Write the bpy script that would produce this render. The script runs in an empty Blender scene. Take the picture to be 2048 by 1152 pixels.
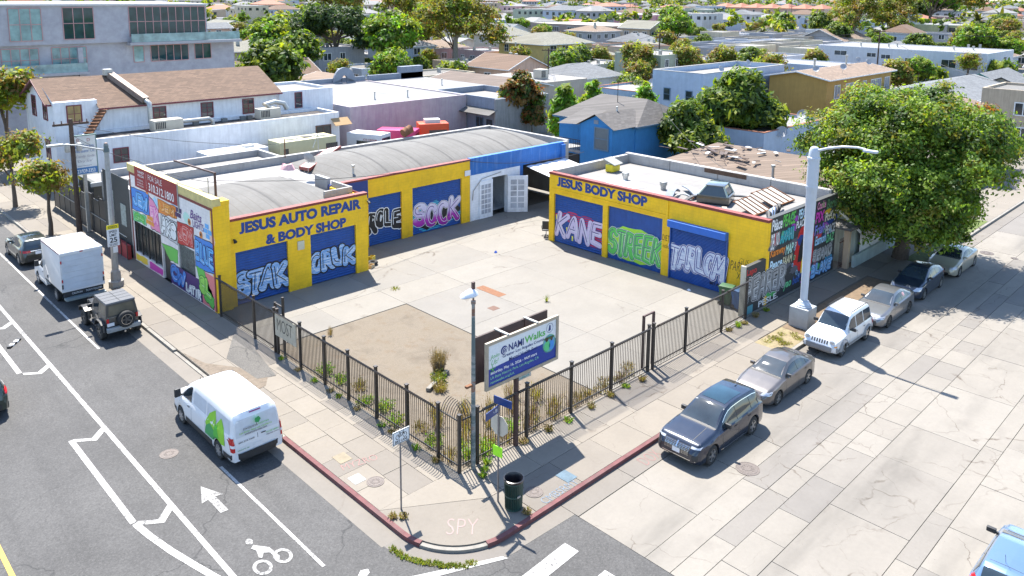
import bpy, bmesh, math, random
import numpy as np
from mathutils import Vector, Matrix
from mathutils.bvhtree import BVHTree
SC = bpy.context.scene
COL = SC.collection
PI = math.pi
# ------------------------------------------------------------ camera, sky, sun, exposure
cam = bpy.data.objects.new('camera', bpy.data.cameras.new('camera'))
COL.objects.link(cam)
_yaw, _pit, _rol = 0.794786, -0.164586, 0.0086357
_f = Vector((math.cos(_pit)*math.cos(_yaw), math.cos(_pit)*math.sin(_yaw), math.sin(_pit)))
_r = Vector((math.sin(_yaw), -math.cos(_yaw), 0)); _u = _r.cross(_f)
_r2 = math.cos(_rol)*_r + math.sin(_rol)*_u; _u2 = _r2.cross(_f)
cam.matrix_world = Matrix(((_r2.x, _u2.x, -_f.x, -16.812), (_r2.y, _u2.y, -_f.y, -19.643), (_r2.z, _u2.z, -_f.z, 16.8), (0, 0, 0, 1)))
cam.data.sensor_width = 36; cam.data.lens = 36*1589.65/2048
cam.data.shift_y = (250.89-576)/2048
cam.data.clip_start = 0.5; cam.data.clip_end = 9000
SC.camera = cam
SUN_AZ, SUN_EL = math.radians(67), math.radians(61)
w = bpy.data.worlds.new('World'); SC.world = w; w.use_nodes = True
_n = w.node_tree.nodes; _sky = _n.new('ShaderNodeTexSky'); _sky.sky_type = 'NISHITA'; _sky.sun_disc = False
_sky.sun_elevation = SUN_EL; _sky.sun_rotation = PI/2-SUN_AZ; _sky.air_density = 1.0; _sky.dust_density = 0.4; _sky.ozone_density = 2.0
w.node_tree.links.new(_sky.outputs[0], _n['Background'].inputs[0]); _n['Background'].inputs[1].default_value = 0.13
sun = bpy.data.objects.new('sun', bpy.data.lights.new('sun', 'SUN')); COL.objects.link(sun)
sun.data.energy = 4.6; sun.data.angle = math.radians(0.5); sun.data.color = (1.0, 0.95, 0.87)
sun.rotation_euler = Vector((math.cos(SUN_EL)*math.cos(SUN_AZ), math.cos(SUN_EL)*math.sin(SUN_AZ), math.sin(SUN_EL))).to_track_quat('Z', 'Y').to_euler()
VS = SC.view_settings; VS.view_transform = 'Standard'; VS.look = 'None'; VS.exposure = 1.6; VS.gamma = 1
SC.cycles.use_denoising = True
SC.cycles.max_bounces = 5; SC.cycles.diffuse_bounces = 3; SC.cycles.glossy_bounces = 3; SC.cycles.transmission_bounces = 4; SC.cycles.transparent_max_bounces = 6
SC.cycles.caustics_reflective = False; SC.cycles.caustics_refractive = False
SC.cycles.sample_clamp_indirect = 6; SC.cycles.adaptive_threshold = 0.02
ST = -0.15   # street level; pavement and lot are at 0
# ------------------------------------------------------------ materials
MATS = {}
def srgb(*c):
    if len(c) == 1: h = c[0]; c = tuple(int(h[i:i+2], 16) for i in (0, 2, 4))
    return tuple((v/255/12.92 if v/255 <= .04045 else ((v/255+.055)/1.055)**2.4) for v in c)
class NT:
    def __init__(s, name):
        m = bpy.data.materials.new(name); m.use_nodes = True; s.m = m; s.t = m.node_tree; s.n = s.t.nodes; s.b = s.n['Principled BSDF']
    def add(s, typ, **k):
        x = s.n.new('ShaderNode'+typ)
        for a, v in k.items(): setattr(x, a, v)
        return x
    def lk(s, a, b): s.t.links.new(a, b)
    def coord(s, sock='Object', scale=(1, 1, 1), rot=(0, 0, 0)):
        tc = s.add('TexCoord'); mp = s.add('Mapping'); mp.inputs['Scale'].default_value = scale; mp.inputs['Rotation'].default_value = rot
        s.lk(tc.outputs[sock], mp.inputs[0]); return mp.outputs[0]
    def world(s, scale=(1, 1, 1)):
        g = s.add('NewGeometry'); mp = s.add('Mapping'); mp.inputs['Scale'].default_value = scale
        s.lk(g.outputs['Position'], mp.inputs[0]); return mp.outputs[0]
    def noise(s, co, scale, detail=4, rough=.6, dist=0):
        x = s.add('TexNoise'); x.inputs['Scale'].default_value = scale; x.inputs['Detail'].default_value = detail
        x.inputs['Roughness'].default_value = rough; x.inputs['Distortion'].default_value = dist; s.lk(co, x.inputs['Vector']); return x.outputs['Fac']
    def ramp(s, fac, *stops):
        x = s.add('ValToRGB'); e = x.color_ramp.elements
        while len(e) < len(stops): e.new(.5)
        for i, (p, c) in enumerate(stops):
            e[i].position = p; e[i].color = (tuple(c)+(1,)) if not isinstance(c, (int, float)) else (c, c, c, 1)
        s.lk(fac, x.inputs[0]); return x.outputs[0]
    def mix(s, fac, a, b, mode='MIX'):
        x = s.add('Mix', data_type='RGBA', blend_type=mode)
        for i, v in ((0, fac), (6, a), (7, b)):
            sock = x.inputs[i]
            if hasattr(v, 'is_output'): s.lk(v, sock)
            elif isinstance(v, (int, float)): sock.default_value = v if i == 0 else (v, v, v, 1)
            else: sock.default_value = tuple(v)+(1,)
        return x.outputs[2]
    def math(s, op, a, b=0):
        x = s.add('Math', operation=op)
        for i, v in enumerate((a, b)):
            if hasattr(v, 'is_output'): s.lk(v, x.inputs[i])
            else: x.inputs[i].default_value = v
        return x.outputs[0]
    def bump(s, h, strength=.3, dist=.02):
        x = s.add('Bump'); x.inputs['Strength'].default_value = strength; x.inputs['Distance'].default_value = dist
        s.lk(h, x.inputs['Height']); s.lk(x.outputs[0], s.b.inputs['Normal'])
    def col(s, c):
        if hasattr(c, 'is_output'): s.lk(c, s.b.inputs['Base Color'])
        else: s.b.inputs['Base Color'].default_value = tuple(c)+(1,)
    def set(s, **k):
        for a, v in k.items(): s.b.inputs[a.replace('_', ' ')].default_value = v
def sc3(c, k): return tuple(min(1, v*k) for v in c)
def plain(name, c, rough=.6, var=.12, scale=3, metal=0, bump=0, streak=False, dirt=None, spec=.5):
    """plain surface with uneven tone, optional vertical weather streaks and dirt"""
    if name in MATS: return MATS[name]
    t = NT(name); co = t.world()
    n1 = t.noise(co, scale, 5, .65)
    base = t.ramp(n1, (.25, sc3(c, 1-var)), (.75, sc3(c, 1+var*.6)))
    if streak:
        n2 = t.noise(t.world((2.6, 2.6, .22)), 1.6, 4, .7)
        base = t.mix(t.ramp(n2, (.45, 0.0), (.75, .55)), base, dirt or sc3(c, .55))
    elif dirt:
        n2 = t.noise(co, .7, 5, .7)
        base = t.mix(t.ramp(n2, (.5, 0.0), (.72, .7)), base, dirt)
    t.col(base); t.set(Roughness=rough, Metallic=metal); t.b.inputs['Specular IOR Level'].default_value = spec
    if bump: t.bump(t.noise(co, 18, 4), bump, .02)
    MATS[name] = t.m; return t.m
def flat(name, c, rough=.55, metal=0, emit=None):
    if name in MATS: return MATS[name]
    t = NT(name); co = t.world(); n = t.noise(co, 9, 3)
    t.col(t.ramp(n, (.3, sc3(c, .93)), (.7, sc3(c, 1.05)))); t.set(Roughness=rough, Metallic=metal)
    MATS[name] = t.m; return t.m
def carpaint(name, c, metal=.3, rough=.35, dust=.12):
    if name in MATS: return MATS[name]
    t = NT(name); co = t.world(); n = t.noise(co, 2.5, 5, .7)
    t.col(t.mix(t.ramp(n, (.35, 0.0), (.8, dust)), c, (.32, .29, .25))); t.set(Roughness=rough, Metallic=metal, Coat_Weight=.8, Coat_Roughness=.06)
    MATS[name] = t.m; return t.m
def glassmat(name, c=(.012, .016, .02), rough=.04):
    if name in MATS: return MATS[name]
    t = NT(name); n = t.noise(t.world(), .9, 3)
    t.col(t.ramp(n, (.3, sc3(c, .7)), (.7, sc3(c, 1.5)))); t.set(Roughness=rough); t.b.inputs['Specular IOR Level'].default_value = .8
    MATS[name] = t.m; return t.m
# ------------------------------------------------------------ mesh builder and objects
class MB:
    def __init__(s): s.v = []; s.f = []; s.mi = []; s.cur = 0
    def face(s, pts):
        k = len(s.v); s.v += [tuple(p) for p in pts]; s.f.append(tuple(range(k, k+len(pts)))); s.mi.append(s.cur); return s
    def box(s, x0, x1, y0, y1, z0, z1):
        k = len(s.v); s.v += [(x0, y0, z0), (x1, y0, z0), (x1, y1, z0), (x0, y1, z0), (x0, y0, z1), (x1, y0, z1), (x1, y1, z1), (x0, y1, z1)]
        for q in ((0, 3, 2, 1), (4, 5, 6, 7), (0, 1, 5, 4), (1, 2, 6, 5), (2, 3, 7, 6), (3, 0, 4, 7)): s.f.append(tuple(k+i for i in q)); s.mi.append(s.cur)
        return s
    def bbox(s, x0, x1, y0, y1, z0, z1, b=.02):
        """box with chamfered edges"""
        bm = bmesh.new(); bmesh.ops.create_cube(bm, size=1)
        for v in bm.verts: v.co = Vector((x0+(v.co.x+.5)*(x1-x0), y0+(v.co.y+.5)*(y1-y0), z0+(v.co.z+.5)*(z1-z0)))
        bmesh.ops.bevel(bm, geom=list(bm.edges), offset=b, segments=2, affect='EDGES', profile=.6)
        s.addbm(bm); bm.free(); return s
    def addbm(s, bm):
        bm.verts.index_update(); k = len(s.v); s.v += [tuple(v.co) for v in bm.verts]
        for f in bm.faces: s.f.append(tuple(k+v.index for v in f.verts)); s.mi.append(s.cur)
        return s
    def bar(s, p, q, w, h=None):
        """rectangular bar from p to q"""
        h = h or w; p = Vector(p); q = Vector(q); d = (q-p).normalized()
        up = Vector((0, 0, 1)) if abs(d.z) < .95 else Vector((0, 1, 0))
        a = d.cross(up).normalized()*w/2; b = a.cross(d).normalized()*h/2
        k = len(s.v)
        for c in (p, q):
            for sa, sb in ((-1, -1), (1, -1), (1, 1), (-1, 1)): s.v.append(tuple(c+a*sa+b*sb))
        for f in ((0, 1, 2, 3), (7, 6, 5, 4), (0, 4, 5, 1), (1, 5, 6, 2), (2, 6, 7, 3), (3, 7, 4, 0)): s.f.append(tuple(k+i for i in f)); s.mi.append(s.cur)
        return s
    def tube(s, pts, r, n=8, cap=True):
        """tube along points, r one radius or a list"""
        pts = [Vector(p) for p in pts]; rs = r if isinstance(r, (list, tuple)) else [r]*len(pts)
        k = len(s.v); a = None
        for i, p in enumerate(pts):
            d = (pts[min(i+1, len(pts)-1)]-pts[max(i-1, 0)]).normalized()
            if a is None: a = d.cross(Vector((0, 0, 1)) if abs(d.z) < .9 else Vector((1, 0, 0))).normalized()
            else: a = (a-d*a.dot(d)).normalized()
            b = d.cross(a)
            for j in range(n):
                t = 2*PI*j/n; s.v.append(tuple(p+(a*math.cos(t)+b*math.sin(t))*rs[i]))
        for i in range(len(pts)-1):
            for j in range(n):
                s.f.append((k+i*n+j, k+i*n+(j+1) % n, k+(i+1)*n+(j+1) % n, k+(i+1)*n+j)); s.mi.append(s.cur)
        if cap:
            s.f.append(tuple(k+j for j in reversed(range(n)))); s.mi.append(s.cur)
            e = k+(len(pts)-1)*n; s.f.append(tuple(e+j for j in range(n))); s.mi.append(s.cur)
        return s
    def cyl(s, p, q, r, r2=None, n=12): return s.tube([p, q], [r, r if r2 is None else r2], n)
    def lathe(s, prof, n=16, c=(0, 0, 0)):
        k = len(s.v)
        for r, z in prof:
            for j in range(n): s.v.append((c[0]+r*math.cos(2*PI*j/n), c[1]+r*math.sin(2*PI*j/n), c[2]+z))
        for i in range(len(prof)-1):
            for j in range(n): s.f.append((k+i*n+j, k+i*n+(j+1) % n, k+(i+1)*n+(j+1) % n, k+(i+1)*n+j)); s.mi.append(s.cur)
        s.f.append(tuple(k+j for j in reversed(range(n)))); s.mi.append(s.cur)
        e = k+(len(prof)-1)*n; s.f.append(tuple(e+j for j in range(n))); s.mi.append(s.cur)
        return s
    def prism(s, poly, z0, z1):
        """polygon (ccw, xy) extruded in z"""
        k = len(s.v); n = len(poly)
        s.v += [(x, y, z0) for x, y in poly]+[(x, y, z1) for x, y in poly]
        s.f.append(tuple(k+i for i in reversed(range(n)))); s.mi.append(s.cur); s.f.append(tuple(k+n+i for i in range(n))); s.mi.append(s.cur)
        for i in range(n): j = (i+1) % n; s.f.append((k+i, k+j, k+n+j, k+n+i)); s.mi.append(s.cur)
        return s
    def xf(s, m, start=0):
        for i in range(start, len(s.v)): s.v[i] = tuple(m @ Vector(s.v[i]))
        return s
    def build(s, name, mat, parent=None, smooth=None, loc=None, rot=None):
        me = bpy.data.meshes.new(name); me.from_pydata(s.v, [], s.f)
        for m in (mat if isinstance(mat, (list, tuple)) else [mat]): me.materials.append(m)
        if any(s.mi): me.polygons.foreach_set('material_index', s.mi)
        if smooth is not None: smooth_mesh(me, smooth)
        me.update(); return mkobj(name, me, parent, loc, rot)
def smooth_mesh(me, ang):
    me.polygons.foreach_set('use_smooth', [True]*len(me.polygons))
    if ang < 179: me.set_sharp_from_angle(angle=math.radians(ang))
def mkobj(name, me, parent=None, loc=None, rot=None):
    o = bpy.data.objects.new(name, me); COL.objects.link(o)
    if parent is not None: o.parent = parent
    if loc is not None: o.location = loc
    if rot is not None: o.rotation_euler = rot if hasattr(rot, '__len__') else (0, 0, rot)
    return o
def tag(o, label, cat, group=None):
    o['label'] = label; o['category'] = cat
    if group: o['group'] = group
    return o
def struct(o): o['kind'] = 'structure'; return o
def thing(name, label, cat, loc=(0, 0, 0), rotz=0, group=None):
    o = bpy.data.objects.new(name, None); COL.objects.link(o); o.location = loc; o.rotation_euler = (0, 0, rotz); o.empty_display_size = .3
    return tag(o, label, cat, group)
def copy_tree(o, parent=None, loc=None, rotz=None, label=None, scale=None):
    c = o.copy(); COL.objects.link(c); c.parent = parent
    if loc is not None: c.location = loc
    if rotz is not None: c.rotation_euler = (0, 0, rotz)
    if label: c['label'] = label
    if scale: c.scale = (scale,)*3 if isinstance(scale, (int, float)) else scale
    for ch in list(o.children): copy_tree(ch, c)
    return c
def bx(name, mat, parent, x0, x1, y0, y1, z0, z1, bev=0):
    m = MB()
    if bev: m.bbox(x0, x1, y0, y1, z0, z1, bev)
    else: m.box(x0, x1, y0, y1, z0, z1)
    return m.build(name, mat, parent, smooth=40 if bev else None)
# ------------------------------------------------------------ lettering: flat meshes in the (u, v) plane of a wall
_FC = None
_GC = {}
def glyphs(text, bold=0.0, spacing=1.0, shear=0.0):
    """2D mesh of a line of text in the built-in font: (verts Nx2, faces)"""
    key = (text, round(bold, 4), spacing, shear)
    if key in _GC: return _GC[key]
    cu = bpy.data.curves.new('tmp', 'FONT'); cu.body = text; cu.size = 1; cu.offset = bold; cu.resolution_u = 3; cu.space_character = spacing; cu.shear = shear
    ob = bpy.data.objects.new('tmp', cu); me = ob.to_mesh()
    v = np.zeros(len(me.vertices)*3); me.vertices.foreach_get('co', v); v = v.reshape(-1, 3)[:, :2]
    fs = [tuple(p.vertices) for p in me.polygons]
    ob.to_mesh_clear(); bpy.data.objects.remove(ob); bpy.data.curves.remove(cu)
    _GC[key] = (v, fs); return v, fs
def fit(v, u0, v0, wd, ht):
    if len(v) == 0: return v
    mn = v.min(0); mx = v.max(0); return (v-mn)/np.maximum(mx-mn, 1e-6)*np.array((wd, ht))+np.array((u0, v0))
class Wall2D:
    """plane: origin + u*du + v*dv, n outward; lays flat shapes in thin layers on it"""
    def __init__(s, o, du, n, dv=(0, 0, 1)): s.o = Vector(o); s.du = Vector(du); s.dv = Vector(dv); s.n = Vector(n)
    def P(s, u, v, h=0): return s.o+s.du*u+s.dv*v+s.n*h
    def mesh(s, name, parts, mat, parent, h=.006):
        """parts: list of (verts2d, faces, extra height)"""
        vs = []; fs = []; flip = s.du.cross(s.dv).dot(s.n) < 0
        for v, f, e in parts:
            k = len(vs); vs += [tuple(s.P(a, b, h+e)) for a, b in v]
            fs += [tuple(k+i for i in (reversed(q) if flip else q)) for q in f]
        me = bpy.data.meshes.new(name); me.from_pydata(vs, [], fs); me.materials.append(mat); me.update()
        return mkobj(name, me, parent)
    def text(s, t, u0, v0, wd, ht, mat, parent, bold=.02, h=.006, name='lettering', shear=0, spacing=1):
        v, f = glyphs(t, bold, spacing, shear); q = fit(v, u0, v0, wd, ht)
        if t.isupper() and len(v):   # cap height fills the box; a hanging J is pulled up to the line
            cap = glyphs('H', bold, 1, 0)[0]; lo, hi = cap[:, 1].min(), cap[:, 1].max(); y = v[:, 1].copy()
            if t[0] == 'J':
                xj = glyphs('J', bold, 1, 0)[0][:, 0].max()+.005; k = v[:, 0] <= xj; yj = y[k]; y[k] = lo+(yj-yj.min())/(yj.max()-yj.min())*(hi-lo)
            q[:, 1] = v0+(y-lo)/(hi-lo)*ht
        return s.mesh(name, [(q, f, 0)], mat, parent, h)
    def poly(s, pts, mat, parent, h=.004, name='painted_shape'):
        return s.mesh(name, [(np.array(pts, float), [tuple(range(len(pts)))], 0)], mat, parent, h)
    def rect(s, u0, v0, wd, ht, mat, parent, h=.004, name='painted_panel'): return s.poly([(u0, v0), (u0+wd, v0), (u0+wd, v0+ht), (u0, v0+ht)], mat, parent, h, name)
    def blob(s, u, v, a, b, mat, parent, h=.004, n=28, jag=.06, seed=0, name='painted_shape'):
        r = random.Random(seed); return s.poly([(u+a*math.cos(2*PI*i/n)*(1+r.uniform(-jag, jag)), v+b*math.sin(2*PI*i/n)*(1+r.uniform(-jag, jag))) for i in range(n)], mat, parent, h, name)
    def graffiti(s, word, u0, v0, wd, ht, layers, parent, seed=1, jit=.12, over=1.12, h=.006, arc=.0, name='graffiti_letter', fat=None, blocky=False, inner=None):
        """throw-up letters drawn with a fat round nib; each letter overlaps the one before; layers (nib growth, material) wide to narrow"""
        r = random.Random(seed); n = len(word); cw = wd/n; H = ht*.72; Wd = cw*over*.74
        nib = fat or min(cw*.235, ht*.16); mats = [m_ for _, m_ in layers]; grow = [g_ for g_, _ in layers]; gmin = min(grow)
        for i, ch in enumerate(word):
            ro = r.uniform(-jit, jit); sc = r.uniform(1-jit*.8, 1+jit*.6); dv = r.uniform(-jit, jit)*.3*ht; sh = r.uniform(-.05, .2); t = (i+.5)/n
            cx, cy = u0+cw*(i+.5), v0+ht/2+dv+arc*ht*(1-(2*t-1)**2); ca, sa = math.cos(ro), math.sin(ro)
            V = []; F = []; MI = []; base = h+i*.0085
            for li, g_ in enumerate(grow):
                r2 = random.Random(seed*100+i); rad = nib+(g_-gmin)*1.7*min(1.0, ht/1.2); e = base+li*.0026; step = .00012
                for st in GLY.get(ch.upper(), GLY['O']):
                    pts = []
                    for x, y in st:
                        a = (x-.5)*Wd+(y-.5)*sh*Wd; b = (y-.5)*H*sc*.86; pts.append((cx+a*ca-b*sa, cy+a*sa+b*ca))
                    for k, p in enumerate(pts):
                        m_ = 10; q = len(V); rk = rad*(1 if not blocky else .9)
                        wb = r2.uniform(.9, 1.16); V += [(p[0]+rk*wb*math.cos(2*PI*j/m_), p[1]+rk*wb*math.sin(2*PI*j/m_), e) for j in range(m_)]; F.append(tuple(range(q, q+m_))); MI.append(li); e += step
                        if k:
                            o = pts[k-1]; dx, dy = p[0]-o[0], p[1]-o[1]; L_ = math.hypot(dx, dy) or 1; nx, ny = -dy/L_*rad, dx/L_*rad; q = len(V)
                            V += [(o[0]-nx, o[1]-ny, e), (p[0]-nx, p[1]-ny, e), (p[0]+nx, p[1]+ny, e), (o[0]+nx, o[1]+ny, e)]; F.append((q, q+1, q+2, q+3)); MI.append(li); e += step
            if inner is not None:   # fold lines and highlights drawn thin over the fill
                for st in GLY.get(ch.upper(), GLY['O']):
                    for q0, q1, sdx, sdy, rw, mi_ in ((.15, .55, -.35, .3, .13, len(mats)), (.5, .95, .4, -.15, .09, len(mats)+1)):
                        a0, a1 = int(q0*(len(st)-1)), max(int(q0*(len(st)-1))+1, int(math.ceil(q1*(len(st)-1)))); pr = None; e = base+len(grow)*.0026
                        for x, y in st[a0:a1+1]:
                            a = (x-.5)*Wd+(y-.5)*sh*Wd; b = (y-.5)*H*sc*.80; P2 = (cx+a*ca-b*sa+sdx*nib, cy+a*sa+b*ca+sdy*nib)
                            if pr:
                                dx, dy = P2[0]-pr[0], P2[1]-pr[1]; L_ = math.hypot(dx, dy) or 1; rr_ = rw*nib; nx, ny = -dy/L_*rr_, dx/L_*rr_; q = len(V)
                                V += [(pr[0]-nx, pr[1]-ny, e), (P2[0]-nx, P2[1]-ny, e), (P2[0]+nx, P2[1]+ny, e), (pr[0]+nx, pr[1]+ny, e)]; F.append((q, q+1, q+2, q+3)); MI.append(mi_); e += .0001
                            pr = P2
            flip = s.du.cross(s.dv).dot(s.n) < 0
            me = bpy.data.meshes.new(name); me.from_pydata([tuple(s.P(a, b, c)) for a, b, c in V], [], [tuple(reversed(f)) if flip else f for f in F])
            for m_ in mats+(list(inner) if inner is not None else []): me.materials.append(m_)
            me.polygons.foreach_set('material_index', MI); me.update(); mkobj(name, me, parent)
def _arc(cx, cy, rx, ry, a0, a1, n=7): return [(cx+rx*math.cos(math.radians(a0+(a1-a0)*i/n)), cy+ry*math.sin(math.radians(a0+(a1-a0)*i/n))) for i in range(n+1)]
GLY = {'A': [[(.05, 0), (.35, .8), (.5, 1), (.65, .8), (.95, 0)], [(.25, .35), (.75, .35)]], 'B': [[(.1, 0), (.1, 1)], [(.1, 1)]+_arc(.5, .77, .35, .23, 90, -90)+[(.1, .5)], [(.1, .5)]+_arc(.55, .25, .38, .25, 90, -90)+[(.1, 0)]], 'C': [_arc(.55, .5, .45, .5, 50, 310, 10)], 'D': [[(.1, 0), (.1, 1)], [(.1, 1)]+_arc(.4, .5, .5, .5, 90, -90)+[(.1, 0)]],
 'E': [[(.9, 1), (.15, .95), (.1, .5), (.15, .05), (.9, 0)], [(.1, .5), (.75, .52)]], 'G': [_arc(.5, .5, .45, .5, 60, 320, 10)+[(.95, .45), (.6, .45)]], 'H': [[(.1, 0), (.1, 1)], [(.9, 0), (.9, 1)], [(.1, .5), (.9, .5)]], 'I': [[(.5, 0), (.5, 1)]], 'J': [[(.8, 1), (.8, .3)]+_arc(.45, .28, .35, .28, 0, -180)], 'K': [[(.12, 0), (.12, 1)], [(.9, 1), (.2, .5), (.92, 0)]], 'L': [[(.15, 1), (.15, .1), (.9, .02)]],
 'M': [[(.02, 0), (.15, 1), (.5, .35), (.85, 1), (.98, 0)]], 'N': [[(.1, 0), (.1, 1), (.9, 0), (.9, 1)]], 'O': [_arc(.5, .5, .42, .5, 0, 360, 14)], 'P': [[(.12, 0), (.12, 1)], [(.12, 1)]+_arc(.5, .72, .4, .28, 90, -90)+[(.12, .44)]], 'R': [[(.12, 0), (.12, 1)], [(.12, 1)]+_arc(.5, .74, .38, .26, 90, -90)+[(.15, .48)], [(.4, .48), (.95, 0)]], 'S': [_arc(.5, .74, .4, .26, 20, 250, 8)+_arc(.5, .25, .42, .26, 80, -160, 8)],
 'T': [[(.02, 1), (.98, 1)], [(.5, 1), (.5, 0)]], 'U': [[(.1, 1), (.1, .35)]+_arc(.5, .35, .4, .35, 180, 360)+[(.9, 1)]], 'V': [[(.05, 1), (.5, 0), (.95, 1)]], 'W': [[(.02, 1), (.22, 0), (.5, .65), (.78, 0), (.98, 1)]], 'X': [[(.05, 0), (.95, 1)], [(.05, 1), (.95, 0)]], 'Y': [[(.05, 1), (.5, .5), (.95, 1)], [(.5, .5), (.5, 0)]], 'Z': [[(.08, 1), (.92, 1), (.08, 0), (.92, 0)]]}
# ============================================================ GROUND, ROADS, PAVEMENTS
def concrete_mat(name, c, crack=.0, var=.1, stain=.35, randtint=.16, crackscale=.35, stainc=(.16, .14, .12), lanes=False):
    c = (c[0]*.55, c[1]*.54, c[2]*.525); stainc = sc3(stainc, .72)
    t = NT(name); co = t.world(); oi = t.add('ObjectInfo')
    n1 = t.noise(co, .5, 4, .7); n2 = t.noise(co, 7, 3, .7); n3 = t.noise(co, 40, 2, .6)
    base = t.ramp(n1, (.3, sc3(c, 1-var)), (.7, sc3(c, 1+var*.5)))
    base = t.mix(t.ramp(n2, (.4, 0.0), (.8, .3)), base, sc3(c, .7))
    base = t.mix(t.ramp(n3, (.3, .12), (.6, 0.0)), base, sc3(c, .5))
    tint = t.ramp(oi.outputs['Random'], (0, (1-randtint, 1-randtint, 1-randtint*.9)), (.5, (1, .99, .97)), (1, (1+randtint*.4, 1+randtint*.38, 1+randtint*.3)))
    base = t.mix(1.0, base, tint, 'MULTIPLY')
    ns = t.noise(co, .33, 4, .75)
    base = t.mix(t.ramp(ns, (.58, 0.0), (.78, stain)), base, stainc)
    vs = t.add('TexVoronoi'); vs.inputs['Scale'].default_value = 3.1; t.lk(co, vs.inputs['Vector'])   # gum and oil spots
    base = t.mix(t.ramp(vs.outputs['Distance'], (.0, .75), (.035, .7), (.05, 0.0)), base, sc3(c, .35))
    h = t.math('MULTIPLY', n3, .25)
    if crack:
        nd = t.add('TexNoise'); nd.inputs['Scale'].default_value = 1.1; nd.inputs['Detail'].default_value = 5; t.lk(co, nd.inputs['Vector'])
        va = t.add('VectorMath', operation='MULTIPLY_ADD'); t.lk(nd.outputs['Color'], va.inputs[0]); va.inputs[1].default_value = (1.1, 1.1, 0); t.lk(co, va.inputs[2])
        vo = t.add('TexVoronoi'); vo.feature = 'DISTANCE_TO_EDGE'; vo.inputs['Scale'].default_value = crackscale; t.lk(va.outputs[0], vo.inputs['Vector'])
        msk = t.math('MULTIPLY', t.ramp(t.noise(co, .16, 3), (.62-crack*.3, 0.0), (.66-crack*.1, 1.0)), t.ramp(t.noise(co, 1.7, 3), (.42, .15), (.55, 1.0)))
        ck = t.math('MULTIPLY', t.ramp(vo.outputs['Distance'], (0, .85), (.0025, .6), (.006, 0.0)), msk)
        vb = t.add('TexVoronoi'); vb.feature = 'DISTANCE_TO_EDGE'; vb.inputs['Scale'].default_value = crackscale*2.3; t.lk(va.outputs[0], vb.inputs['Vector'])
        m2 = t.ramp(t.noise(co, .23, 3, .6), (.66-crack*.12, 0.0), (.72-crack*.1, 1.0)); c2 = t.math('MULTIPLY', t.ramp(vb.outputs['Distance'], (0, .9), (.008, .7), (.03, 0.0)), t.math('MULTIPLY', m2, t.ramp(t.noise(co, 2.6, 3), (.4, .2), (.6, 1.0))))
        ck = t.math('MAXIMUM', ck, c2)
        base = t.mix(ck, base, (.06, .042, .028)); h = t.math('SUBTRACT', h, ck)
    if lanes:   # tyre-darkened and oily strips along the lanes
        g = t.add('NewGeometry'); sx = t.add('SeparateXYZ'); t.lk(g.outputs['Position'], sx.inputs[0])
        ln = t.math('MULTIPLY', t.ramp(t.math('FRACT', t.math('MULTIPLY', t.math('ADD', sx.outputs[1], 60.5), .27)), (.2, 0.0), (.42, .9), (.58, .9), (.8, 0.0)), t.ramp(t.noise(t.world((.25, 1, 1)),   .45, 4, .7), (.42, 0.0), (.72, .85)))
        base = t.mix(ln, base, sc3(c, .42))
    t.col(base); t.set(Roughness=.85); t.bump(h, .35, .012); MATS[name] = t.m; return t.m
def asphalt_mat(name, c=(.115, .112, .112)):
    c = sc3(c, .43); t = NT(name); co = t.world()
    n1 = t.noise(co, .22, 4, .7); n2 = t.noise(co, 17, 4, .85); n3 = t.noise(t.world((1.2, .12, 1)), 1.0, 4, .7)
    base = t.ramp(n1, (.3, sc3(c, .82)), (.7, sc3(c, 1.28)))
    base = t.mix(t.ramp(n3, (.5, 0.0), (.75, .4)), base, sc3(c, .55))
    base = t.mix(t.ramp(n2, (.36, .75), (.52, 0.0)), base, sc3(c, .5)); base = t.mix(t.ramp(n2, (.55, 0.0), (.68, .6)), base, sc3(c, 2.0))
    nd = t.add('TexNoise'); nd.inputs['Scale'].default_value = .8; nd.inputs['Detail'].default_value = 6; t.lk(co, nd.inputs['Vector'])
    va = t.add('VectorMath', operation='MULTIPLY_ADD'); t.lk(nd.outputs['Color'], va.inputs[0]); va.inputs[1].default_value = (1.8, 1.8, 0); t.lk(co, va.inputs[2])
    vo = t.add('TexVoronoi'); vo.feature = 'DISTANCE_TO_EDGE'; vo.inputs['Scale'].default_value = .17; t.lk(va.outputs[0], vo.inputs['Vector'])
    ck = t.math('MULTIPLY', t.ramp(vo.outputs['Distance'], (0, 1.0), (.0025, .7), (.005, 0.0)), t.ramp(t.noise(co, .12, 2), (.42, 0.0), (.55, .9)))
    base = t.mix(ck, base, (.025, .025, .025))
    t.col(base); t.set(Roughness=.88); t.bump(t.math('SUBTRACT', t.math('MULTIPLY', n2, .5), ck), .5, .012); MATS[name] = t.m; return t.m
M_CONC = concrete_mat('street_concrete', (.36, .335, .30), crack=.75, stain=.45, crackscale=.30, randtint=.2, lanes=True)
M_WALK = concrete_mat('sidewalk_concrete', (.335, .30, .255), crack=.2, stain=.3, randtint=.2)
M_LOT = concrete_mat('lot_concrete', (.355, .335, .30), crack=.5, stain=.45, randtint=.1, crackscale=.14, stainc=(.24, .2, .16))
M_GUT = concrete_mat('gutter_concrete', (.29, .265, .235), crack=.3, stain=.5, randtint=.12)
M_ASPH = asphalt_mat('asphalt', (.15, .145, .14)); M_ASPH2 = asphalt_mat('worn_asphalt', (.22, .205, .185))
M_JOINT = plain('joint_dirt', (.10, .085, .065), .95)
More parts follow.
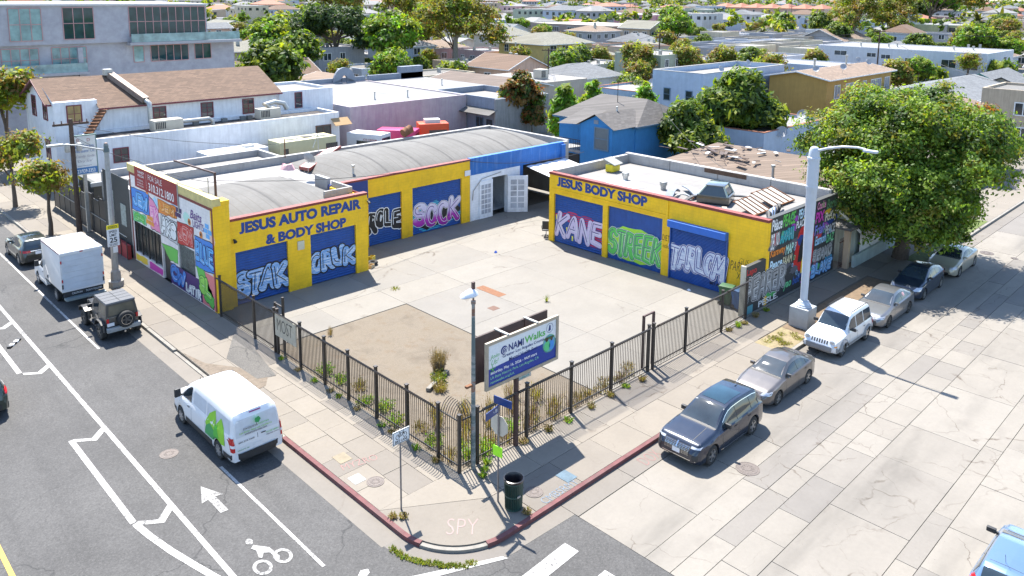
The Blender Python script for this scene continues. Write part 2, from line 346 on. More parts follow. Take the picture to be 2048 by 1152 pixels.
def wornpaint(name, c, wear):
    t = NT(name); co = t.world(); n = t.noise(co, 9, 5, .8); n2 = t.noise(co, .6, 3, .6)
    k = t.ramp(t.math('ADD', n, t.math('MULTIPLY', n2, .35)), (wear, 1.0), (wear+.06, 0.0)); t.col(t.mix(k, t.ramp(n2, (.3, sc3(c, .8)), (.7, c)), (.075, .073, .071))); t.set(Roughness=.75); MATS[name] = t.m; return t.m
M_PAINT = wornpaint('road_paint', (.385, .375, .36), .57); M_PAINTW = wornpaint('worn_road_paint', (.27, .265, .255), .61)
M_YELP = plain('yellow_road_paint', (.5, .29, .04), .7, .15, 5)
M_CURB = plain('curb_concrete', (.21, .195, .17), .85, .25, 4, dirt=(.12, .1, .09)); M_RED = plain('red_curb_paint', (.135, .05, .05), .85, .35, 3, dirt=(.1, .07, .065))
def terrain_mat():
    t = NT('city_ground'); co = t.world()
    n1 = t.noise(co, .045, 4, .6); n2 = t.noise(co, .4, 5, .65)
    a = t.ramp(n1, (.38, (.20, .18, .15)), (.48, (.33, .31, .28)), (.58, (.13, .14, .06)), (.7, (.26, .22, .15)))
    t.col(t.mix(1.0, t.mix(t.ramp(n2, (.35, .35), (.65, 0.0)), a, (.1, .09, .06)), (.58, .58, .58), 'MULTIPLY')); t.set(Roughness=.95); return t.m
m = MB(); m.face([(-4000, -4000, -.4), (6000, -4000, -.4), (6000, 6000, -.4), (-4000, 6000, -.4)]); struct(m.build('ground', terrain_mat()))
m = MB(); m.face([(.03, -.02, -.30), (900, -.02, -.30), (900, 900, -.30), (.03, 900, -.30)]); struct(m.build('block_ground', concrete_mat('yard_ground', (.30, .275, .235), crack=.3, stain=.8, stainc=(.12, .12, .06))))
# road sheets
road = struct(MB().prism([(-40, -60), (1.4, -60), (1.4, -3.0), (-1, -1), (-3.0, 1.4), (-3.6, 260), (-40, 260)], ST-.15, ST).build('asphalt_road', M_ASPH))
bed = struct(MB().box(1.4, 130, -24, -3.0, ST-.3, ST-.045).build('concrete_street', M_JOINT))
UNIT = MB().box(-.5, .5, -.5, .5, -1, 0)
_um = {}
def slab(name, mat, parent, x0, x1, y0, y1, z, th=.06):
    if mat.name not in _um:
        o = UNIT.build(name, mat, parent); _um[mat.name] = o.data
    else: o = mkobj(name, _um[mat.name], parent)
    o.location = ((x0+x1)/2, (y0+y1)/2, z); o.scale = (x1-x0, y1-y0, th); return o
rnd = random.Random(4)
SY = [-4.36, -7.02, -7.93, -8.70, -9.79, -12.36, -13.0, -16.1, -19.5]
for k in range(len(SY)-1):
    y1, y0 = SY[k], SY[k+1]; x = 1.41; step = (3.4, 4.5, 2.7, 2.2, 3.6, 4.6, 3.2, 4)[k]
    while x < 92:
        L = step*rnd.uniform(.7, 1.35)
        if k in (3,) and x > 8: L *= .9
        if x > 26: L *= 1.8
        g = .010
        slab('concrete_slab', M_CONC, bed, x+g, x+L-g, y0+g, y1-g, ST+rnd.uniform(-.004, .004)); x += L
# curb, gutter, corner
CX, CY, CRAD = -1.02, -1.12, 2.40
def curb_path(off, a0=0, a1=1):
    return [(CX-(CRAD+off)*math.cos(t), CY-(CRAD+off)*math.sin(t)) for t in [a0*PI/2+(a1-a0)*PI/2*i/16 for i in range(17)]]
def strip(outer, inner, z_o, z_i, z_bot):
    m = MB(); n = len(outer)
    for i in range(n-1):
        (ax, ay), (bx_, by) = outer[i], outer[i+1]; (cx, cy), (dx, dy) = inner[i], inner[i+1]
        m.face([(ax, ay, z_o), (bx_, by, z_o), (dx, dy, z_i), (cx, cy, z_i)])
        m.face([(ax, ay, z_bot), (bx_, by, z_bot), (bx_, by, z_o), (ax, ay, z_o)])
    for i in (0, n-1):
        m.face([(outer[i][0], outer[i][1], z_bot), (outer[i][0], outer[i][1], z_o), (inner[i][0], inner[i][1], z_i), (inner[i][0], inner[i][1], z_bot)])
    return m
def curb(name, mat, seg, drop=0):
    if seg[0] == 'y': o = [(-3.42, seg[1]+(seg[2]-seg[1])*i/30) for i in range(31)]; n = [(p[0]+.16, p[1]) for p in o]
    elif seg[0] == 'a': o = curb_path(0, seg[1], seg[2]); n = curb_path(-.16, seg[1], seg[2])
    else: o = [(seg[1]+(seg[2]-seg[1])*i/30, -3.52) for i in range(31)]; n = [(p[0], p[1]+.16) for p in o]
    return struct(strip(o, n, .002-drop, .006-drop, ST-.05).build(name, mat))
curb('curb', M_CURB, ('y', 130, 20.2)); curb('curb_driveway', M_CURB, ('y', 16.8, 10.4), .11); curb('curb_worn', M_CURB, ('y', 20.2, 16.8), .02)
curb('curb_unpainted', M_CURB, ('y', 10.4, 6.4)); curb('red_curb', M_RED, ('y', 6.4, CY)); curb('red_curb_corner', M_RED, ('a', 0, .22)); curb('curb_corner', M_CURB, ('a', .22, .8), .05); curb('red_curb_bend', M_RED, ('a', .8, 1))
curb('red_curb_east', M_RED, ('x', CX, 9.2)); curb('curb_apron', M_CURB, ('x', 9.2, 17.6), .115); curb('curb_east', M_CURB, ('x', 17.6, 95))
gut = []
o1 = [(-4.12, 130), (-4.12, CY)]; i1 = [(-3.40, 130), (-3.40, CY)]
struct(strip(o1, i1, ST+.004, ST+.004, ST-.05).build('gutter', M_GUT))
struct(strip(curb_path(.62), curb_path(-.02), ST+.005, ST+.005, ST-.05).build('gutter_corner', M_GUT))
struct(strip([(CX, -4.1), (1.4, -4.2)], [(CX, -3.50), (1.4, -3.50)], ST+.006, ST+.006, ST-.05).build('gutter_east', M_GUT))
x = 1.41
while x < 92:
    L = 3.05; slab('gutter_slab', M_GUT, bed, x+.01, x+L-.01, -4.34, -3.50, ST+.003); x += L
# pavement: a bed with slabs on it
inner = [(-3.26, 130)]+[p for p in curb_path(-.16)]+[(95, -3.36)]
walkbed = struct(MB().prism([(0.02, 130)]+inner+[(95, 0.02), (.02, .02)], -.35, -.03).build('sidewalk', M_JOINT))
rnd = random.Random(9); WX = [-3.25, -2.05, -.98, .0]
for k in range(3):
    y = .25
    while y < 128:
        L = (1.35 if y < 12 else 2.2)*rnd.uniform(.8, 1.2)*(1 if y < 40 else 2.5); slab('sidewalk_slab', M_WALK, walkbed, WX[k]+.008, WX[k+1]-.008, y+.008, y+L-.008, rnd.uniform(-.004, .003)); y += L
WY = [-3.35, -1.75, .0]
for k in range(2):
    x = .45
    while x < 94:
        L = (2.3, 1.9)[k]*rnd.uniform(.8, 1.2)*(1 if x < 40 else 2.5)
        x1 = x+L
        if not (k == 0 and 17.4 < (x+x1)/2 < 31.0): slab('sidewalk_slab', M_WALK, walkbed, x+.008, x1-.008, WY[k]+.008, WY[k+1]-.008, rnd.uniform(-.004, .003))
        x = x1
cp = curb_path(-.165)
cornerslab = MB().prism([(-1.35, -1.0), (-3.255, .24), (-3.255, CY)]+cp+[(.43, -3.35), (.43, -1.76), (-.2, -1.76)], -.06, 0).build('corner_slab', M_WALK, walkbed)
MB().prism([(-3.25, .25), (-1.35, -.98), (-.2, -1.74), (.43, -1.74), (.43, -.01), (.0, -.01), (-.02, .24)], -.06, .002).build('corner_slab', M_WALK, walkbed)
M_DIRT = plain('parkway_dirt', (.15, .105, .065), .95, .35, 3, bump=.6); M_DRY = plain('dry_grass_ground', (.22, .175, .10), .95, .35, 5, bump=.6, dirt=(.17, .16, .06))
struct(MB().prism([(17.5, -3.35), (20.0, -3.35), (20.2, -1.85), (17.5, -1.8)], -.1, .004).build('dry_grass_verge', M_DRY))
struct(MB().prism([(20.02, -3.35), (31, -3.35), (31, -1.9), (20.22, -1.85)], -.1, .002).build('parkway_strip', M_DIRT))
struct(MB().prism([(36, -3.3), (50, -3.3), (50, -2.2), (36, -2.2)], -.1, .012).build('parkway_lawn', plain('parkway_grass', (.09, .12, .025), .95, .4, 4, bump=.5)))
# dirt and asphalt patches on the driveway
struct(MB().prism([(-1.9, 11.4), (-1.15, 11.1), (-.35, 15.6), (-.5, 16.6), (-2.0, 14.2)], -.02, .010).build('driveway_asphalt_patch', M_ASPH2))
struct(MB().prism([(-3.2, 11.6), (-2.6, 10.4), (-1.9, 10.6), (-1.5, 11.2), (-2.0, 13.0), (-2.9, 14.4), (-3.22, 16.2)], -.02, .007).build('driveway_dirt', plain('driveway_dirt', (.15, .12, .09), .95, .4, 5, bump=.5)))
M_IRON = plain('manhole_iron', (.13, .11, .10), .7, .3, 20, metal=.3, bump=.4)
def manhole(name, x, y, r, z, label):
    m = MB().lathe([(r, 0), (r, .012), (r*.93, .012), (r*.92, .006), (r*.8, .006), (r*.79, .012), (r*.55, .012), (r*.54, .006), (r*.3, .006), (r*.29, .012), (.02, .012)], 28)
    for k in range(12):
        a = 2*PI*k/12; m.bar((r*.33*math.cos(a), r*.33*math.sin(a), .01), (r*.76*math.cos(a), r*.76*math.sin(a), .01), .03, .008)
    o = m.build(name, M_IRON, loc=(x, y, z), smooth=30); return tag(o, label, 'manhole')
manhole('manhole_cover', 7.88, -6.85, .43, ST+.002, 'round iron manhole cover in the concrete street below the navy suv')
manhole('manhole_cover', 42.0, -5.4, .43, ST+.002, 'dark iron manhole cover beyond the pale beige coupe')
manhole('manhole_cover', 42.1, -7.0, .22, ST+.002, 'small iron lid in the street farthest right')
manhole('manhole_cover', -6.86, 8.5, .33, ST+.002, 'pale worn manhole cover in the bike lane beside the white van')
manhole('manhole_cover', -2.45, 1.62, .31, .002, 'round brown utility lid in the sidewalk near the bike lane sign')
manhole('manhole_cover', 1.13, -2.6, .31, .002, 'round utility lid in the shadow of the billboard')
bx('utility_box_lid', plain('pale_lid', (.32, .32, .31), .8), None, -3.05, -2.6, 1.95, 2.45, -.01, .012); tag(bpy.data.objects['utility_box_lid'], 'white square utility lid in the sidewalk by the red curb', 'utility lid')
o = bx('utility_box_lid', plain('blue_lid', (.08, .125, .16), .8, .4), None, 2.35, 2.85, -3.05, -2.45, -.01, .012); tag(o, 'square utility lid sprayed blue in the billboard shadow', 'utility lid')
o = bx('utility_box_lid', plain('tan_lid', (.2, .165, .11), .8, .3), None, -2.75, -2.25, 3.35, 3.95, -.01, .010); tag(o, 'tan square utility lid in the sidewalk beside the white van', 'utility lid')
# the lot: concrete panels and a worn asphalt square
lotbed = struct(MB().box(.03, 32.5, .03, 23.8, -.3, -.03).build('lot_floor', M_JOINT))
rnd = random.Random(2)
LX = [.04, 4.2, 8.07, 12.4, 17.0, 22.4, 27.2, 32.4]; LY = [.04, 4.6, 9.2, 13.86, 16.4, 19.8, 23.6]
for i in range(7):
    for j in range(6):
        if LX[i+1] <= 8.1 and LY[j+1] <= 13.9: continue
        slab('lot_slab', M_LOT, lotbed, LX[i]+.006, LX[i+1]-.006, LY[j]+.006, LY[j+1]-.006, rnd.uniform(-.003, .003))
def lotpatch_mat():
    t = NT('lot_dirt_asphalt'); co = t.world()
    n1 = t.noise(co, .45, 6, .7, .5); n2 = t.noise(co, 30, 3, .7); n3 = t.noise(co, 1.3, 5, .7)
    b = t.ramp(n1, (.3, (.20, .17, .135)), (.5, (.29, .255, .21)), (.72, (.26, .22, .165)))
    b = t.mix(t.ramp(n3, (.55, 0.0), (.75, .75)), b, (.23, .15, .08)); b = t.mix(t.ramp(n2, (.35, .5), (.6, 0.0)), b, (.15, .13, .1))
    nd = t.add('TexNoise'); nd.inputs['Scale'].default_value = 1.5; nd.inputs['Detail'].default_value = 5; t.lk(co, nd.inputs['Vector'])
    va = t.add('VectorMath', operation='MULTIPLY_ADD'); t.lk(nd.outputs['Color'], va.inputs[0]); va.inputs[1].default_value = (.9, .9, 0); t.lk(co, va.inputs[2])
    vo = t.add('TexVoronoi'); vo.feature = 'DISTANCE_TO_EDGE'; vo.inputs['Scale'].default_value = 1.4; t.lk(va.outputs[0], vo.inputs['Vector'])
    ck = t.ramp(vo.outputs['Distance'], (0, .3), (.01, .15), (.03, 0.0)); b = t.mix(ck, b, (.16, .135, .105))
    t.col(t.mix(1.0, b, (.56, .525, .475), 'MULTIPLY')); t.set(Roughness=.95); t.bump(t.math('SUBTRACT', n2, ck), .5, .015); return t.m
M_PATCH = lotpatch_mat()
struct(MB().box(.07, 8.03, .07, 13.82, -.1, -.022).build('lot_asphalt_patch', M_PATCH))
M_RUST = plain('rusty_plate', (.19, .085, .04), .9, .4, 8, bump=.4)
FL = Wall2D((0, 0, 0), (1, 0, 0), (0, 0, 1), (0, 1, 0))
# ------------------------------------------------------------ painted markings on the asphalt (parts of the road)
def pline(pts, wd, mat=M_PAINT, name='painted_line', z=ST+.009):
    m = MB(); n = len(pts); L = []; R_ = []
    for i, p in enumerate(pts):
        a = Vector(pts[max(i-1, 0)]); b = Vector(pts[min(i+1, n-1)]); d = (b-a).normalized(); q = Vector((-d.y, d.x))*wd/2
        L.append((p[0]+q.x, p[1]+q.y, z)); R_.append((p[0]-q.x, p[1]-q.y, z))
    for i in range(n-1): m.face([R_[i], R_[i+1], L[i+1], L[i]])
    return m.build(name, mat, road)
def ppoly(pts, name='painted_mark', mat=M_PAINT, z=ST+.011): return MB().face([(x, y, z) for x, y in pts]).build(name, mat, road)
pline([(-7.98, .7), (-7.98, 110)], .17); pline([(-5.84, -.6), (-5.84, 6.4)], .11); pline([(-5.82, 19.64), (-5.82, 110)], .11)
pline([(-9.2, 11.95), (-9.22, 5.35)], .2)
pline([(-9.20, 5.3), (-9.08, 4.4), (-8.86, 3.2), (-8.62, 2.2), (-8.38, 1.25), (-8.1, .2), (-7.8, -.8)], .22)
pline([(-9.2, 60), (-9.2, 19.4)], .2)
for y0 in (12.0, 5.4, 19.4, 26.0, 38, 50):
    s = -1
    ppoly([(-9.1, y0-.05), (-9.1, y0-.3), (-8.5, y0-.72), (-8.04, y0-.22), (-8.08, y0+.12), (-8.58, y0-.42)])
pline([(-12.62, 1.5), (-12.62, 110)], .14, M_YELP)
ppoly([(-6.85, 5.75), (-7.22, 4.8), (-6.98, 4.86), (-6.98, 3.9), (-6.72, 3.88), (-6.72, 4.86), (-6.47, 4.8)], 'painted_arrow', M_PAINTW)
# bicycle symbol
def ring(cx, cy, r, wd, name, n=24):
    m = MB()
    for k in range(n):
        a, b = 2*PI*k/n, 2*PI*(k+1)/n
        m.face([((cx+rr*math.cos(q)), (cy+rr*1.35*math.sin(q)), ST+.011) for rr, q in ((r-wd, a), (r, a), (r, b), (r-wd, b))])
    return m.build(name, M_PAINTW, road)
ring(-7.18, .62, .27, .1, 'painted_bicycle_wheel'); ring(-6.50, .66, .27, .1, 'painted_bicycle_wheel')
m = MB()
for k in range(14): a, b = 2*PI*k/14, 2*PI*(k+1)/14; m.face([(-6.95, 1.95, ST+.011), (-6.95+.11*math.cos(a), 1.95+.16*math.sin(a), ST+.011), (-6.95+.11*math.cos(b), 1.95+.16*math.sin(b), ST+.011)])
m.build('painted_rider_head', M_PAINTW, road)
ppoly([(-6.93, 1.72), (-6.62, 1.3), (-6.57, .72), (-6.70, .5), (-6.72, 1.05), (-6.86, 1.18), (-7.0, 1.0), (-7.08, 1.05), (-6.98, 1.42), (-7.06, 1.62)], 'painted_rider', M_PAINTW, z=ST+.013)
ppoly([(-1.62, -4.17), (-1.70, -3.98), (-3.9, -2.9), (-5.6, -2.05), (-5.7, -2.3), (-3.95, -3.14)], 'painted_crosswalk_line')
for x0, y0 in ((.0, 0), (-.02, -1.62), (-.04, -3.24)):
    ppoly([(x0+.13, -4.9+y0), (x0+.16, -5.45+y0), (x0-2.6, -5.58+y0), (x0-2.6, -5.02+y0)], 'painted_crosswalk_bar')
ppoly([(-5.2, -1.85), (-5.0, -1.75), (-4.95, -1.6), (-5.15, -1.5), (-5.35, -1.65)], 'paint_spill', z=ST+.006)
# sprayed tags on the pavement
M_PINK = flat('pink_chalk', (.205, .135, .125)); M_REDS = flat('red_spray', (.2, .09, .08)); M_BLUES = flat('blue_spray', (.10, .14, .19))
D45 = Wall2D((-1.75, -2.2, 0), (.72, -.69, 0), (0, 0, 1), (.69, .72, 0))
D45.text('SPY', -.5, -.45, 1.0, .75, M_PINK, cornerslab, bold=-.018, h=.006, name='chalk_tag')
t_ = Wall2D((-2.85, 3.1, 0), (.97, -.2, 0), (0, 0, 1), (.2, .97, 0)); t_.text('MYZRO', .0, -.15, 1.35, .36, M_REDS, walkbed, bold=-.015, h=.008, name='sprayed_tag')
FL.text('CMB5RMY', .95, -3.32, 1.7, .32, M_BLUES, walkbed, bold=-.015, h=.008, name='sprayed_tag')
FL.text('DOX', 5.4, -4.2, 1.0, .5, M_REDS, bed, bold=-.02, h=ST+.009, name='sprayed_tag')
# ============================================================ THE TWO SHOPS ROUND THE LOT
def brickpaint(name, c, rough=.6, dirt=None, bw=.4, bh=.2, stre=.25):
    if name in MATS: return MATS[name]
    t = NT(name); co = t.world(); g = t.add('NewGeometry'); sx = t.add('SeparateXYZ'); t.lk(g.outputs['Position'], sx.inputs[0])
    cb = t.add('CombineXYZ'); t.lk(t.math('ADD', sx.outputs[0], sx.outputs[1]), cb.inputs[0]); t.lk(sx.outputs[2], cb.inputs[1])
    br = t.add('TexBrick'); br.inputs['Scale'].default_value = 1; br.inputs['Brick Width'].default_value = bw; br.inputs['Row Height'].default_value = bh; br.inputs['Mortar Size'].default_value = .012; t.lk(cb.outputs[0], br.inputs['Vector'])
    n1 = t.noise(co, .8, 5, .7); n2 = t.noise(t.world((3, 3, .25)), 1.2, 4, .7)
    b = t.ramp(n1, (.3, sc3(c, .80)), (.7, sc3(c, 1.08)))
    b = t.mix(t.ramp(n2, (.5, 0.0), (.8, stre)), b, dirt or sc3(c, .5))
    lowz = t.ramp(sx.outputs[2], (0, 1.0), (.55, 0.0)); n3 = t.noise(co, 2.2, 5, .75)   # scuffs and splash stains low on the wall
    b = t.mix(t.math('MULTIPLY', lowz, t.ramp(n3, (.42, 0.0), (.7, .6))), b, sc3(dirt or c, .45))
    t.col(t.mix(t.math('MULTIPLY', br.outputs['Fac'], .22), b, sc3(c, .55))); t.set(Roughness=rough); t.bump(t.math('SUBTRACT', t.math('MULTIPLY', t.noise(co, 25, 3), .4), br.outputs['Fac']), .35, .012)
    MATS[name] = t.m; return t.m
M_YEL = brickpaint('yellow_brick_paint', (.95, .55, .008), dirt=(.62, .36, .03), stre=.4); M_MURW = brickpaint('white_mural_wall', (.80, .75, .72)); M_BLK = brickpaint('black_wall_paint', (.04, .043, .044), stre=.1)
M_BLUEW = brickpaint('blue_wall_paint', (.015, .14, .46), dirt=(.25, .4, .62), stre=.5); M_WHW = brickpaint('white_wall_paint', (.80, .82, .85), dirt=(.4, .42, .45))
M_CMU = brickpaint('grey_block', (.36, .345, .33), dirt=(.16, .15, .14), stre=.5); M_TRIM = plain('oxide_red_trim', (.20, .035, .025), .6, .25, 4); M_COPE = plain('cream_coping', (.62, .50, .2), .7, .2, 3, dirt=(.4, .3, .12))
M_DOORB = plain('blue_roll_door', (.014, .075, .29), .42, .2, 2, streak=True, dirt=(.01, .05, .2)); M_SIGNB = flat('sign_blue', (.012, .05, .22))
def roofmat(name, c, lines=True, dirt=(.2, .18, .16), sc=.5):
    c = sc3(c, .52); dirt = sc3(dirt, .52); t = NT(name); co = t.world(); n1 = t.noise(co, sc, 4, .7); n2 = t.noise(co, 6, 5, .7)
    b = t.ramp(n1, (.3, sc3(c, .8)), (.7, sc3(c, 1.12))); b = t.mix(t.ramp(n2, (.4, .3), (.6, 0.0)), b, dirt)
    h = n2
    if lines:
        wv = t.add('TexWave', wave_type='BANDS', bands_direction=lines if isinstance(lines, str) else 'X'); wv.inputs['Scale'].default_value = .52; wv.inputs['Distortion'].default_value = .25; wv.inputs['Detail'].default_value = 2; t.lk(co, wv.inputs['Vector'])
        e = t.ramp(wv.outputs['Fac'], (.0, .7), (.06, 0.0)); b = t.mix(e, b, dirt)
    n4 = t.noise(t.world((1, .12, 1)), 1.4, 4, .6); b = t.mix(t.ramp(n4, (.5, 0.0), (.7, .35)), b, sc3(c, .6))
    t.col(b); t.set(Roughness=.9); t.bump(h, .3, .02); MATS[name] = t.m; return t.m
M_ROOFG = roofmat('weathered_roll_roof', (.27, .26, .24), 'X'); M_ROOFW = roofmat('pale_flat_roof', (.44, .42, .40), 'Y', (.33, .31, .29)); M_ROOFC = roofmat('white_coated_roof', (.40, .395, .39), 'Y', (.27, .26, .25)); M_ROOFV = roofmat('fresh_white_roof', (.55, .53, .51), False, (.4, .38, .35))
def wallseg(m, axis, a0, a1, p0, p1, z0, z1, ops=()):
    """wall running along axis 'x' or 'y' from a0 to a1, thickness p0..p1, with openings (b0, b1, zb, zt)"""
    def B(u0, u1, v0, v1):
        if u1-u0 < 1e-4 or v1-v0 < 1e-4: return
        m.box(u0, u1, p0, p1, v0, v1) if axis == 'x' else m.box(p0, p1, u0, u1, v0, v1)
    u = a0
    for b0, b1, zb, zt in sorted(ops):
        B(u, b0, z0, z1); B(b0, b1, z0, zb); B(b0, b1, zt, z1); u = b1
    B(u, a1, z0, z1); return m
def rolldoor(W, u0, u1, zt, mat, parent, depth=-.15, pitch=.15, vertical=False, z0=.02, name='roll_door'):
    m = MB()
    if vertical:
        n = int((u1-u0)/.23); ws = (u1-u0)/n
        for i in range(n):
            a = u0+i*ws
            q = [W.P(a+.008, z0, depth+.012), W.P(a+ws-.008, z0, depth+.012), W.P(a+ws-.008, zt, depth+.012), W.P(a+.008, zt, depth+.012)]; m.face(q)
        m.face([W.P(u0, z0, depth), W.P(u1, z0, depth), W.P(u1, zt, depth), W.P(u0, zt, depth)])
    else:
        n = int((zt-z0)/pitch); d = (zt-z0)/n; pr = [(0, .0), (.22, .03), (.6, .03), (.82, 0), (1, 0)]
        pts = [(z0+d*(i+a), depth+b) for i in range(n) for a, b in pr[:-1]]+[(zt, depth)]
        for (za, ha), (zb, hb) in zip(pts, pts[1:]): m.face([W.P(u0, za, ha), W.P(u1, za, ha), W.P(u1, zb, hb), W.P(u0, zb, hb)])
    return m.build(name, mat, parent)
def vault(m, x0, x1, y0, y1, zb, h, ex=3.0, nx=28, ny=18, pw=1.0):
    k = len(m.v)
    for i in range(nx+1):
        x = x0+(x1-x0)*i/nx; s = min(1, (x-x0)/ex if ex else 1, (x1-x)/ex if ex else 1); s = math.sin(s*PI/2)**.8 if s > 0 else 0
        for j in range(ny+1):
            t = -1+2*j/ny; m.v.append((x, y0+(y1-y0)*j/ny, zb+h*max(0, 1-t*t)**pw*s))
    for i in range(nx):
        for j in range(ny): a = k+i*(ny+1)+j; m.f.append((a, a+ny+1, a+ny+2, a+1)); m.mi.append(m.cur)
    return m
C_ = lambda n, c, r=.5: flat('spray_'+n, c, r)
K = C_('black', (.012, .012, .014)); WHT = C_('white', (.78, .78, .76)); 
def streaky(name, a, b):
    t = NT(name); n = t.noise(t.world((.8, .8, 16)), 1.6, 3, .7); t.col(t.ramp(n, (.4, a), (.5, b), (.62, b), (.7, a))); t.set(Roughness=.6); MATS[name] = t.m; return t.m
LB = C_('light_blue', (.05, .22, .62)); PK = C_('pink', (.72, .25, .42)); OR = C_('orange', (.72, .22, .03)); GR = C_('green', (.12, .5, .08)); MG = C_('mint', (.15, .55, .25)); RD = C_('red', (.5, .02, .02)); DB = C_('dark_blue', (.01, .02, .12)); LG = C_('light_grey', (.55, .56, .58)); CYN = C_('sky', (.12, .4, .75)); PU = C_('violet', (.1, .02, .2)); YL = C_('yellow', (.85, .6, .05)); MA = C_('magenta', (.6, .05, .4))
STRK = streaky('streaky_blue_white', (.70, .76, .84), (.16, .34, .62)); STRW = streaky('streaky_white', (.78, .78, .8), (.45, .5, .62))
def gradz(name, z0, z1, *stops):
    t = NT(name); g = t.add('NewGeometry'); sx = t.add('SeparateXYZ'); t.lk(g.outputs['Position'], sx.inputs[0]); mr = t.add('MapRange'); mr.inputs[1].default_value = z0; mr.inputs[2].default_value = z1
    n = t.noise(t.world(), 3, 3); t.lk(t.math('ADD', sx.outputs[2], t.math('MULTIPLY', n, .25)), mr.inputs[0])
    t.col(t.ramp(mr.outputs[0], *stops)); t.set(Roughness=.55); MATS[name] = t.m; return t.m
# ------------------------------------------------------------ auto repair building
RB = thing('auto_repair_building', 'yellow auto repair building with blue roll doors and a painted mural side', 'building')
m = MB(); wallseg(m, 'y', 19.85, 31.5, 0, .34, 0, 5.8, [(22.1, 24.35, .6, 2.78), (25.6, 26.75, .0, 2.18), (26.85, 31.15, .6, 2.62)]); m.build('mural_wall', M_MURW, RB)
m = MB(); m.box(-.03, .42, 19.45, 31.7, 5.8, 6.2); m.box(-.025, .02, 19.45, 31.7, 5.72, 5.79); m.build('coping', M_COPE, RB)
m = MB(); m.box(.0, .90, 19.52, 19.85, 0, 5.8); m.box(.34, .90, 19.85, 20.3, 4.3, 5.8); m.box(-.01, .91, 19.5, 20.3, 5.8, 6.02); m.build('corner_pier', M_YEL, RB)
m = MB(); m.box(-.02, -.002, 19.53, 19.68, .05, 5.75); m.box(-.02, -.002, 31.3, 31.45, .05, 5.75); m.box(-.02, -.002, 19.69, 31.29, 5.55, 5.70); m.build('mural_border', M_TRIM, RB)
m = MB(); wallseg(m, 'x', .90, 9.6, 19.7, 20.05, 0, 4.76, [(1.2, 4.27, 0, 3.02), (5.7, 8.75, 0, 3.05)]); m.build('front_wall', M_YEL, RB)
m = MB(); m.box(.9, 9.62, 19.67, 20.08, 4.76, 4.90); m.box(9.6, 9.64, 20.08, 23.4, 4.62, 4.74); m.build('parapet_trim', M_TRIM, RB)
m = MB(); m.box(9.25, 9.6, 20.05, 23.35, 0, 4.62); m.build('side_wall', M_YEL, RB); bx('side_parapet', flat('royal_blue_wall', (.02, .045, .2)), RB, 9.3, 12.15, 23.36, 23.6, 3.4, 4.72)
m = MB(); wallseg(m, 'x', 9.6, 21.1, 23.37, 23.7, 0, 4.62, [(12.15, 14.87, 0, 3.38), (15.8, 20.28, 0, 3.44)]); m.build('garage_wall', M_YEL, RB)
bx('garage_trim', M_TRIM, RB, 9.6, 21.12, 23.33, 23.72, 4.62, 4.74)
m = MB(); m.box(21.12, 31.4, 23.36, 23.7, 3.5, 4.78); m.box(30.95, 31.4, 23.15, 23.355, .0, 4.6); m.box(26.3, 26.65, 23.36, 23.7, 0, 3.5); m.build('blue_wall', M_BLUEW, RB)
m = MB(); wallseg(m, 'x', 21.12, 26.3, 23.36, 23.7, 0, 3.5, [(23.33, 24.95, 0, 3.02)]); m.build('white_panel_wall', M_WHW, RB)
m = MB(); m.box(.0, .34, 31.5, 33.4, 0, 4.5); m.box(.34, 32.4, 33.1, 33.4, 0, 4.75); m.box(32.05, 32.4, 23.7, 33.1, 0, 4.8); m.box(9.3, 9.55, 23.7, 25.2, 4.2, 5.1); m.box(7.6, 9.55, 21.2, 21.35, 4.2, 5.0); m.box(9.4, 9.55, 21.35, 23.36, 4.62, 5.0); m.box(31.4, 32.05, 23.4, 23.69, 0, 4.75); m.build('back_parapet', M_CMU, RB)
for k in range(14): bx('coping_piece', M_CMU, RB, .4+k*2.28, .4+k*2.28+2.24, 33.07, 33.43, 4.752, 4.82)
m = MB(); m.face([(.34, 20.05, 4.25), (9.3, 20.05, 4.25), (9.3, 33.1, 4.25), (.34, 33.1, 4.25)]); m.face([(9.3, 23.7, 4.25), (32.05, 23.7, 4.25), (32.05, 33.1, 4.25), (9.3, 33.1, 4.25)]); m.build('flat_roof', M_ROOFV, RB)
vault(MB(), .5, 9.2, 20.1, 29.6, 4.27, .8, 2.2, pw=.85).build('bow_roof', M_ROOFG, RB, smooth=60); vault(MB(), 11.2, 31.8, 23.72, 33.0, 4.28, 1.12, 3.2, pw=.8).build('bow_roof', M_ROOFG, RB, smooth=60)
for x in (4.6, 14.4, 17.3, 20.2, 23.1, 26.0, 28.6):   # roofing seams across the vaults
    y0, y1, h, zb, pw = (20.1, 29.6, .8, 4.27, .85) if x < 9 else (23.72, 33.0, 1.12, 4.28, .8)
    m = MB(); n = 20
    for j in range(n):
        q = []
        for jj in (j, j+1): t = -1+2*jj/n; q.append((y0+(y1-y0)*jj/n, zb+h*max(0, 1-t*t)**pw+.012))
        m.face([(x, q[0][0], q[0][1]), (x+.16, q[0][0], q[0][1]), (x+.16, q[1][0], q[1][1]), (x, q[1][0], q[1][1])])
    m.build('roof_seam', plain('roof_tar', (.095, .09, .085), .9), RB)
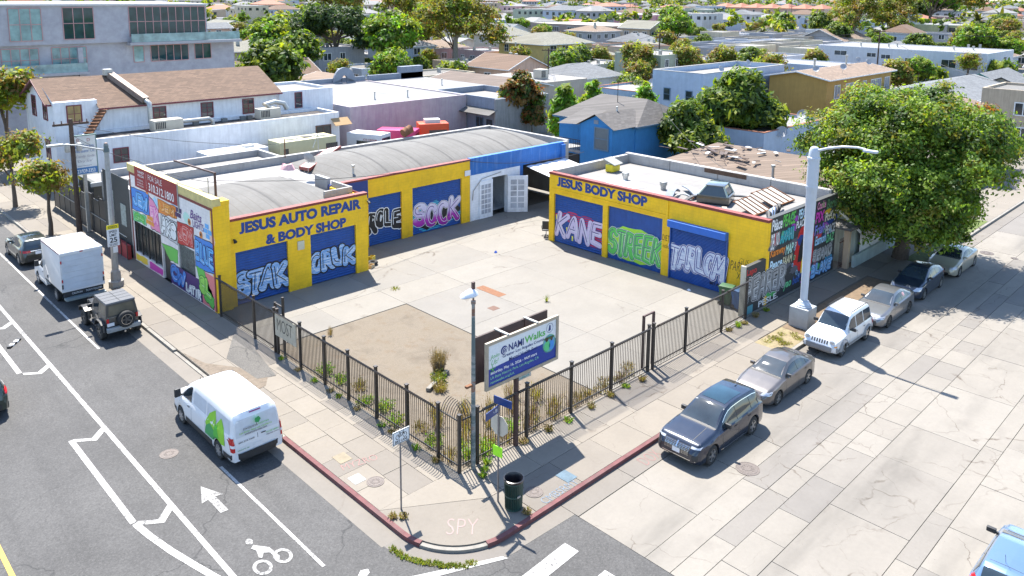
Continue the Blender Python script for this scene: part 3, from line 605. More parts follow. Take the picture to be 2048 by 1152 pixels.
# skylight with panes
sk = bx('skylight', M_TRIM, RB, 0, .01, 0, .01, 4.3, 4.31)
m = MB(); A, B_, Cc, D_ = Vector((11.1, 28.95, 4.55)), Vector((15.5, 31.9, 5.15)), Vector((15.1, 33.0, 4.85)), Vector((11.1, 30.3, 4.45))
bpy.data.objects.remove(sk)
m = MB(); 
for p, q in ((A, B_), (B_, Cc), (Cc, D_), (D_, A)): m.bar(p, q, .1, .22)
sk = m.build('skylight', M_TRIM, RB)
for k in range(3):
    a, b = k/3+.02, (k+1)/3-.02; m = MB(); m.face([A.lerp(D_, a)+Vector((0, 0, .1)), A.lerp(D_, b)+Vector((0, 0, .1)), B_.lerp(Cc, b)+Vector((0, 0, .1)), B_.lerp(Cc, a)+Vector((0, 0, .1))]); m.build('skylight_pane', plain('skylight_panel', (.6, .6, .6), .5, .15), sk)
W1 = Wall2D((0, 19.7, 0), (1, 0, 0), (0, -1, 0)); W2 = Wall2D((0, 23.37, 0), (1, 0, 0), (0, -1, 0)); W0 = Wall2D((0, 31.6, 0), (0, -1, 0), (-1, 0, 0))
W1.text('JESUS AUTO REPAIR', 1.47, 3.98, 7.69, .62, M_SIGNB, RB, bold=.055, h=.008); W1.text('& BODY SHOP', 2.96, 3.08, 5.14, .57, M_SIGNB, RB, bold=.055, h=.008)
o = W1.text('1021', 4.8, 2.2, .01, .01, M_SIGNB, RB); bpy.data.objects.remove(o)
d = rolldoor(W1, 1.2, 4.27, 3.03, M_DOORB, RB); W1.graffiti('STAK', 1.22, .2, 3.0, 1.85, [(.09, K), (.045, STRK)], d, 3, over=1.3, h=-.11, fat=.215, inner=(K, WHT))
d = rolldoor(W1, 5.7, 8.75, 3.06, M_DOORB, RB); W1.graffiti('ORUK', 5.75, .4, 2.95, 1.45, [(.09, K), (.045, STRK)], d, 5, arc=.15, over=1.3, h=-.11, fat=.195, inner=(K, WHT))
W1.text('4HF', 8.15, .75, .5, .2, K, d, h=-.09, bold=0, name='graffiti')
d = rolldoor(W2, 12.15, 14.87, 3.39, M_DOORB, RB); W2.graffiti('ROLE', 12.2, .6, 2.65, 1.65, [(.085, WHT), (.05, K)], d, 8, arc=.2, over=1.3, h=-.11, fat=.19, inner=(WHT, K))
PINKM = gradz('pink_magenta_fade', .4, 2.2, (.0, (.28, .01, .25)), (.35, (.45, .03, .38)), (.55, (.62, .5, .68)), (1, (.72, .66, .74)))
d = rolldoor(W2, 15.8, 20.28, 3.45, M_DOORB, RB)
W2.blob(18.05, 1.05, 2.15, .95, C_('cyan', (.05, .42, .52)), d, h=-.122, jag=.25, seed=4, name='graffiti'); W2.blob(18.05, 1.0, 2.0, .8, K, d, h=-.119, jag=.22, seed=5, name='graffiti')
W2.graffiti('SOCK', 16.0, .2, 4.15, 2.1, [(.07, WHT), (.05, C_('purple', (.10, .01, .16))), (.035, PINKM)], d, 11, jit=.22, over=1.25, h=-.112, fat=.2, inner=(PU, WHT))
for u, v in ((16.3, 1.9), (17.9, .55), (18.9, .8), (20.0, 1.7)):
    W2.poly([(u+(.13 if k % 2 == 0 else .03)*math.cos(k*PI/4), v+(.16 if k % 2 == 0 else .03)*math.sin(k*PI/4)) for k in range(8)], C_('gold', (.8, .55, .05)), d, h=-.085, name='graffiti')
# wall lamps, meter box, notice, doors of the white panel
for W, u, v in ((W1, 1.15, 3.75), (W1, 9.62, 4.35)):
    o = W.o+W.du*u+W.dv*v; m = MB(); m.cyl(o, o+W.n*.12, .05); m.cyl(o+W.n*.1, o+W.n*.22+Vector((0, 0, -.1)), .07, .1); m.build('wall_lamp', plain('lamp_black', (.03, .03, .03), .5), RB, smooth=40)
bx('meter_box', plain('cream_box', (.6, .55, .4), .6), RB, 4.85, 5.25, 19.6, 19.695, 2.35, 2.85, .01); bx('notice_board', plain('white_notice', (.7, .7, .72), .6), RB, 20.55, 21.1, 23.30, 23.325, 3.55, 3.95)
def paneldoor(w_, h_, mat, parent, n=(3, 6), name='door', glass=True):
    """a leaf in local x (0..w), z; panes as sub-parts"""
    d = bx(name, mat, parent, 0, w_, -.025, .025, 0, h_)
    for i in range(n[0]):
        for j in range(n[1]):
            x0 = w_*(.14+.74*i/n[0]); x1 = x0+w_*.74/n[0]*.82; z0 = h_*(.12+.8*j/n[1]); z1 = z0+h_*.8/n[1]*.82
            mm = MB(); mm.box(x0, x1, -.034, .034, z0, z1); mm.build('door_pane', glassmat('dusty_pane', (.30, .33, .38), .3) if glass else M_WHW, d)
    return d
d = paneldoor(1.35, 2.9, M_WHW, RB, (3, 6)); d.location = (21.98, 23.30, .02)
d = paneldoor(1.55, 2.9, M_WHW, RB, (2, 5)); d.location = (24.95, 23.3, .02); d.rotation_euler = (0, 0, math.radians(-38))
m = MB(); m.tube([(21.3, 23.3, 1.6), (21.35, 23.28, 2.3), (22.2, 23.28, 3.1), (24.2, 23.28, 3.35)], .03, 6); m.build('conduit', M_CMU, RB)
m = MB(); m.box(21.2, 26.3, 24.5, 29, .0, .02); m.box(26.25, 26.3, 23.7, 29, 0, 4.2); m.box(21.15, 21.2, 23.7, 29, 0, 4.2); m.box(21.2, 26.25, 28.95, 29, 0, 4.2); m.build('interior_wall', M_WHW, RB)
# carport canopy in the passage
cn = thing('carport_canopy', 'white sheet metal canopy over the dark passage between the shops', 'canopy', (0, 0, 0))
m = MB()
for k in range(9):
    x = 26.75+k*.5; m.face([(x, 23.1, 3.42+.05*(k % 2)), (x+.5, 23.1, 3.42+.05*((k+1) % 2)), (x+.5-.6*.9, 19.0+(8-k)*.0, 3.0+.05*((k+1) % 2)), (x-.6*.9, 19.0, 3.0+.05*(k % 2))])
m.build('roof_sheet', plain('white_sheet_metal', (.66, .66, .67), .5, .15, 2, dirt=(.45, .4, .33)), cn)
for x, y in ((26.4, 19.1), (30.3, 19.1)): m = MB().cyl((x, y, 0), (x, y, 2.98), .05); m.build('post', M_CMU, cn)
m = MB().bar((26.3, 19.1, 2.94), (30.5, 19.1, 2.94), .08, .1); m.build('beam', M_CMU, cn)
# ------------------------------------------------------------ mural on the street side
mur = bpy.data.objects['mural_wall']
sgn = thing('for_sale_sign', 'dark red for sale banner with phone number on the mural wall', 'sign')
W0.rect(1.2, 4.95, 6.45, 1.28, flat('banner_red', (.27, .015, .02)), sgn, h=.045, name='banner'); bx('banner_post', M_CMU, sgn, -.06, -.01, 23.8, 23.88, 4.6, 6.3)
W0.text('FOR SALE', 3.45, 5.72, 2.1, .33, WHT, sgn, bold=-.01, h=.052); W0.text('310.312.1800', 3.45, 5.08, 3.75, .48, WHT, sgn, bold=.012, h=.052)
W0.text('KENNEDY', 1.75, 5.9, 1.1, .15, WHT, sgn, bold=.01, h=.052); W0.text('WILSON', 1.75, 5.68, 1.0, .15, WHT, sgn, bold=.01, h=.052); W0.rect(3.1, 5.1, .02, .95, WHT, sgn, h=.051, name='banner_rule')
for k, t in enumerate(('BROKERAGE', 'LISTED BY', 'KW.COM')): W0.text(t, 1.6, 5.42-k*.17, 1.0, .09, WHT, sgn, bold=0, h=.052)
def G0(word, u0, v0, u1, v1, fill, out=K, seed=1, arc=0, lw=.03): W0.graffiti(word, u0, v0, u1-u0, v1-v0, [(.08, out), (.08-lw, fill)], mur, seed, arc=arc, over=1.3, inner=(out, WHT))
def shape(pts, mat, seed=0, h=.004, out=True):
    """painted block with ragged sides; outline below"""
    r = random.Random(seed); P_ = []
    for i in range(len(pts)):
        a, b = pts[i], pts[(i+1) % len(pts)]
        for k in range(5): t = k/5; P_.append((a[0]+(b[0]-a[0])*t+r.uniform(-.05, .05), a[1]+(b[1]-a[1])*t+r.uniform(-.05, .05)))
    if out:
        c = np.mean(np.array(P_), 0); W0.poly([(c[0]+(x-c[0])*1.05, c[1]+(y-c[1])*1.06) for x, y in P_], K, mur, h=h, name='graffiti_outline')
    return W0.poly(P_, mat, mur, h=h+.002, name='graffiti_block')
shape([(.36, 3.35), (3.07, 3.5), (3.19, 4.84), (.38, 4.74)], LB, 1); G0('JEW', .6, 3.6, 2.9, 4.6, CYN, DB, 21)
shape([(3.2, 2.75), (4.75, 2.75), (4.4, 4.3), (3.3, 4.75)], PK, 2); G0('RK', 3.3, 3.0, 4.5, 4.3, C_('rose', (.8, .4, .55)), MA, 22)
shape([(4.7, 3.98), (7.25, 4.16), (7.36, 4.86), (4.66, 4.77)], OR, 3); G0('UEM', 4.9, 4.15, 7.0, 4.75, C_('amber', (.8, .35, .06)), C_('rust', (.35, .07, .02)), 23)
shape([(.36, 2.64), (2.55, 2.75), (2.55, 3.3), (.41, 3.28)], MG, 4); G0('GR', .6, 2.72, 2.3, 3.25, GR, C_('deep_green', (.02, .2, .06)), 24)
for i in range(3):
    for j in range(2): W0.rect(2.55+i*.43+(.2 if j else 0), 2.9+j*.3, .4, .26, C_('brick_orange', (.75, .3, .04)), mur, h=.012, name='painted_brick'); W0.rect(7.15+i*.27+(.12 if j else 0), 4.3+j*.3, .25, .26, C_('brick_purple', (.05, .02, .1)), mur, h=.012, name='painted_brick')
shape([(4.9, 2.68), (7.12, 2.66), (7.2, 3.95), (5.0, 3.9)], LG, 5); G0('AKS', 5.0, 2.75, 7.1, 3.9, WHT, K, 25, lw=.035)
shape([(7.26, 2.75), (9.45, 2.9), (9.5, 4.1), (7.34, 4.05)], RD, 6); G0('JEM', 7.4, 2.95, 9.3, 3.95, C_('scarlet', (.6, .05, .04)), C_('blush', (.75, .5, .45)), 26, lw=.018)
shape([(4.8, 2.2), (7.2, 2.3), (7.05, 1.5), (6.0, 1.4)], GR, 7)
W0.rect(5.95, .05, 4.3, 1.25, C_('plum', (.06, .02, .14)), mur, h=.0025, name='graffiti_block'); W0.rect(10.25, .05, 1.75, 1.9, C_('salmon', (.7, .2, .2)), mur, h=.0022, name='graffiti_block')
shape([(9.62, 1.95), (11.95, 2.16), (12.05, 3.75), (9.67, 3.7)], LB, 8); G0('BLUE', 9.7, 2.2, 11.9, 3.6, CYN, DB, 27)
for u, v in ((11.3, 4.6), (11.1, 4.32), (11.62, 4.32), (11.36, 4.05)): W0.rect(u-.22, v-.12, .46, .24, CYN, mur, h=.012, name='painted_brick')
W0.text('Baits', 9.2, 4.62, 1.5, .5, PU, mur, bold=.015, h=.012, shear=.3, name='graffiti'); W0.text('LIGHTS', 9.5, 4.2, 1.4, .38, PU, mur, bold=.01, h=.014, name='graffiti')
shape([(9.63, 2.0), (10.55, 2.05), (11.0, 1.5), (11.75, .75), (11.6, .1), (10.6, .35), (10.1, 1.1)], GR, 9); G0('SL', 10.0, .5, 11.4, 1.7, C_('lime', (.3, .65, .1)), C_('deep_green2', (.03, .22, .04)), 28)
G0('CW', 6.0, .15, 7.9, 1.3, LB, DB, 29); G0('LATIR', 8.05, .08, 10.1, .72, WHT, DB, 30)
shape([(.4, .1), (2.3, .12), (2.3, .5), (.45, .52)], YL, 10, out=False); shape([(2.62, .05), (4.7, .1), (4.75, .55), (2.67, .5)], MA, 11, out=False); shape([(10.7, .95), (12.1, .6), (12.1, 1.9), (11.4, 1.8)], C_('salmon', (.7, .2, .2)), 12, out=False)
for u, v in ((9.05, 4.35), (10.5, 3.95), (3.0, 4.95)): W0.blob(u, v, .2, .2, OR, mur, h=.012, seed=int(u), name='graffiti'); W0.blob(u, v, .09, .09, K, mur, h=.016, name='graffiti')
for k, (u, v, a, c) in enumerate(((8.7, 4.5, .45, 'pale_mint'), (4.2, 4.5, .35, 'pale_blue'), (11.9, 3.95, .3, 'peach'), (7.0, 4.95, .3, 'pale_blue'))): W0.blob(u, v, a, .3, C_(c, {'pale_mint': (.45, .7, .6), 'pale_blue': (.35, .6, .8), 'peach': (.8, .5, .35)}[c]), mur, h=.003, seed=k, jag=.2, name='graffiti')
# barred window, door, shutter in the mural wall
M_BAR = plain('black_iron', (.025, .025, .027), .5, .2, 5); M_DARK = plain('dark_opening', (.02, .022, .022), .8)
wd = bx('barred_window', glassmat('dim_window', (.03, .045, .045), .15), RB, .16, .2, 26.86, 31.14, .6, 2.62)
for k in range(5): bx('window_bar', M_BAR, wd, .02, .08, 26.86+k*1.05, 26.95+k*1.05, .6, 2.62)
for k in range(24): MB().cyl((.07, 26.95+k*.175, .62), (.07, 26.95+k*.175, 2.6), .012, n=5).build('window_bar', M_BAR, wd)
dr = bx('street_door', plain('black_door', (.03, .032, .03), .5), RB, .12, .18, 25.62, 26.73, .02, 2.16); bx('door_handle', plain('steel', (.4, .4, .4), .35, metal=.8), dr, .07, .12, 25.75, 25.85, 1.0, 1.15)
sh = rolldoor(Wall2D((0, 31.6, 0), (0, -1, 0), (-1, 0, 0)), 7.27, 9.48, 2.77, plain('scribbled_shutter', (.3, .33, .3), .5, .5, 6, dirt=(.05, .05, .05)), RB, vertical=True, name='shutter', z0=.62)
for k in range(15): MB().cyl((.05, 22.2+k*.145, .62), (.05, 22.2+k*.145, 2.76), .012, n=5).build('shutter_bar', M_BAR, sh)
# ------------------------------------------------------------ body shop
BS = thing('body_shop_building', 'yellow body shop with three graffiti doors and a lettered mural side', 'building')
m = MB(); wallseg(m, 'y', .2, 16.3, 22.1, 22.42, 0, 4.70, [(11.6, 15.85, 0, 3.40), (7.0, 11.2, 0, 3.49), (2.6, 6.38, 0, 3.3)]); m.build('front_wall', M_YEL, BS)
bx('parapet_trim', M_TRIM, BS, 22.06, 22.46, .16, 16.34, 4.70, 4.86); m = MB(); m.box(22.04, 22.098, 6.72, 16.0, 3.72, 3.80); m.box(22.04, 22.098, 6.60, 6.72, 3.5, 4.69); m.build('ledge', M_YEL, BS)
m = MB(); m.box(22.42, 30.8, .2, .5, 0, 4.88); m.build('mural_side_wall', M_BLK, BS)
m = MB(); m.box(30.45, 30.8, .5, 16.3, 0, 5.05); m.box(22.42, 30.45, 16.0, 16.3, 0, 4.95); m.build('back_parapet', M_CMU, BS)
for k in range(4): bx('parapet_panel', M_CMU, BS, 30.40, 30.447, .6+k*3.9, 4.4+k*3.9, 4.35, 5.03)
bx('parapet_stain', plain('rusted_flashing', (.09, .05, .03), .8, .5, 6), BS, 30.38, 30.398, 6.2, 9.4, 4.72, 5.02)
m = MB(); m.face([(22.42, .5, 4.33), (30.45, .5, 4.33), (30.45, 16, 4.33), (22.42, 16, 4.33)]); m.build('flat_roof', M_ROOFW, BS)
WB = Wall2D((22.1, 16.3, 0), (0, -1, 0), (-1, 0, 0)); WS = Wall2D((22.1, .2, 0), (1, 0, 0), (0, -1, 0))
WB.text('JESUS BODY SHOP', .7, 3.98, 7.45, .64, M_SIGNB, BS, bold=.055, h=.008)
d = rolldoor(WB, .45, 4.7, 3.41, M_DOORB, BS)
WB.blob(2.6, 1.9, 2.0, .45, C_('crimson', (.55, .02, .08)), d, h=-.122, jag=.3, seed=3, name='graffiti'); WB.rect(3.4, .35, 1.28, 1.6, C_('crimson', (.5, .02, .08)), d, h=-.1225, name='graffiti')
WB.graffiti('KANE', .6, .1, 4.1, 2.35, [(.05, DB), (.035, C_('lilac', (.62, .52, .68)))], d, 14, jit=.12, over=1.2, h=-.112, fat=.19, inner=(DB, WHT))
for u, v in ((.55, .5), (.55, 1.6), (1.5, .9), (2.0, .4), (2.6, 1.1), (2.7, .5), (3.6, 1.6), (3.75, 1.0)): WB.rect(u, v, .13, .34, C_('lemon', (.8, .75, .1)), d, h=-.118, name='graffiti')
WB.text('HZ', 3.95, .95, .4, .25, C_('crimson', (.55, .02, .08)), d, h=-.09, name='graffiti')
d = rolldoor(WB, 5.1, 9.3, 3.5, M_DOORB, BS, vertical=True, name='board_door')
WB.blob(7.2, 1.3, 2.2, 1.1, C_('lime_glow', (.4, .7, .05)), d, h=-.121, jag=.08, seed=8, name='graffiti'); WB.graffiti('STREEK', 5.15, .05, 4.15, 2.4, [(.085, C_('pale_green', (.6, .8, .5))), (.065, PU), (.045, C_('vivid_green', (.12, .55, .10)))], d, 16, jit=.16, over=1.25, h=-.112, fat=.15, inner=(PU, C_('pale_green', (.6, .8, .5))))
sh = rolldoor(WB, 9.92, 13.7, 3.25, M_DOORB, BS, depth=.02, pitch=.085)
WB.graffiti('TARLOM', 9.98, .3, 3.66, 2.0, [(.1, WHT), (.085, C_('indigo', (.03, .02, .22))), (.055, STRW)], sh, 18, jit=.16, over=1.4, arc=.1, h=.045, fat=.165, inner=(C_('indigo', (.03, .02, .22)), WHT))
WB.text('MTA', 12.75, .35, .6, .18, K, sh, h=.07, bold=.01, name='graffiti')
m = MB(); m.bbox(21.72, 22.09, 2.53, 6.42, 3.22, 3.64, .02); m.build('shutter_box', plain('bright_blue_steel', (.02, .13, .50), .4, .15), BS)
for y in (2.56, 6.34): bx('shutter_rail', M_DOORB, BS, 21.98, 22.09, y-.04, y+.04, 0, 3.22)
WB.text('DIET', 9.35, 2.2, .5, .35, K, BS, bold=-.01, h=.01, name='graffiti'); WB.text('nobs', 9.4, 1.75, .45, .25, K, BS, bold=-.01, h=.01, name='graffiti')
WB.text('PARLO', 13.95, 1.55, 1.1, .55, K, BS, bold=-.015, h=.01, shear=.3, name='graffiti'); WB.text('GUS', 14.5, 2.05, .6, .3, K, BS, bold=-.02, h=.01, shear=.3, name='graffiti'); WB.text('XC.', 14.4, 1.1, .6, .4, K, BS, bold=-.02, h=.01, name='graffiti')
# mural of names on the street side; the cartoon dog of the photo is left out of the red arch
wl = bpy.data.objects['mural_side_wall']
def GS(word, u0, v1, u1, v0, mat, out=None, seed=1, fat=.05):
    if out: WS.graffiti(word, u0, v0, u1-u0, v1-v0, [(fat+.03, out), (fat, mat)], wl, seed, jit=.14, over=1.3, h=.011, inner=(K, WHT))
    else: WS.text(word, u0-.05, v0-.02, (u1-u0)*1.08, (v1-v0)*1.02, K, wl, bold=.07, h=.0075, shear=.15, name='graffiti_outline'); WS.text(word, u0, v0, (u1-u0)*1.04, (v1-v0)*.96, mat, wl, bold=.028, h=.0095, shear=.15, name='graffiti')
rg = random.Random(15)
for k in range(34):   # older sprayed patches under the names
    cc = rg.choice([(.5, .05, .06), (.05, .3, .5), (.08, .4, .1), (.55, .35, .03), (.3, .05, .35), (.1, .1, .12), (.45, .45, .45), (.02, .05, .2), (.5, .2, .3)])
    WS.blob(rg.uniform(.5, 8.4), rg.uniform(.25, 4.6), rg.uniform(.25, .75), rg.uniform(.12, .3), C_('patch_%d' % (k % 9), cc), wl, h=.0022+k*.0001, n=16, jag=.3, seed=k, name='graffiti_patch')
TL = C_('teal', (.05, .42, .45)); GY = C_('silver', (.32, .33, .34))
GS('Peace', .4, 4.8, 1.55, 4.1, WHT); GS('PEACE', 1.65, 4.85, 3.1, 4.1, GR, seed=2); GS('PEACE', 3.5, 4.8, 4.8, 4.2, C_('ice', (.55, .75, .85))); GS('PLACE', 3.3, 4.15, 4.4, 3.7, WHT)
GS('AMAHI', 1.5, 4.05, 3.05, 3.1, TL, C_('teal_dark', (.01, .12, .14)), 3, .03); GS('DEI', .4, 4.0, .8, 3.0, WHT); GS('101', .95, 4.0, 1.35, 3.2, WHT); GS('Karaway', .42, 3.1, 2.1, 2.5, OR); GS('Peace', .42, 2.45, 1.8, 1.85, C_('ice', (.55, .75, .85))); GS('MAP', 2.2, 3.0, 3.1, 2.4, C_('pale_mint', (.45, .7, .6)))
GS('SAAM', 1.9, 2.35, 3.0, 1.85, C_('sand', (.6, .55, .35))); GS('Cookie', 5.9, 4.8, 7.0, 4.3, PK); GS('PIX', 5.75, 4.2, 6.9, 3.5, MA, seed=5); GS('Boris', 7.2, 4.75, 8.5, 4.1, C_('moss', (.1, .22, .1))); GS('PoKej', 7.05, 3.95, 8.5, 3.2, C_('cream', (.75, .68, .5))); GS('PEACE', 7.2, 3.1, 8.55, 2.5, LG)
GS('Friah', 5.75, 3.4, 7.0, 2.75, C_('periwinkle', (.2, .2, .6))); GS('Eamon', 5.9, 2.7, 7.3, 2.1, C_('pale_blue', (.35, .6, .8))); GS('DAZ', 7.45, 2.5, 8.5, 1.95, MG, seed=6)
GS('SEAMO', 5.75, 1.95, 8.2, 1.0, GY, C_('charcoal', (.05, .05, .05)), 7, .05); GS('BLAKE', 5.7, 1.0, 8.3, .1, C_('baby_blue', (.25, .5, .8)), C_('navy', (.01, .03, .15)), 8, .06)
WS.poly([(3.2, 1.2), (3.35, 2.4), (3.7, 3.4), (4.3, 3.95), (4.9, 4.0), (5.4, 3.6), (5.7, 2.9), (5.75, 1.6), (5.6, 1.0), (4.6, .9)], C_('arch_red', (.5, .015, .015)), wl, h=.005, name='graffiti'); WS.poly([(3.75, 1.6), (3.9, 2.5), (4.4, 3.2), (4.9, 3.2), (5.2, 2.4), (5.15, 1.5)], K, wl, h=.008, name='graffiti')
WS.poly([(4.2, .85), (4.25, 1.5), (4.5, 2.2), (4.65, 1.7), (5.0, 1.9), (5.15, 1.2), (5.0, .8)], C_('flame_yellow', (.85, .55, .02)), wl, h=.012, name='graffiti'); WS.blob(4.65, 1.2, .17, .28, CYN, wl, h=.016, name='graffiti')
GS('bot', 3.3, .85, 4.1, .35, C_('navy2', (.03, .1, .35))); GS('sty', 4.4, .7, 5.3, .2, GR); GS('yao', 2.2, .75, 3.1, .25, MG)
rr = random.Random(5)
for k in range(26):
    u, v = rr.uniform(.4, 8.5), rr.uniform(.2, 4.7); mt = rr.choice([WHT, GR, CYN, PK, MG, PU, C_('pale_blue', (.35, .6, .8))]); R0 = rr.uniform(.09, .16)
    P_ = [(R0*math.cos(2*PI*i/16), R0*math.sin(2*PI*i/16)) for i in range(16)]; Q_ = [(x*.75, y*.75) for x, y in P_]
    WS.mesh('painted_peace_ring', [(np.array(P_+Q_)+np.array((u, v)), [(i, (i+1) % 16, 16+(i+1) % 16, 16+i) for i in range(16)]+[(4, 20, 28, 12)][:0], 0)], mt, wl, .02); WS.rect(u-.012, v-R0*.75, .024, R0*1.5, mt, wl, h=.021, name='painted_peace_ring')
# low painted wall running from the shop to the gate
LW = thing('graffiti_wall', 'low dark wall with big silver bubble letters beside the gate bins', 'wall')
m = MB(); m.box(19.98, 22.08, .2, .42, 0, 2.7); m.build('wall', M_BLK, LW); bx('end_post', plain('pale_post', (.55, .5, .38), .8), LW, 19.86, 19.97, .18, .44, 0, 2.78)
WS.text('Lapo', -2.0, 2.1, 1.0, .45, RD, LW, h=.008, name='graffiti'); WS.graffiti('PEARER', -2.05, .45, 4.2, 1.65, [(.1, WHT), (.085, K), (.055, C_('silver2', (.30, .30, .30)))], LW, 33, jit=.14, over=1.35, h=.012, fat=.17, inner=(K, WHT)); WS.text('PESLE.', -.6, .08, 2.2, .34, WHT, LW, bold=.02, h=.008, name='graffiti')
WS.rect(-2.1, 0, .9, .45, C_('teal_low', (.1, .3, .35)), LW, h=.004, name='graffiti')
# ============================================================ FENCES, POLES, SIGNS
M_FEN = plain('fence_black_paint', (.03, .026, .024), .45, .3, 6, dirt=(.07, .045, .03))
def picket_mesh(curl, rise):
    m = MB(); pts = [(0, 0, .1), (0, 0, 1.86)]+[(curl*(1-math.cos(a)), 0, 1.86+rise*math.sin(a)) for a in (.4, .8, 1.2, 1.5)]
    m.tube(pts, .018, 4); me = bpy.data.meshes.new('picket'); me.from_pydata(m.v, [], m.f); me.materials.append(M_FEN); return me
PK1 = picket_mesh(.34, .36); PK2 = picket_mesh(-.42, .55); POSTM = None
def fence(name, label, cat, p0, p1, outdeg, posts, skip=(), tall=()):
    """fence from p0 to p1; posts at distances along it; outdeg = direction the picket tips lean to"""
    global POSTM
    t = thing(name, label, cat, (p0[0], p0[1], 0)); d = Vector((p1[0]-p0[0], p1[1]-p0[1], 0)); L = d.length; d.normalize()
    if POSTM is None:
        m = MB(); m.bbox(-.055, .055, -.055, .055, 0, 2.2, .008); m.box(-.07, .07, -.07, .07, 2.2, 2.24); o = m.build('post', M_FEN, t); POSTM = o.data; bpy.data.objects.remove(o)
    for s in posts: mkobj('post', POSTM, t, d*s)
    for z in (.26, 1.97):
        m = MB(); m.bar(Vector((0, 0, z)), d*L+Vector((0, 0, z)), .035, .05); m.build('rail', M_FEN, t)
    n = int(L/.118)
    for i in range(n):
        s = (i+.5)*L/n
        if any(abs(s-q) < .075 for q in posts): continue
        me = PK2 if any(a <= s <= b for a, b in tall) else PK1
        mkobj('picket', me, t, d*s, (0, 0, outdeg))
    return t
fence('iron_fence', 'black iron picket fence between the lot and the van side sidewalk', 'fence', (.0, .0), (.0, 13.05), PI, [0, 1.18, 3.05, 5.07, 7.08, 8.91, 10.95, 13.02], tall=[(0, 1.18)])
fence('iron_fence', 'black iron picket fence under the billboard along the concrete street', 'fence', (.13, .0), (11.22, .0), -PI/2, [.72, 3.26, 5.82, 8.4, 11.06], tall=[(0, .72)])
fence('iron_fence', 'short black iron fence in front of the green and blue bins', 'fence', (17.5, .0), (19.84, .0), -PI/2, [2.3])
g = fence('iron_gate', 'black sliding picket gate next to the mural corner', 'gate', (-.02, 13.2), (-.02, 19.1), PI, [.06, 2.1, 5.85])
m = MB(); m.box(-.02, .02, 0, 1.9, .0, 1.06); pl = m.build('plate', plain('tagged_plate', (.42, .38, .30), .7, .2, 4, dirt=(.2, .17, .12)), g); pl.location = (-.09, -2.1, 1.0)
WP = Wall2D((-.13, 13.0, 1.0), (0, -1, 0), (-1, 0, 0)); o = WP.text('MOST', .2, .3, 1.4, .6, K, None, bold=-.01, h=.004, name='graffiti'); o.parent = g; o.matrix_parent_inverse = g.matrix_basis.inverted()
gp = thing('gate_post_frame', 'tall black post frame behind the tagged plate of the sliding gate', 'gate frame', (.25, 12.9, 0))
for y in (0, .75): bx('post', M_FEN, gp, -.05, .05, y-.05, y+.05, 0, 2.75 if y == 0 else 2.3)
MB().bar((0, 0, 2.25), (0, .75, 2.25), .06).build('crossbar', M_FEN, gp)
g2 = fence('iron_gate', 'black sliding picket gate in front of the last blue shutter', 'gate', (11.45, -.03), (17.4, -.03), -PI/2, [.05, 2.65, 5.9])
gp = thing('gate_post_frame', 'tall black post frame at the end of the street side sliding gate', 'gate frame', (11.2, .32, 0))
M_MAR = plain('brown_steel', (.07, .035, .03), .6, .25, 4)
for x in (0, .75): bx('post', M_MAR, gp, x-.05, x+.05, -.05, .05, 0, 2.55 if x == 0 else 2.5)
MB().bar((-.05, 0, 2.52), (.8, 0, 2.52), .07).build('crossbar', M_MAR, gp)
# ------------------------------------------------------------ billboard
M_GALV = plain('galvanised', (.42, .42, .40), .5, .2, 6, metal=.5); M_FRM = plain('billboard_frame', (.36, .31, .24), .5, .2, 4, metal=.2); M_BRW = plain('brown_board', (.055, .033, .028), .7, .35, 3, streak=True)
bb = thing('billboard', 'billboard for a charity walk on a brown pole at the corner fence', 'billboard', (2.69, -.11, 0))
BX0, BX1, BZ0, BZ1 = -1.55, 2.27, 2.72, 4.53
MB().cyl((0, 0, 0), (0, 0, 2.7), .1, n=14).build('pole', M_MAR, bb, smooth=40)
m = MB(); m.bar((-.0, .35, 2.66), (0, -.02, 2.66), .12); m.build('bracket', M_MAR, bb)
m = MB(); m.box(BX0, BX1, -.04, .06, BZ0, BZ0+.12); m.box(BX0, BX1, -.04, .06, BZ1-.12, BZ1); m.box(BX0, BX0+.12, -.04, .06, BZ0+.12, BZ1-.12); m.box(BX1-.12, BX1, -.04, .06, BZ0+.12, BZ1-.12); m.build('frame', M_FRM, bb)
PW = Wall2D((2.69+BX0+.12, -.11, BZ0+.12), (1, 0, 0), (0, -1, 0)); LW_, LH = BX1-BX0-.24, BZ1-BZ0-.24
def pb(o): o.parent = bb; o.matrix_parent_inverse = bb.matrix_basis.inverted(); return o
V_ = lambda n, c: flat('vinyl_'+n, c, .35)
pn = pb(PW.poly([(0, LH*.42), (0, LH), (LW_, LH), (LW_, LH*.5)], V_('white', (.66, .68, .70)), None, h=.0, name='poster')); pb(PW.poly([(0, 0), (LW_, 0), (LW_, LH*.499), (0, LH*.419)], V_('blue', (.012, .04, .26)), None, h=.0, name='poster'))
NV = V_('navy', (.01, .03, .16)); VG = V_('green', (.10, .42, .08)); VW = V_('pure', (.75, .76, .78)); VL = V_('lime', (.25, .6, .35))
m_ = [('NAMI', 1.02, 1.06, .78, .27, NV, .022), ('Walks', 1.85, 1.08, 1.12, .27, VG, .02), ('Greater Los Angeles County', .72, .86, 2.2, .15, NV, .012), ('Mental Health Fest', 1.05, .66, 1.5, .15, NV, .012), ('Saturday, May 16, 2026 - 9AM start', .12, .40, 2.4, .145, VW, .018), ('LA State Historic Park, Los Angeles, CA', .12, .22, 2.5, .135, VL, .004), ('namiwalks.org/LA', .12, .05, 1.2, .125, VL, .004), ('Join', .08, .98, .48, .2, VG, -.005), ('Us!', .16, .78, .36, .2, VG, -.005)]
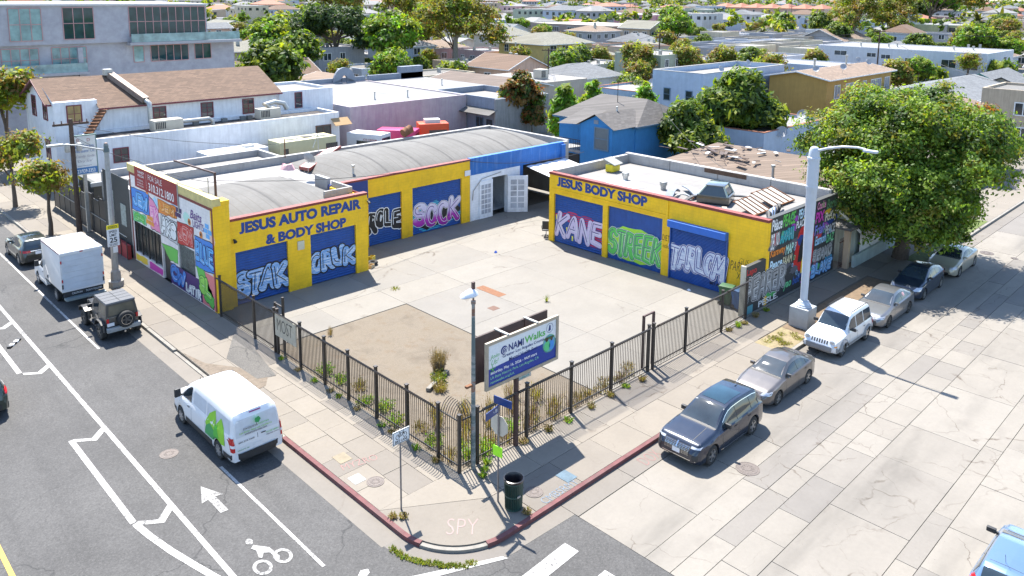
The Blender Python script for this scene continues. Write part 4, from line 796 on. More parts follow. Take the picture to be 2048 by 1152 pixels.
for t, u, v, wd_, ht, mt, b in m_: pb(PW.text(t, u, v, wd_, ht, mt, None, bold=b, h=.008, shear=.35 if t in ('Join', 'Us!') else 0))
def disc(W, u, v, r, mt, h, ri=0, n=24, name='emblem'):
    P_ = [(u+r*math.cos(2*PI*i/n), v+r*math.sin(2*PI*i/n)) for i in range(n)]
    if not ri: return W.poly(P_, mt, None, h=h, name=name)
    Q = [(u+ri*math.cos(2*PI*i/n), v+ri*math.sin(2*PI*i/n)) for i in range(n)]
    return W.mesh(name, [(np.array(P_+Q), [(i, (i+1) % n, n+(i+1) % n, n+i) for i in range(n)], 0)], mt, None, h)
pb(disc(PW, .80, 1.17, .17, NV, .006))
for k, r in enumerate((.13, .09, .05)): pb(disc(PW, .80+.03*(k+1), 1.15-.02*k, r, VW, .008+.002*k, r-.018))
pb(disc(PW, 3.22, 1.3, .19, NV, .006, .175)); pb(PW.poly([(3.14, 1.18), (3.28, 1.2), (3.26, 1.4), (3.2, 1.42)], NV, None, h=.007, name='emblem'))
pb(disc(PW, 3.2, .68, .36, VG, .006, .34)); pb(disc(PW, 3.2, .68, .335, V_('photo_sky', (.12, .3, .42)), .005))
for u, v, a, b, mt in ((3.08, .60, .17, .2, V_('shirt_green', (.1, .5, .2))), (3.34, .58, .14, .2, V_('shirt_blue', (.05, .25, .6))), (3.06, .86, .07, .09, V_('hair_dark', (.05, .03, .02))), (3.33, .84, .06, .08, V_('hair_brown', (.08, .05, .03))), (3.2, .9, .3, .06, V_('photo_trees', (.05, .12, .04)))): pb(PW.blob(u, v, a, b, mt, None, h=.009 if a < .25 else .007, n=18, jag=.05, seed=3, name='picture'))
for k in range(5):
    a = PI/2+2*PI*k/5; pb(PW.poly([(.22+.02*math.cos(a+1.6), .62+.02*math.sin(a+1.6)), (.22+.14*math.cos(a-.15), .62+.14*math.sin(a-.15)), (.22+.14*math.cos(a+.15), .62+.14*math.sin(a+.15)), (.22+.02*math.cos(a-1.6), .62+.02*math.sin(a-1.6))], V_('leaf', (.15, .6, .1)), None, h=.008+.001*k, name='emblem'))
for x in (BX0+1.05, BX0+2.6): bx('top_bracket', M_GALV, bb, x, x+.1, -.02, .7, BZ1+.005, BZ1+.05)
m = MB(); m.box(BX0+.05, BX1+.05, .62, .70, BZ0, BZ1); m.build('back_board', M_BRW, bb)
for k in range(1, 3): bx('board_strip', M_MAR, bb, BX0+.05+k*1.27, BX0+.11+k*1.27, .58, .618, BZ0+.005, BZ1+.03)
bx('maker_plate', M_GALV, bb, -.02, .75, -.045, -.02, BZ0-.16, BZ0-.01); pb(Wall2D((2.69, -.155, BZ0-.15), (1, 0, 0), (0, -1, 0)).text('LAMAR', .06, .03, .6, .09, V_('teal', (.05, .3, .3)), None, bold=.01, h=.003))
# ------------------------------------------------------------ lamp pole by the billboard
lp = thing('lamp_pole', 'thin rust streaked lamp pole at the fence corner beside the billboard', 'lamp pole', (.55, -.12, 0))
t = NT('rust_streaked_paint'); n = t.noise(t.world((.3, .3, 1.1)), 1.3, 5, .7); t.col(t.ramp(n, (.47, (.10, .13, .13)), (.53, (.25, .26, .25)), (.6, (.20, .08, .04)), (.7, (.14, .17, .17)))); t.set(Roughness=.7); M_RUSTP = t.m
MB().tube([(0, 0, 0), (0, 0, 4), (0, 0, 6.25)], [.085, .075, .06], 12).build('pole', M_RUSTP, lp, smooth=40); MB().cyl((0, 0, 6.2), (0, 0, 6.32), .085).build('collar', M_RUSTP, lp, smooth=40); MB().cyl((0, 0, 6.3), (0, 0, 6.75), .035).build('stem', M_RUSTP, lp)
m = MB(); m.lathe([(.0, .2), (.12, .2), (.25, .1), (.3, .0), (.27, -.03)], 18, (-.12, 0, 6.55)); 
for i, v in enumerate(m.v): m.v[i] = (v[0]*1.0-.0+(-.14 if v[0] < -.3 else 0), v[1]*.7, v[2])
m.build('lamp_head', plain('lamp_white', (.6, .62, .66), .4), lp, smooth=50); bx('photocell', M_MAR, lp, -.06, .05, -.05, .05, 6.74, 7.0, .02); bx('clamp_box', M_RUST, lp, -.35, -.08, -.06, .06, 3.18, 3.26)
# ------------------------------------------------------------ sidewalk signs and bin
M_POST = plain('sign_post_steel', (.23, .21, .21), .5, .2, 6, metal=.5); M_SGW = plain('sign_white', (.72, .73, .74), .4, .06); M_SGK = flat('sign_black', (.012, .012, .015), .4)
bs = thing('bike_lane_sign', 'white bike lane sign on a thin post near the curved curb', 'sign', (-2.69, -.2, 0))
MB().cyl((0, 0, 0), (0, 0, 2.85), .03, n=10).build('post', M_POST, bs, smooth=40); bx('panel', M_SGW, bs, -.33, .33, -.06, -.04, 2.4, 2.86)
SW = Wall2D((-2.69-.33, -.26, 2.4), (1, 0, 0), (0, -1, 0))
def ps(o, p): o.parent = p; o.matrix_parent_inverse = p.matrix_basis.inverted(); return o
for a in ((.01, .01, .65, .45), ): 
    P_ = [(.012, .012), (.648, .012), (.648, .448), (.012, .448)]; Q = [(.03, .03), (.63, .03), (.63, .43), (.03, .43)]
    ps(SW.mesh('border', [(np.array(P_+Q), [(i, (i+1) % 4, 4+(i+1) % 4, 4+i) for i in range(4)], 0)], M_SGK, None, .003), bs)
ps(SW.text('BIKE LANE', .08, .05, .5, .1, M_SGK, None, bold=.015, h=.004), bs)
for u in (.19, .47): ps(disc(SW, u, .255, .085, M_SGK, .004, .066, name='wheel_symbol'), bs)
def seg(W, a, b, wd_, mt, h):
    a = Vector(a); b = Vector(b); d = (b-a).normalized(); q = Vector((-d.y, d.x))*wd_/2; return W.poly([(a+q), (a-q), (b-q), (b+q)], mt, None, h, 'bicycle_symbol')
for k, (a, b) in enumerate((((.19, .255), (.27, .36)), ((.27, .36), (.42, .35)), ((.19, .255), (.32, .25)), ((.32, .25), (.42, .35)), ((.32, .25), (.27, .39)), ((.47, .255), (.41, .39)), ((.23, .395), (.3, .395)), ((.38, .395), (.43, .395)))): ps(seg(SW, a, b, .018, M_SGK, .005+k*.0006), bs)
st = thing('stop_sign', 'stop sign seen from behind with blue street name blades above', 'sign', (-.1, -2.1, 0), math.radians(8))
MB().cyl((0, 0, 0), (0, 0, 3.45), .032, n=10).build('post', M_POST, st, smooth=40)
m = MB(); m.prism([(.38*math.cos(PI/8+k*PI/4), .38*math.sin(PI/8+k*PI/4)) for k in range(8)], -.008, .008); m.xf(Matrix.Translation((.045, 0, 2.72)) @ Matrix.Rotation(PI/2, 4, 'Y')); m.build('panel', plain('sign_back', (.52, .46, .38), .5, .12, 3), st)
M_BLD = flat('street_name_blue', (.012, .04, .16), .4)
bl = bx('name_blade', M_BLD, st, -.72, .05, -.012, .012, 3.22, 3.48); bl.rotation_euler = (0, 0, math.radians(4)); bl2 = bx('name_blade', M_BLD, st, -.012, .012, -.55, .2, 3.5, 3.76)
ps(Wall2D((-.1-.68, -2.1-.125, 3.26), (.99, .139, 0), (.139, -.99, 0)).text('Lincoln Bl', .0, .04, .58, .11, M_SGW, None, bold=.0, h=.004), st)
bx('neon_tag', flat('neon_green', (.35, .8, .02)), st, -.05, -.035, -.2, .2, 1.66, 2.02)
tc = thing('litter_bin', 'green slatted litter bin with a black liner at the corner', 'litter bin', (.06, -2.68, 0))
M_BIN = plain('bin_green', (.02, .055, .045), .45, .2, 5); M_BAG = plain('black_bag', (.012, .012, .016), .3, .3, 8)
for k in range(30):
    a = 2*PI*k/30; c_, s_ = math.cos(a), math.sin(a); MB().bar((.27*c_, .27*s_, .06), (.30*c_, .30*s_, .98), .045, .012).build('slat', M_BIN, tc)
for z, r in ((.05, .275), (.5, .29), (.97, .305)):
    m = MB(); n = 24
    for k in range(n):
        a, b = 2*PI*k/n, 2*PI*(k+1)/n; m.bar((r*math.cos(a), r*math.sin(a), z), (r*math.cos(b), r*math.sin(b), z), .035, .05)
    m.build('hoop', M_BIN, tc)
MB().lathe([(.25, .03), (.265, .9), (.33, 1.0), (.345, 1.07), (.31, 1.08), (.25, .95), (.23, .3)], 26).build('liner', M_BAG, tc, smooth=40); bx('handle_plate', M_GALV, tc, -.13, .0, -.325, -.30, .52, .58)
# ------------------------------------------------------------ tall street lamp with thick head on the parkway
M_LPW = plain('pale_lamp_paint', (.44, .48, .54), .45, .08, 2)
sl = thing('street_lamp', 'pale tapered street lamp on a big square base by the white suv', 'street lamp', (21.2, -2.45, 0))
bx('base_box', plain('base_concrete', (.38, .38, .37), .7, .15, 3, dirt=(.18, .3, .4)), sl, -.5, .5, -.5, .5, 0, 1.05, .02); MB().lathe([(.42, 1.05), (.42, 1.12), (.36, 1.14), (.36, 1.2), (.3, 1.24), (.26, 1.34), (.22, 1.36)], 20).build('base_flange', M_LPW, sl, smooth=35)
MB().lathe([(.18, 1.3), (.2, 3.2), (.235, 5.2), (.27, 7.2), (.3, 7.3), (.3, 7.4), (.285, 7.42), (.29, 8.75)], 14).build('shaft', M_LPW, sl, smooth=35); MB().lathe([(.315, 8.75), (.315, 8.86), (.27, 8.9), (.25, 9.2), (.18, 9.36), (.06, 9.42)], 20).build('cap', M_LPW, sl, smooth=35)
MB().tube([(0, -.1, 9.2), (0, -.7, 9.42), (0, -1.4, 9.6), (0, -2.1, 9.66), (0, -2.5, 9.62)], [.075, .07, .06, .055, .05], 10).build('arm', M_LPW, sl, smooth=40)
m = MB(); m.bbox(-.15, .15, -3.05, -2.4, 9.5, 9.62, .04); m.build('luminaire', M_LPW, sl, smooth=40); MB().cyl((0, -.0, 9.4), (0, 0, 9.6), .015).build('spike', M_MAR, sl)
# ------------------------------------------------------------ lamp with mast arm on the van side, with the school speed sign
M_CPOLE = plain('concrete_pole', (.34, .33, .31), .8, .15, 6, bump=.3)
ll = thing('street_lamp', 'grey concrete street lamp with long arm beside the box truck', 'street lamp', (-2.45, 27.4, 0))
MB().lathe([(.42, 0), (.42, .32), (.36, .36), (.3, .36), (.26, .9), (.2, 1.0)], 8).build('base', M_CPOLE, ll); MB().tube([(0, 0, .9), (0, 0, 7.9)], [.19, .13], 8).build('shaft', M_CPOLE, ll); MB().lathe([(.16, 7.85), (.16, 8.0), (.12, 8.1), (.13, 8.2), (.09, 8.36), (.02, 8.4)], 12).build('cap', M_RUSTP, ll, smooth=40)
MB().tube([(0, 0, 7.95), (-.7, 0, 8.15), (-1.5, 0, 8.42), (-2.2, 0, 8.55)], [.05, .045, .04, .035], 8).build('arm', M_GALV, ll, smooth=40); m = MB(); m.bbox(-2.95, -2.15, -.14, .14, 8.47, 8.6, .04); m.build('luminaire', M_GALV, ll, smooth=40)
sg = thing('speed_limit_sign', 'white school speed limit 25 sign strapped to the concrete lamp', 'sign', (-2.52, 27.13, 0))
bx('panel', M_SGW, sg, -.32, .32, -.02, 0, 2.45, 3.45); bx('school_panel', plain('school_yellow', (.75, .62, .02), .4, .05), sg, -.32, .32, -.02, 0, 3.455, 3.7); bx('small_panel', M_SGW, sg, -.05, .2, -.02, 0, 2.05, 2.4)
SP = Wall2D((-2.52-.32, 27.11, 2.45), (1, 0, 0), (0, -1, 0))
for t, u, v, wd_, ht in (('SCHOOL', .07, 1.06, .5, .14), ('SPEED', .1, .78, .44, .15), ('LIMIT', .13, .58, .38, .15), ('25', .12, .22, .4, .3), ('WHEN CHILDREN', .08, .12, .48, .05), ('ARE PRESENT', .1, .04, .44, .05)): ps(SP.text(t, u, v, wd_, ht, M_SGK, None, bold=.02, h=.004), sg)
MB().cyl((0, .02, 2.6), (0, .1, 2.6), .03).build('strap', M_GALV, sg)
# ------------------------------------------------------------ utility pole and hanging sign on the van side
M_POLE = plain('creosote_wood', (.085, .055, .04), .9, .35, 5, streak=True)
def utility_pole(loc, h, label, arms=2, rz=0, stuff=True, r=.15, group=None):
    u = thing('utility_pole', label, 'utility pole', loc, rz, group); MB().tube([(0, 0, -.3), (0, 0, h)], [r, r*.7], 9).build('pole', M_POLE, u, smooth=40)
    for k in range(arms):
        z = h-.35-k*.9; bx('crossarm', M_POLE, u, -1.1, 1.1, -.06, .06, z-.07, z+.07)
        for x in (-1, -.55, .55, 1): MB().lathe([(.03, 0), (.05, .05), (.03, .1), (.045, .15), (.01, .2)], 8, (x, 0, z+.07)).build('insulator', plain('insulator_brown', (.1, .05, .03), .3), u)
    if stuff:
        for x in (-.3, .3): MB().lathe([(.15, 0), (.18, .05), (.18, .5), (.1, .58)], 12, (x*1.2, -.15, h-2.2)).build('transformer', M_GALV, u, smooth=40)
    return u
u1 = utility_pole((-1.2, 38.3, 0), 8.3, 'dark wooden utility pole next to the ice cream sign', 1, 0, True, .19)
ic = thing('hanging_sign', 'tall white ice cream distributor sign on a grey post', 'sign', (-.2, 39.6, 0))
bx('post', M_GALV, ic, -.1, .12, .06, .24, 0, 4.2); bx('panel', plain('sign_cream', (.62, .62, .6), .6, .12, 2, dirt=(.4, .38, .34)), ic, -.75, .8, -.06, .05, 4.15, 6.85); bx('frame', plain('green_frame', (.12, .2, .18), .6), ic, .805, .86, -.08, .08, 4.1, 6.95); bx('frame', plain('green_frame', (.12, .2, .18), .6), ic, -.8, .8, -.08, .08, 6.86, 6.92); bx('blue_strip', flat('sign_strip_blue', (.05, .16, .35)), ic, -.75, .8, -.07, -.061, 4.2, 4.65)
IW = Wall2D((-.95, 39.6-.062, 4.15), (1, 0, 0), (0, -1, 0)); RDS = flat('sign_old_red', (.35, .12, .1)); BLS = flat('sign_old_blue', (.04, .12, .3)); GYS = flat('sign_old_grey', (.3, .28, .32))
for t, u, v, wd_, ht, mt, sh_ in (('EL', .35, 2.3, .22, .22, RDS, 0), ('D', 1.0, 2.3, .2, .22, RDS, 0), ('Ice Cream', .16, 1.85, 1.25, .28, BLS, 0), ('Distributor Co.', .14, 1.55, 1.3, .22, BLS, 0), ('Candy Soda', .22, 1.15, 1.2, .22, GYS, .2), ("'Dry Ice'", .3, .82, 1.0, .22, GYS, .2), ('distributors', .3, .58, .9, .1, GYS, .2)): ps(IW.text(t, u, v, wd_, ht, mt, None, bold=.012, h=.004, shear=sh_), ic)
ps(IW.text('323/939-3353', .15, .12, 1.25, .26, WHT, None, bold=.012, h=.012), ic)
# ------------------------------------------------------------ small things in the lot
tg = 'old tyres heaped at the wall corner'
def tyre(loc, rx, rz, r=.33, label=None):
    m = MB(); n, k = 20, 10
    for i in range(n):
        for j in range(k):
            a, b = 2*PI*i/n, 2*PI*j/k; q = r-.1+.1*math.cos(b); m.v.append((q*math.cos(a), q*math.sin(a), .11*math.sin(b)))
    for i in range(n):
        for j in range(k): m.f.append((i*k+j, ((i+1) % n)*k+j, ((i+1) % n)*k+(j+1) % k, i*k+(j+1) % k)); m.mi.append(0)
    return tag(m.build('tyre', plain('tyre_rubber', (.022, .022, .022), .8, .3, 8), None, smooth=60, loc=loc, rot=(rx, 0, rz)), label, 'tyre', tg)
tyre((10.35, 20.35, .14), 0, .4, label='old tyre lying flat at the yellow wall corner'); tyre((10.05, 20.95, .16), .15, 1, label='old tyre half hidden behind the flat one at the yellow wall corner')
for nm, c, loc, sz, lb in (('crate', (.55, .42, .06), (10.75, 21.05, 0), (.4, .3, .3), 'small yellow crate behind the old tyres'), ('cardboard_box', (.5, .38, .22), (9.95, 19.95, 0), (.35, .3, .22), 'open cardboard box beside the old tyres')):
    q = thing(nm, lb, nm.split('_')[-1], loc, .4)
    for a, b in (((-1, -.9), (-1, 1)), ((.9, 1), (-1, 1)), ((-.9, .9), (-1, -.9)), ((-.9, .9), (.9, 1))): bx('side', plain(nm+'_mat', c, .7), q, a[0]*sz[0]/2, a[1]*sz[0]/2, b[0]*sz[1]/2, b[1]*sz[1]/2, .02, sz[2])
    bx('bottom', plain(nm+'_mat', c, .7), q, -sz[0]/2, sz[0]/2, -sz[1]/2, sz[1]/2, 0, .018)
oc = thing('office_chair', 'black office chair standing at the corner of the body shop', 'chair', (22.6, 17.0, 0), 2.2); M_CH = plain('chair_black', (.015, .015, .017), .5)
m = MB(); m.bbox(-.27, .27, -.25, .25, .45, .54, .04); m.build('seat', M_CH, oc, smooth=40); m = MB(); m.bbox(-.25, .25, .24, .33, .6, 1.2, .04); m.build('backrest', M_CH, oc, smooth=40); MB().cyl((0, 0, .1), (0, 0, .46), .03).build('column', M_GALV, oc)
for s in (-1, 1): MB().tube([(s*.25, .2, .5), (s*.32, .1, .72), (s*.32, -.2, .72)], .022, 6).build('armrest', M_CH, oc)
for k in range(5):
    a = 2*PI*k/5; l = MB().bar((0, 0, .1), (.3*math.cos(a), .3*math.sin(a), .07), .045, .035).build('leg', M_CH, oc); MB().cyl((.29*math.cos(a)-.02, .29*math.sin(a), .035), (.29*math.cos(a)+.02, .29*math.sin(a), .035), .035).build('caster', M_CH, l)
def bin_(loc, rz, c, nm, lb):
    b = thing('wheelie_bin', lb, 'bin', loc, rz); mt = plain(nm, c, .5, .15)
    m = MB(); k = 0
    lo = [(-.24, -.28), (.24, -.28), (.24, .28), (-.24, .28)]; hi = [(-.3, -.36), (.3, -.36), (.3, .36), (-.3, .36)]
    m.v = [(x, y, .06) for x, y in lo]+[(x, y, 1.0) for x, y in hi]; m.f = [(3, 2, 1, 0), (4, 5, 6, 7)]+[(i, (i+1) % 4, 4+(i+1) % 4, 4+i) for i in range(4)]; m.mi = [0]*6; m.build('body', mt, b)
    m = MB(); m.bbox(-.32, .32, -.4, .38, 1.005, 1.09, .03); m.build('lid', mt, b, smooth=40); bx('handle', mt, b, -.25, .25, .38, .43, .96, 1.0)
    for s in (-1, 1): MB().cyl((s*.26, .26, .12), (s*.32, .26, .12), .12, n=14).build('wheel', M_CH, b)
bin_((20.85, 1.75, 0), .2, (.03, .09, .035), 'bin_dark_green', 'dark green wheelie bin behind the short fence'); bin_((20.75, .9, 0), -.1, (.03, .11, .26), 'bin_blue', 'blue wheelie bin in front of the green one behind the short fence')
def scrap(name, lb, loc, mt, sz, seed):
    r = random.Random(seed); m = MB(); n = 9
    P_ = [(sz*r.uniform(.6, 1)*math.cos(2*PI*i/n), sz*.6*r.uniform(.6, 1)*math.sin(2*PI*i/n)) for i in range(n)]; k = len(P_)
    m.v = [(x, y, .005) for x, y in P_]+[(x*.6, y*.6, sz*r.uniform(.25, .6)) for x, y in P_]; m.f = [tuple(reversed(range(k))), tuple(range(k, 2*k))]+[(i, (i+1) % k, k+(i+1) % k, k+i) for i in range(k)]; m.mi = [0]*len(m.f)
    return tag(m.build(name, mt, None, loc=loc, rot=r.uniform(0, 3)), lb, 'litter')
scrap('litter', 'crumpled blue litter in the middle of the concrete lot', (17.6, 16.85, 0), flat('litter_blue', (.03, .1, .45)), .22, 1); scrap('litter', 'crushed white cup in front of the last blue shutter', (21.1, 4.3, 0), flat('litter_white', (.7, .7, .7)), .16, 2)
lh = thing('lane_bumper', 'striped black and white rubber bumper lying in the buffer lane', 'lane bumper', (-8.6, 23.0, ST), .9)
for k in range(5): m = MB(); m.prism([(-.5+k*.2, -.09), (-.5+(k+1)*.2, -.09), (-.5+(k+1)*.2, .09), (-.5+k*.2, .09)], .004, .09); m.build('stripe', (K if k % 2 == 0 else WHT), lh)
rp = bx('rusty_grate', M_RUST, None, 12.4, 12.98, 11.05, 13.0, -.01, .006); tag(rp, 'long rusty steel plate set in the lot near the lamp head', 'steel plate')
rp = bx('drain_lid', plain('brown_lid', (.13, .075, .055), .9), None, 10.85, 11.35, 9.85, 10.35, -.01, .007); tag(rp, 'small square brown drain lid in the lot', 'drain lid')
# ============================================================ VEHICLES (local: +x front, +y left, z up from the street)
M_GLS = glassmat('car_glass', (.02, .03, .038), .03); M_TYR = plain('tyre_rubber', (.022, .022, .022), .8, .3, 8); M_ALLOY = plain('alloy', (.5, .5, .5), .3, .1, 6, metal=.9); M_BLKP = plain('black_plastic', (.025, .025, .027), .6, .2, 6)
M_TAIL = plain('tail_red', (.45, .012, .015), .15); M_HEAD = plain('headlamp', (.55, .57, .6), .08, .3, 20, metal=.4); M_CHR = plain('chrome', (.7, .7, .7), .12, .05, metal=1); M_PLT = plain('licence_plate', (.7, .7, .72), .4); M_AMB = plain('amber', (.7, .25, .02), .2); M_WELL = plain('wheel_well', (.012, .012, .012), .9)
_wheels = {}
def wheel(parent, x, y, r, w_, rim, side, spokes=5):
    """tyre with rim as sub-part; side +1 left"""
    key = (round(r, 3), round(w_, 3), rim.name, spokes)
    if key not in _wheels:
        m = MB(); m.lathe([(r*.6, -w_/2), (r*.9, -w_/2), (r, -w_*.36), (r, w_*.36), (r*.9, w_/2), (r*.62, w_/2), (r*.6, w_*.3)], 24); m.xf(Matrix.Rotation(-PI/2, 4, 'X')); ty = m.build('wheel', M_TYR, None, smooth=35)
        m = MB(); m.lathe([(r*.62, w_*.28), (r*.62, w_*.47), (r*.57, w_*.47), (r*.55, w_*.2)], 24)
        for k in range(spokes):
            a = 2*PI*k/spokes; m.bar((r*.1*math.cos(a), r*.1*math.sin(a), w_*.40), (r*.58*math.cos(a), r*.58*math.sin(a), w_*.44), r*(.5/spokes+.1), .03)
        m.lathe([(r*.15, w_*.2), (r*.15, w_*.47), (r*.05, w_*.48)], 12); m.xf(Matrix.Rotation(-PI/2, 4, 'X')); ri = m.build('rim', rim, None, smooth=35)
        m = MB(); m.lathe([(r*.58, w_*.1), (r*.58, w_*.2), (.01, w_*.2)], 20); m.xf(Matrix.Rotation(-PI/2, 4, 'X')); di = m.build('hub', M_WELL, None)
        _wheels[key] = (ty.data, ri.data, di.data)
        for o in (ty, ri, di): bpy.data.objects.remove(o)
    a, b, c_ = _wheels[key]
    t = mkobj('wheel', a, parent, (x, y, r), (0, 0, 0 if side > 0 else PI)); mkobj('rim', b, t); mkobj('hub', c_, t); return t
class Car:
    def __init__(s, name, label, cat, loc, heading, L, W, top, belt, wid, topw, zb, wr, xf, xr, paint, rim=None, ww=.22, group=None, spokes=5, endz=(.42, .45)):
        """profiles are lists over x' = distance from the front bumper; xf, xr wheel centres (x'); heading = yaw of the front"""
        s.L = L; s.t = thing(name, label, cat, (loc[0], loc[1], ST), heading, group); s.x0 = (xf+xr)/2; s.paint = paint
        s.top = lambda x: np.interp(x, *zip(*top)); s.belt = lambda x: np.interp(x, *zip(*belt)); s.wid = lambda x: np.interp(x, *zip(*wid)); s.topw = lambda x: np.interp(x, *zip(*topw))
        R = wr+.055; xs = set(np.linspace(0, L, 46).round(3))
        for xc in (xf, xr): xs |= set((xc+R*np.cos(np.linspace(0, PI, 15))).round(3)) | {round(xc-R-.004, 3), round(xc+R+.004, 3)}
        for pr in (top, belt, wid): xs |= {round(p[0], 3) for p in pr}
        xs = sorted(x for x in xs if 0 <= x <= L); V = []; n = None
        def sm(f, x): return .25*f(max(0, x-.07))+.5*f(x)+.25*f(min(L, x+.07))
        for x in xs:
            w_ = sm(s.wid, x); zt = sm(s.top, x); ze = min(sm(s.belt, x), zt-.02); wt = min(sm(s.topw, x), w_*.96)
            b = zb+max(0, .22-x)*endz[0]+max(0, x-L+.25)*endz[1]
            za = b
            for xc in (xf, xr):
                if abs(x-xc) < R: za = max(b, wr+math.sqrt(R*R-(x-xc)**2))
            za = min(za, ze-.04)
            h = zt-ze
            P_ = [(0, b), (w_*.68, b), (w_*.68, max(b, za)), (w_*.965, za), (w_*1.0, za+(ze-za)*.12), (w_*1.005, za+(ze-za)*.45), (w_*.995, za+(ze-za)*.78), (w_*.97, ze), (w_*.93+(wt-w_*.93)*.12, ze+h*.1), (w_*.93+(wt-w_*.93)*.55, ze+h*.5), (wt*.985, ze+h*.86), (wt*.9, ze+h*.965), (wt*.6, zt), (0, zt+.008)]
            n = len(P_); V += [(s.X(x), y, z) for y, z in P_]+[(s.X(x), -y, z) for y, z in P_]
        m = MB(); m.v = V; N = 2*n
        for i in range(len(xs)-1):
            for j in range(n-1):
                a = i*N+j; well = j in (1, 2) and any(abs((xs[i]+xs[i+1])/2-xc) < R for xc in (xf, xr))
                m.f.append((a, a+1, a+N+1, a+N)); m.mi.append(1 if well or j == 0 else 0)
                c_ = i*N+n+j; m.f.append((c_, c_+N, c_+N+1, c_+1)); m.mi.append(1 if well or j == 0 else 0)
        for i, fl in ((0, False), (len(xs)-1, True)):
            ring = [i*N+j for j in range(n)]+[i*N+n+j for j in range(n-2, 0, -1)]; m.f.append(tuple(ring if not fl else ring[::-1])); m.mi.append(0)
        s.body = m.build('body', [paint, M_WELL], s.t, smooth=38)
        s.bvh = BVHTree.FromPolygons([Vector(v) for v in m.v], m.f)
        for xc in (xf, xr):
            for sd in (1, -1): wheel(s.t, s.X(xc), sd*(s.wid(xc)-ww/2-.01), wr, ww, rim or M_ALLOY, sd, spokes)
    def X(s, x): return s.x0-x
    def cast(s, o, d):
        h = s.bvh.ray_cast(Vector(o), Vector(d)); return (h[0], h[1]) if h[0] is not None else (None, None)
    def grid(s, name, rows, mat, off=.008, parent=None):
        """rows of (origin, direction) rays -> conforming patch"""
        m = MB(); nr = len(rows); nc = len(rows[0]); pts = []
        for r in rows:
            q = []
            for o, d in r:
                p, nn = s.cast(o, d)
                if p is None: q.append(None)
                else:
                    if nn.dot(Vector(d)) > 0: nn = -nn
                    q.append(p+nn*off)
            pts.append(q)
        for i in range(nr-1):
            for j in range(nc-1):
                f = [pts[i][j], pts[i][j+1], pts[i+1][j+1], pts[i+1][j]]
                if all(p is not None for p in f): m.face(f)
        if not m.f: return None
        bm = bmesh.new(); me = bpy.data.meshes.new(name); me.from_pydata(m.v, [], m.f); bm.from_mesh(me); bmesh.ops.remove_doubles(bm, verts=bm.verts, dist=.0005); bm.to_mesh(me); bm.free(); me.materials.append(mat); smooth_mesh(me, 60)
        return mkobj(name, me, parent or s.t)
    def side(s, name, mat, xa, xb, zlo, zhi, sides=(1, -1), n=10, off=.008, parent=None, nz=5):
        """patch on the flanks; zlo, zhi functions or numbers of x'"""
        F = lambda f, x: f(x) if callable(f) else f; out = []
        for sd in sides:
            rows = []
            for i in range(n+1):
                x = xa+(xb-xa)*i/n; a, b = F(zlo, x), F(zhi, x)
                if b < a+.015: continue
                rows.append([((s.X(x), sd*3, a+(b-a)*k/nz), (0, -sd, 0)) for k in range(nz+1)])
            if len(rows) > 1: out.append(s.grid(name, rows, mat, off, parent))
        return out
    def topp(s, name, mat, xa, xb, wa, wb=None, n=8, off=.008, y0=-1, y1=1, parent=None):
        """patch seen from above between x' = xa..xb, half width wa at xa, wb at xb"""
        wb = wa if wb is None else wb; rows = []
        for i in range(n+1): x = xa+(xb-xa)*i/n; w_ = wa+(wb-wa)*i/n; rows.append([((s.X(x), (y0+(y1-y0)*k/8)*w_, 4), (0, 0, -1)) for k in range(9)])
        return s.grid(name, rows, mat, off, parent)
    def end(s, name, mat, y0, y1, z0, z1, front=True, n=6, off=.008, parent=None, top=None):
        """patch on the nose or the tail; top=(y0, y1) narrows the upper edge"""
        X_, d = (6, -1) if front else (-6, 1); rows = []
        for i in range(n+1):
            t = i/n; a, b = (y0+(top[0]-y0)*t, y1+(top[1]-y1)*t) if top else (y0, y1); rows.append([((X_, a+(b-a)*k/n, z0+(z1-z0)*t), (d, 0, 0)) for k in range(n+1)])
        return s.grid(name, rows, mat, off, parent)
    def mirrors(s, x, z, mat=None, sz=(.1, .2, .13)):
        for sd in (1, -1):
            y = s.topw(x+.3)+.16; m = MB(); m.bbox(s.X(x)-sz[0]/2, s.X(x)+sz[0]/2, min(sd*y, sd*(y+sz[1])), max(sd*y, sd*(y+sz[1])), z, z+sz[2], .03); m.bar((s.X(x), sd*(y-.12), z+.03), (s.X(x), sd*(y+.03), z+.05), .06); m.build('mirror', mat or s.paint, s.t, smooth=40)
    def windows(s, cowl, head, rtop, rbot, splits, glass=None, pil=.035, tgap=.125, zoff=.045, wsw=.9):
        """windscreen cowl..head, rear glass rtop..rbot (seen from above) and side windows cut at splits"""
        g = glass or M_GLS
        s.topp('windscreen', g, cowl, head, s.wid(cowl)*.80, s.topw(head)*wsw)
        if rbot: s.topp('rear_window', g, rtop, rbot, s.topw(rtop)*.88, s.topw(rbot)*.9)
        for a, b in zip(splits, splits[1:]): s.side('side_window', g, a+pil/2, b-pil/2, lambda x: s.belt(x)+zoff, lambda x: s.top(x)-tgap)
    def seams(s, xs):
        for x in xs: s.side('door_seam', M_BLKP, x, x+.014, lambda q: .32, lambda q: s.belt(q)+.02, n=1, off=.003)
    def handles(s, xs, mat=None):
        for x in xs: s.side('door_handle', mat or s.paint, x, x+.2, lambda q: s.belt(q)-.13, lambda q: s.belt(q)-.095, n=2, off=.03, nz=2)
    def plate(s, front, z=.5, mat=None): s.end('licence_plate', M_PLT, -.16, .16, z, z+.16, front, n=2, off=.02)
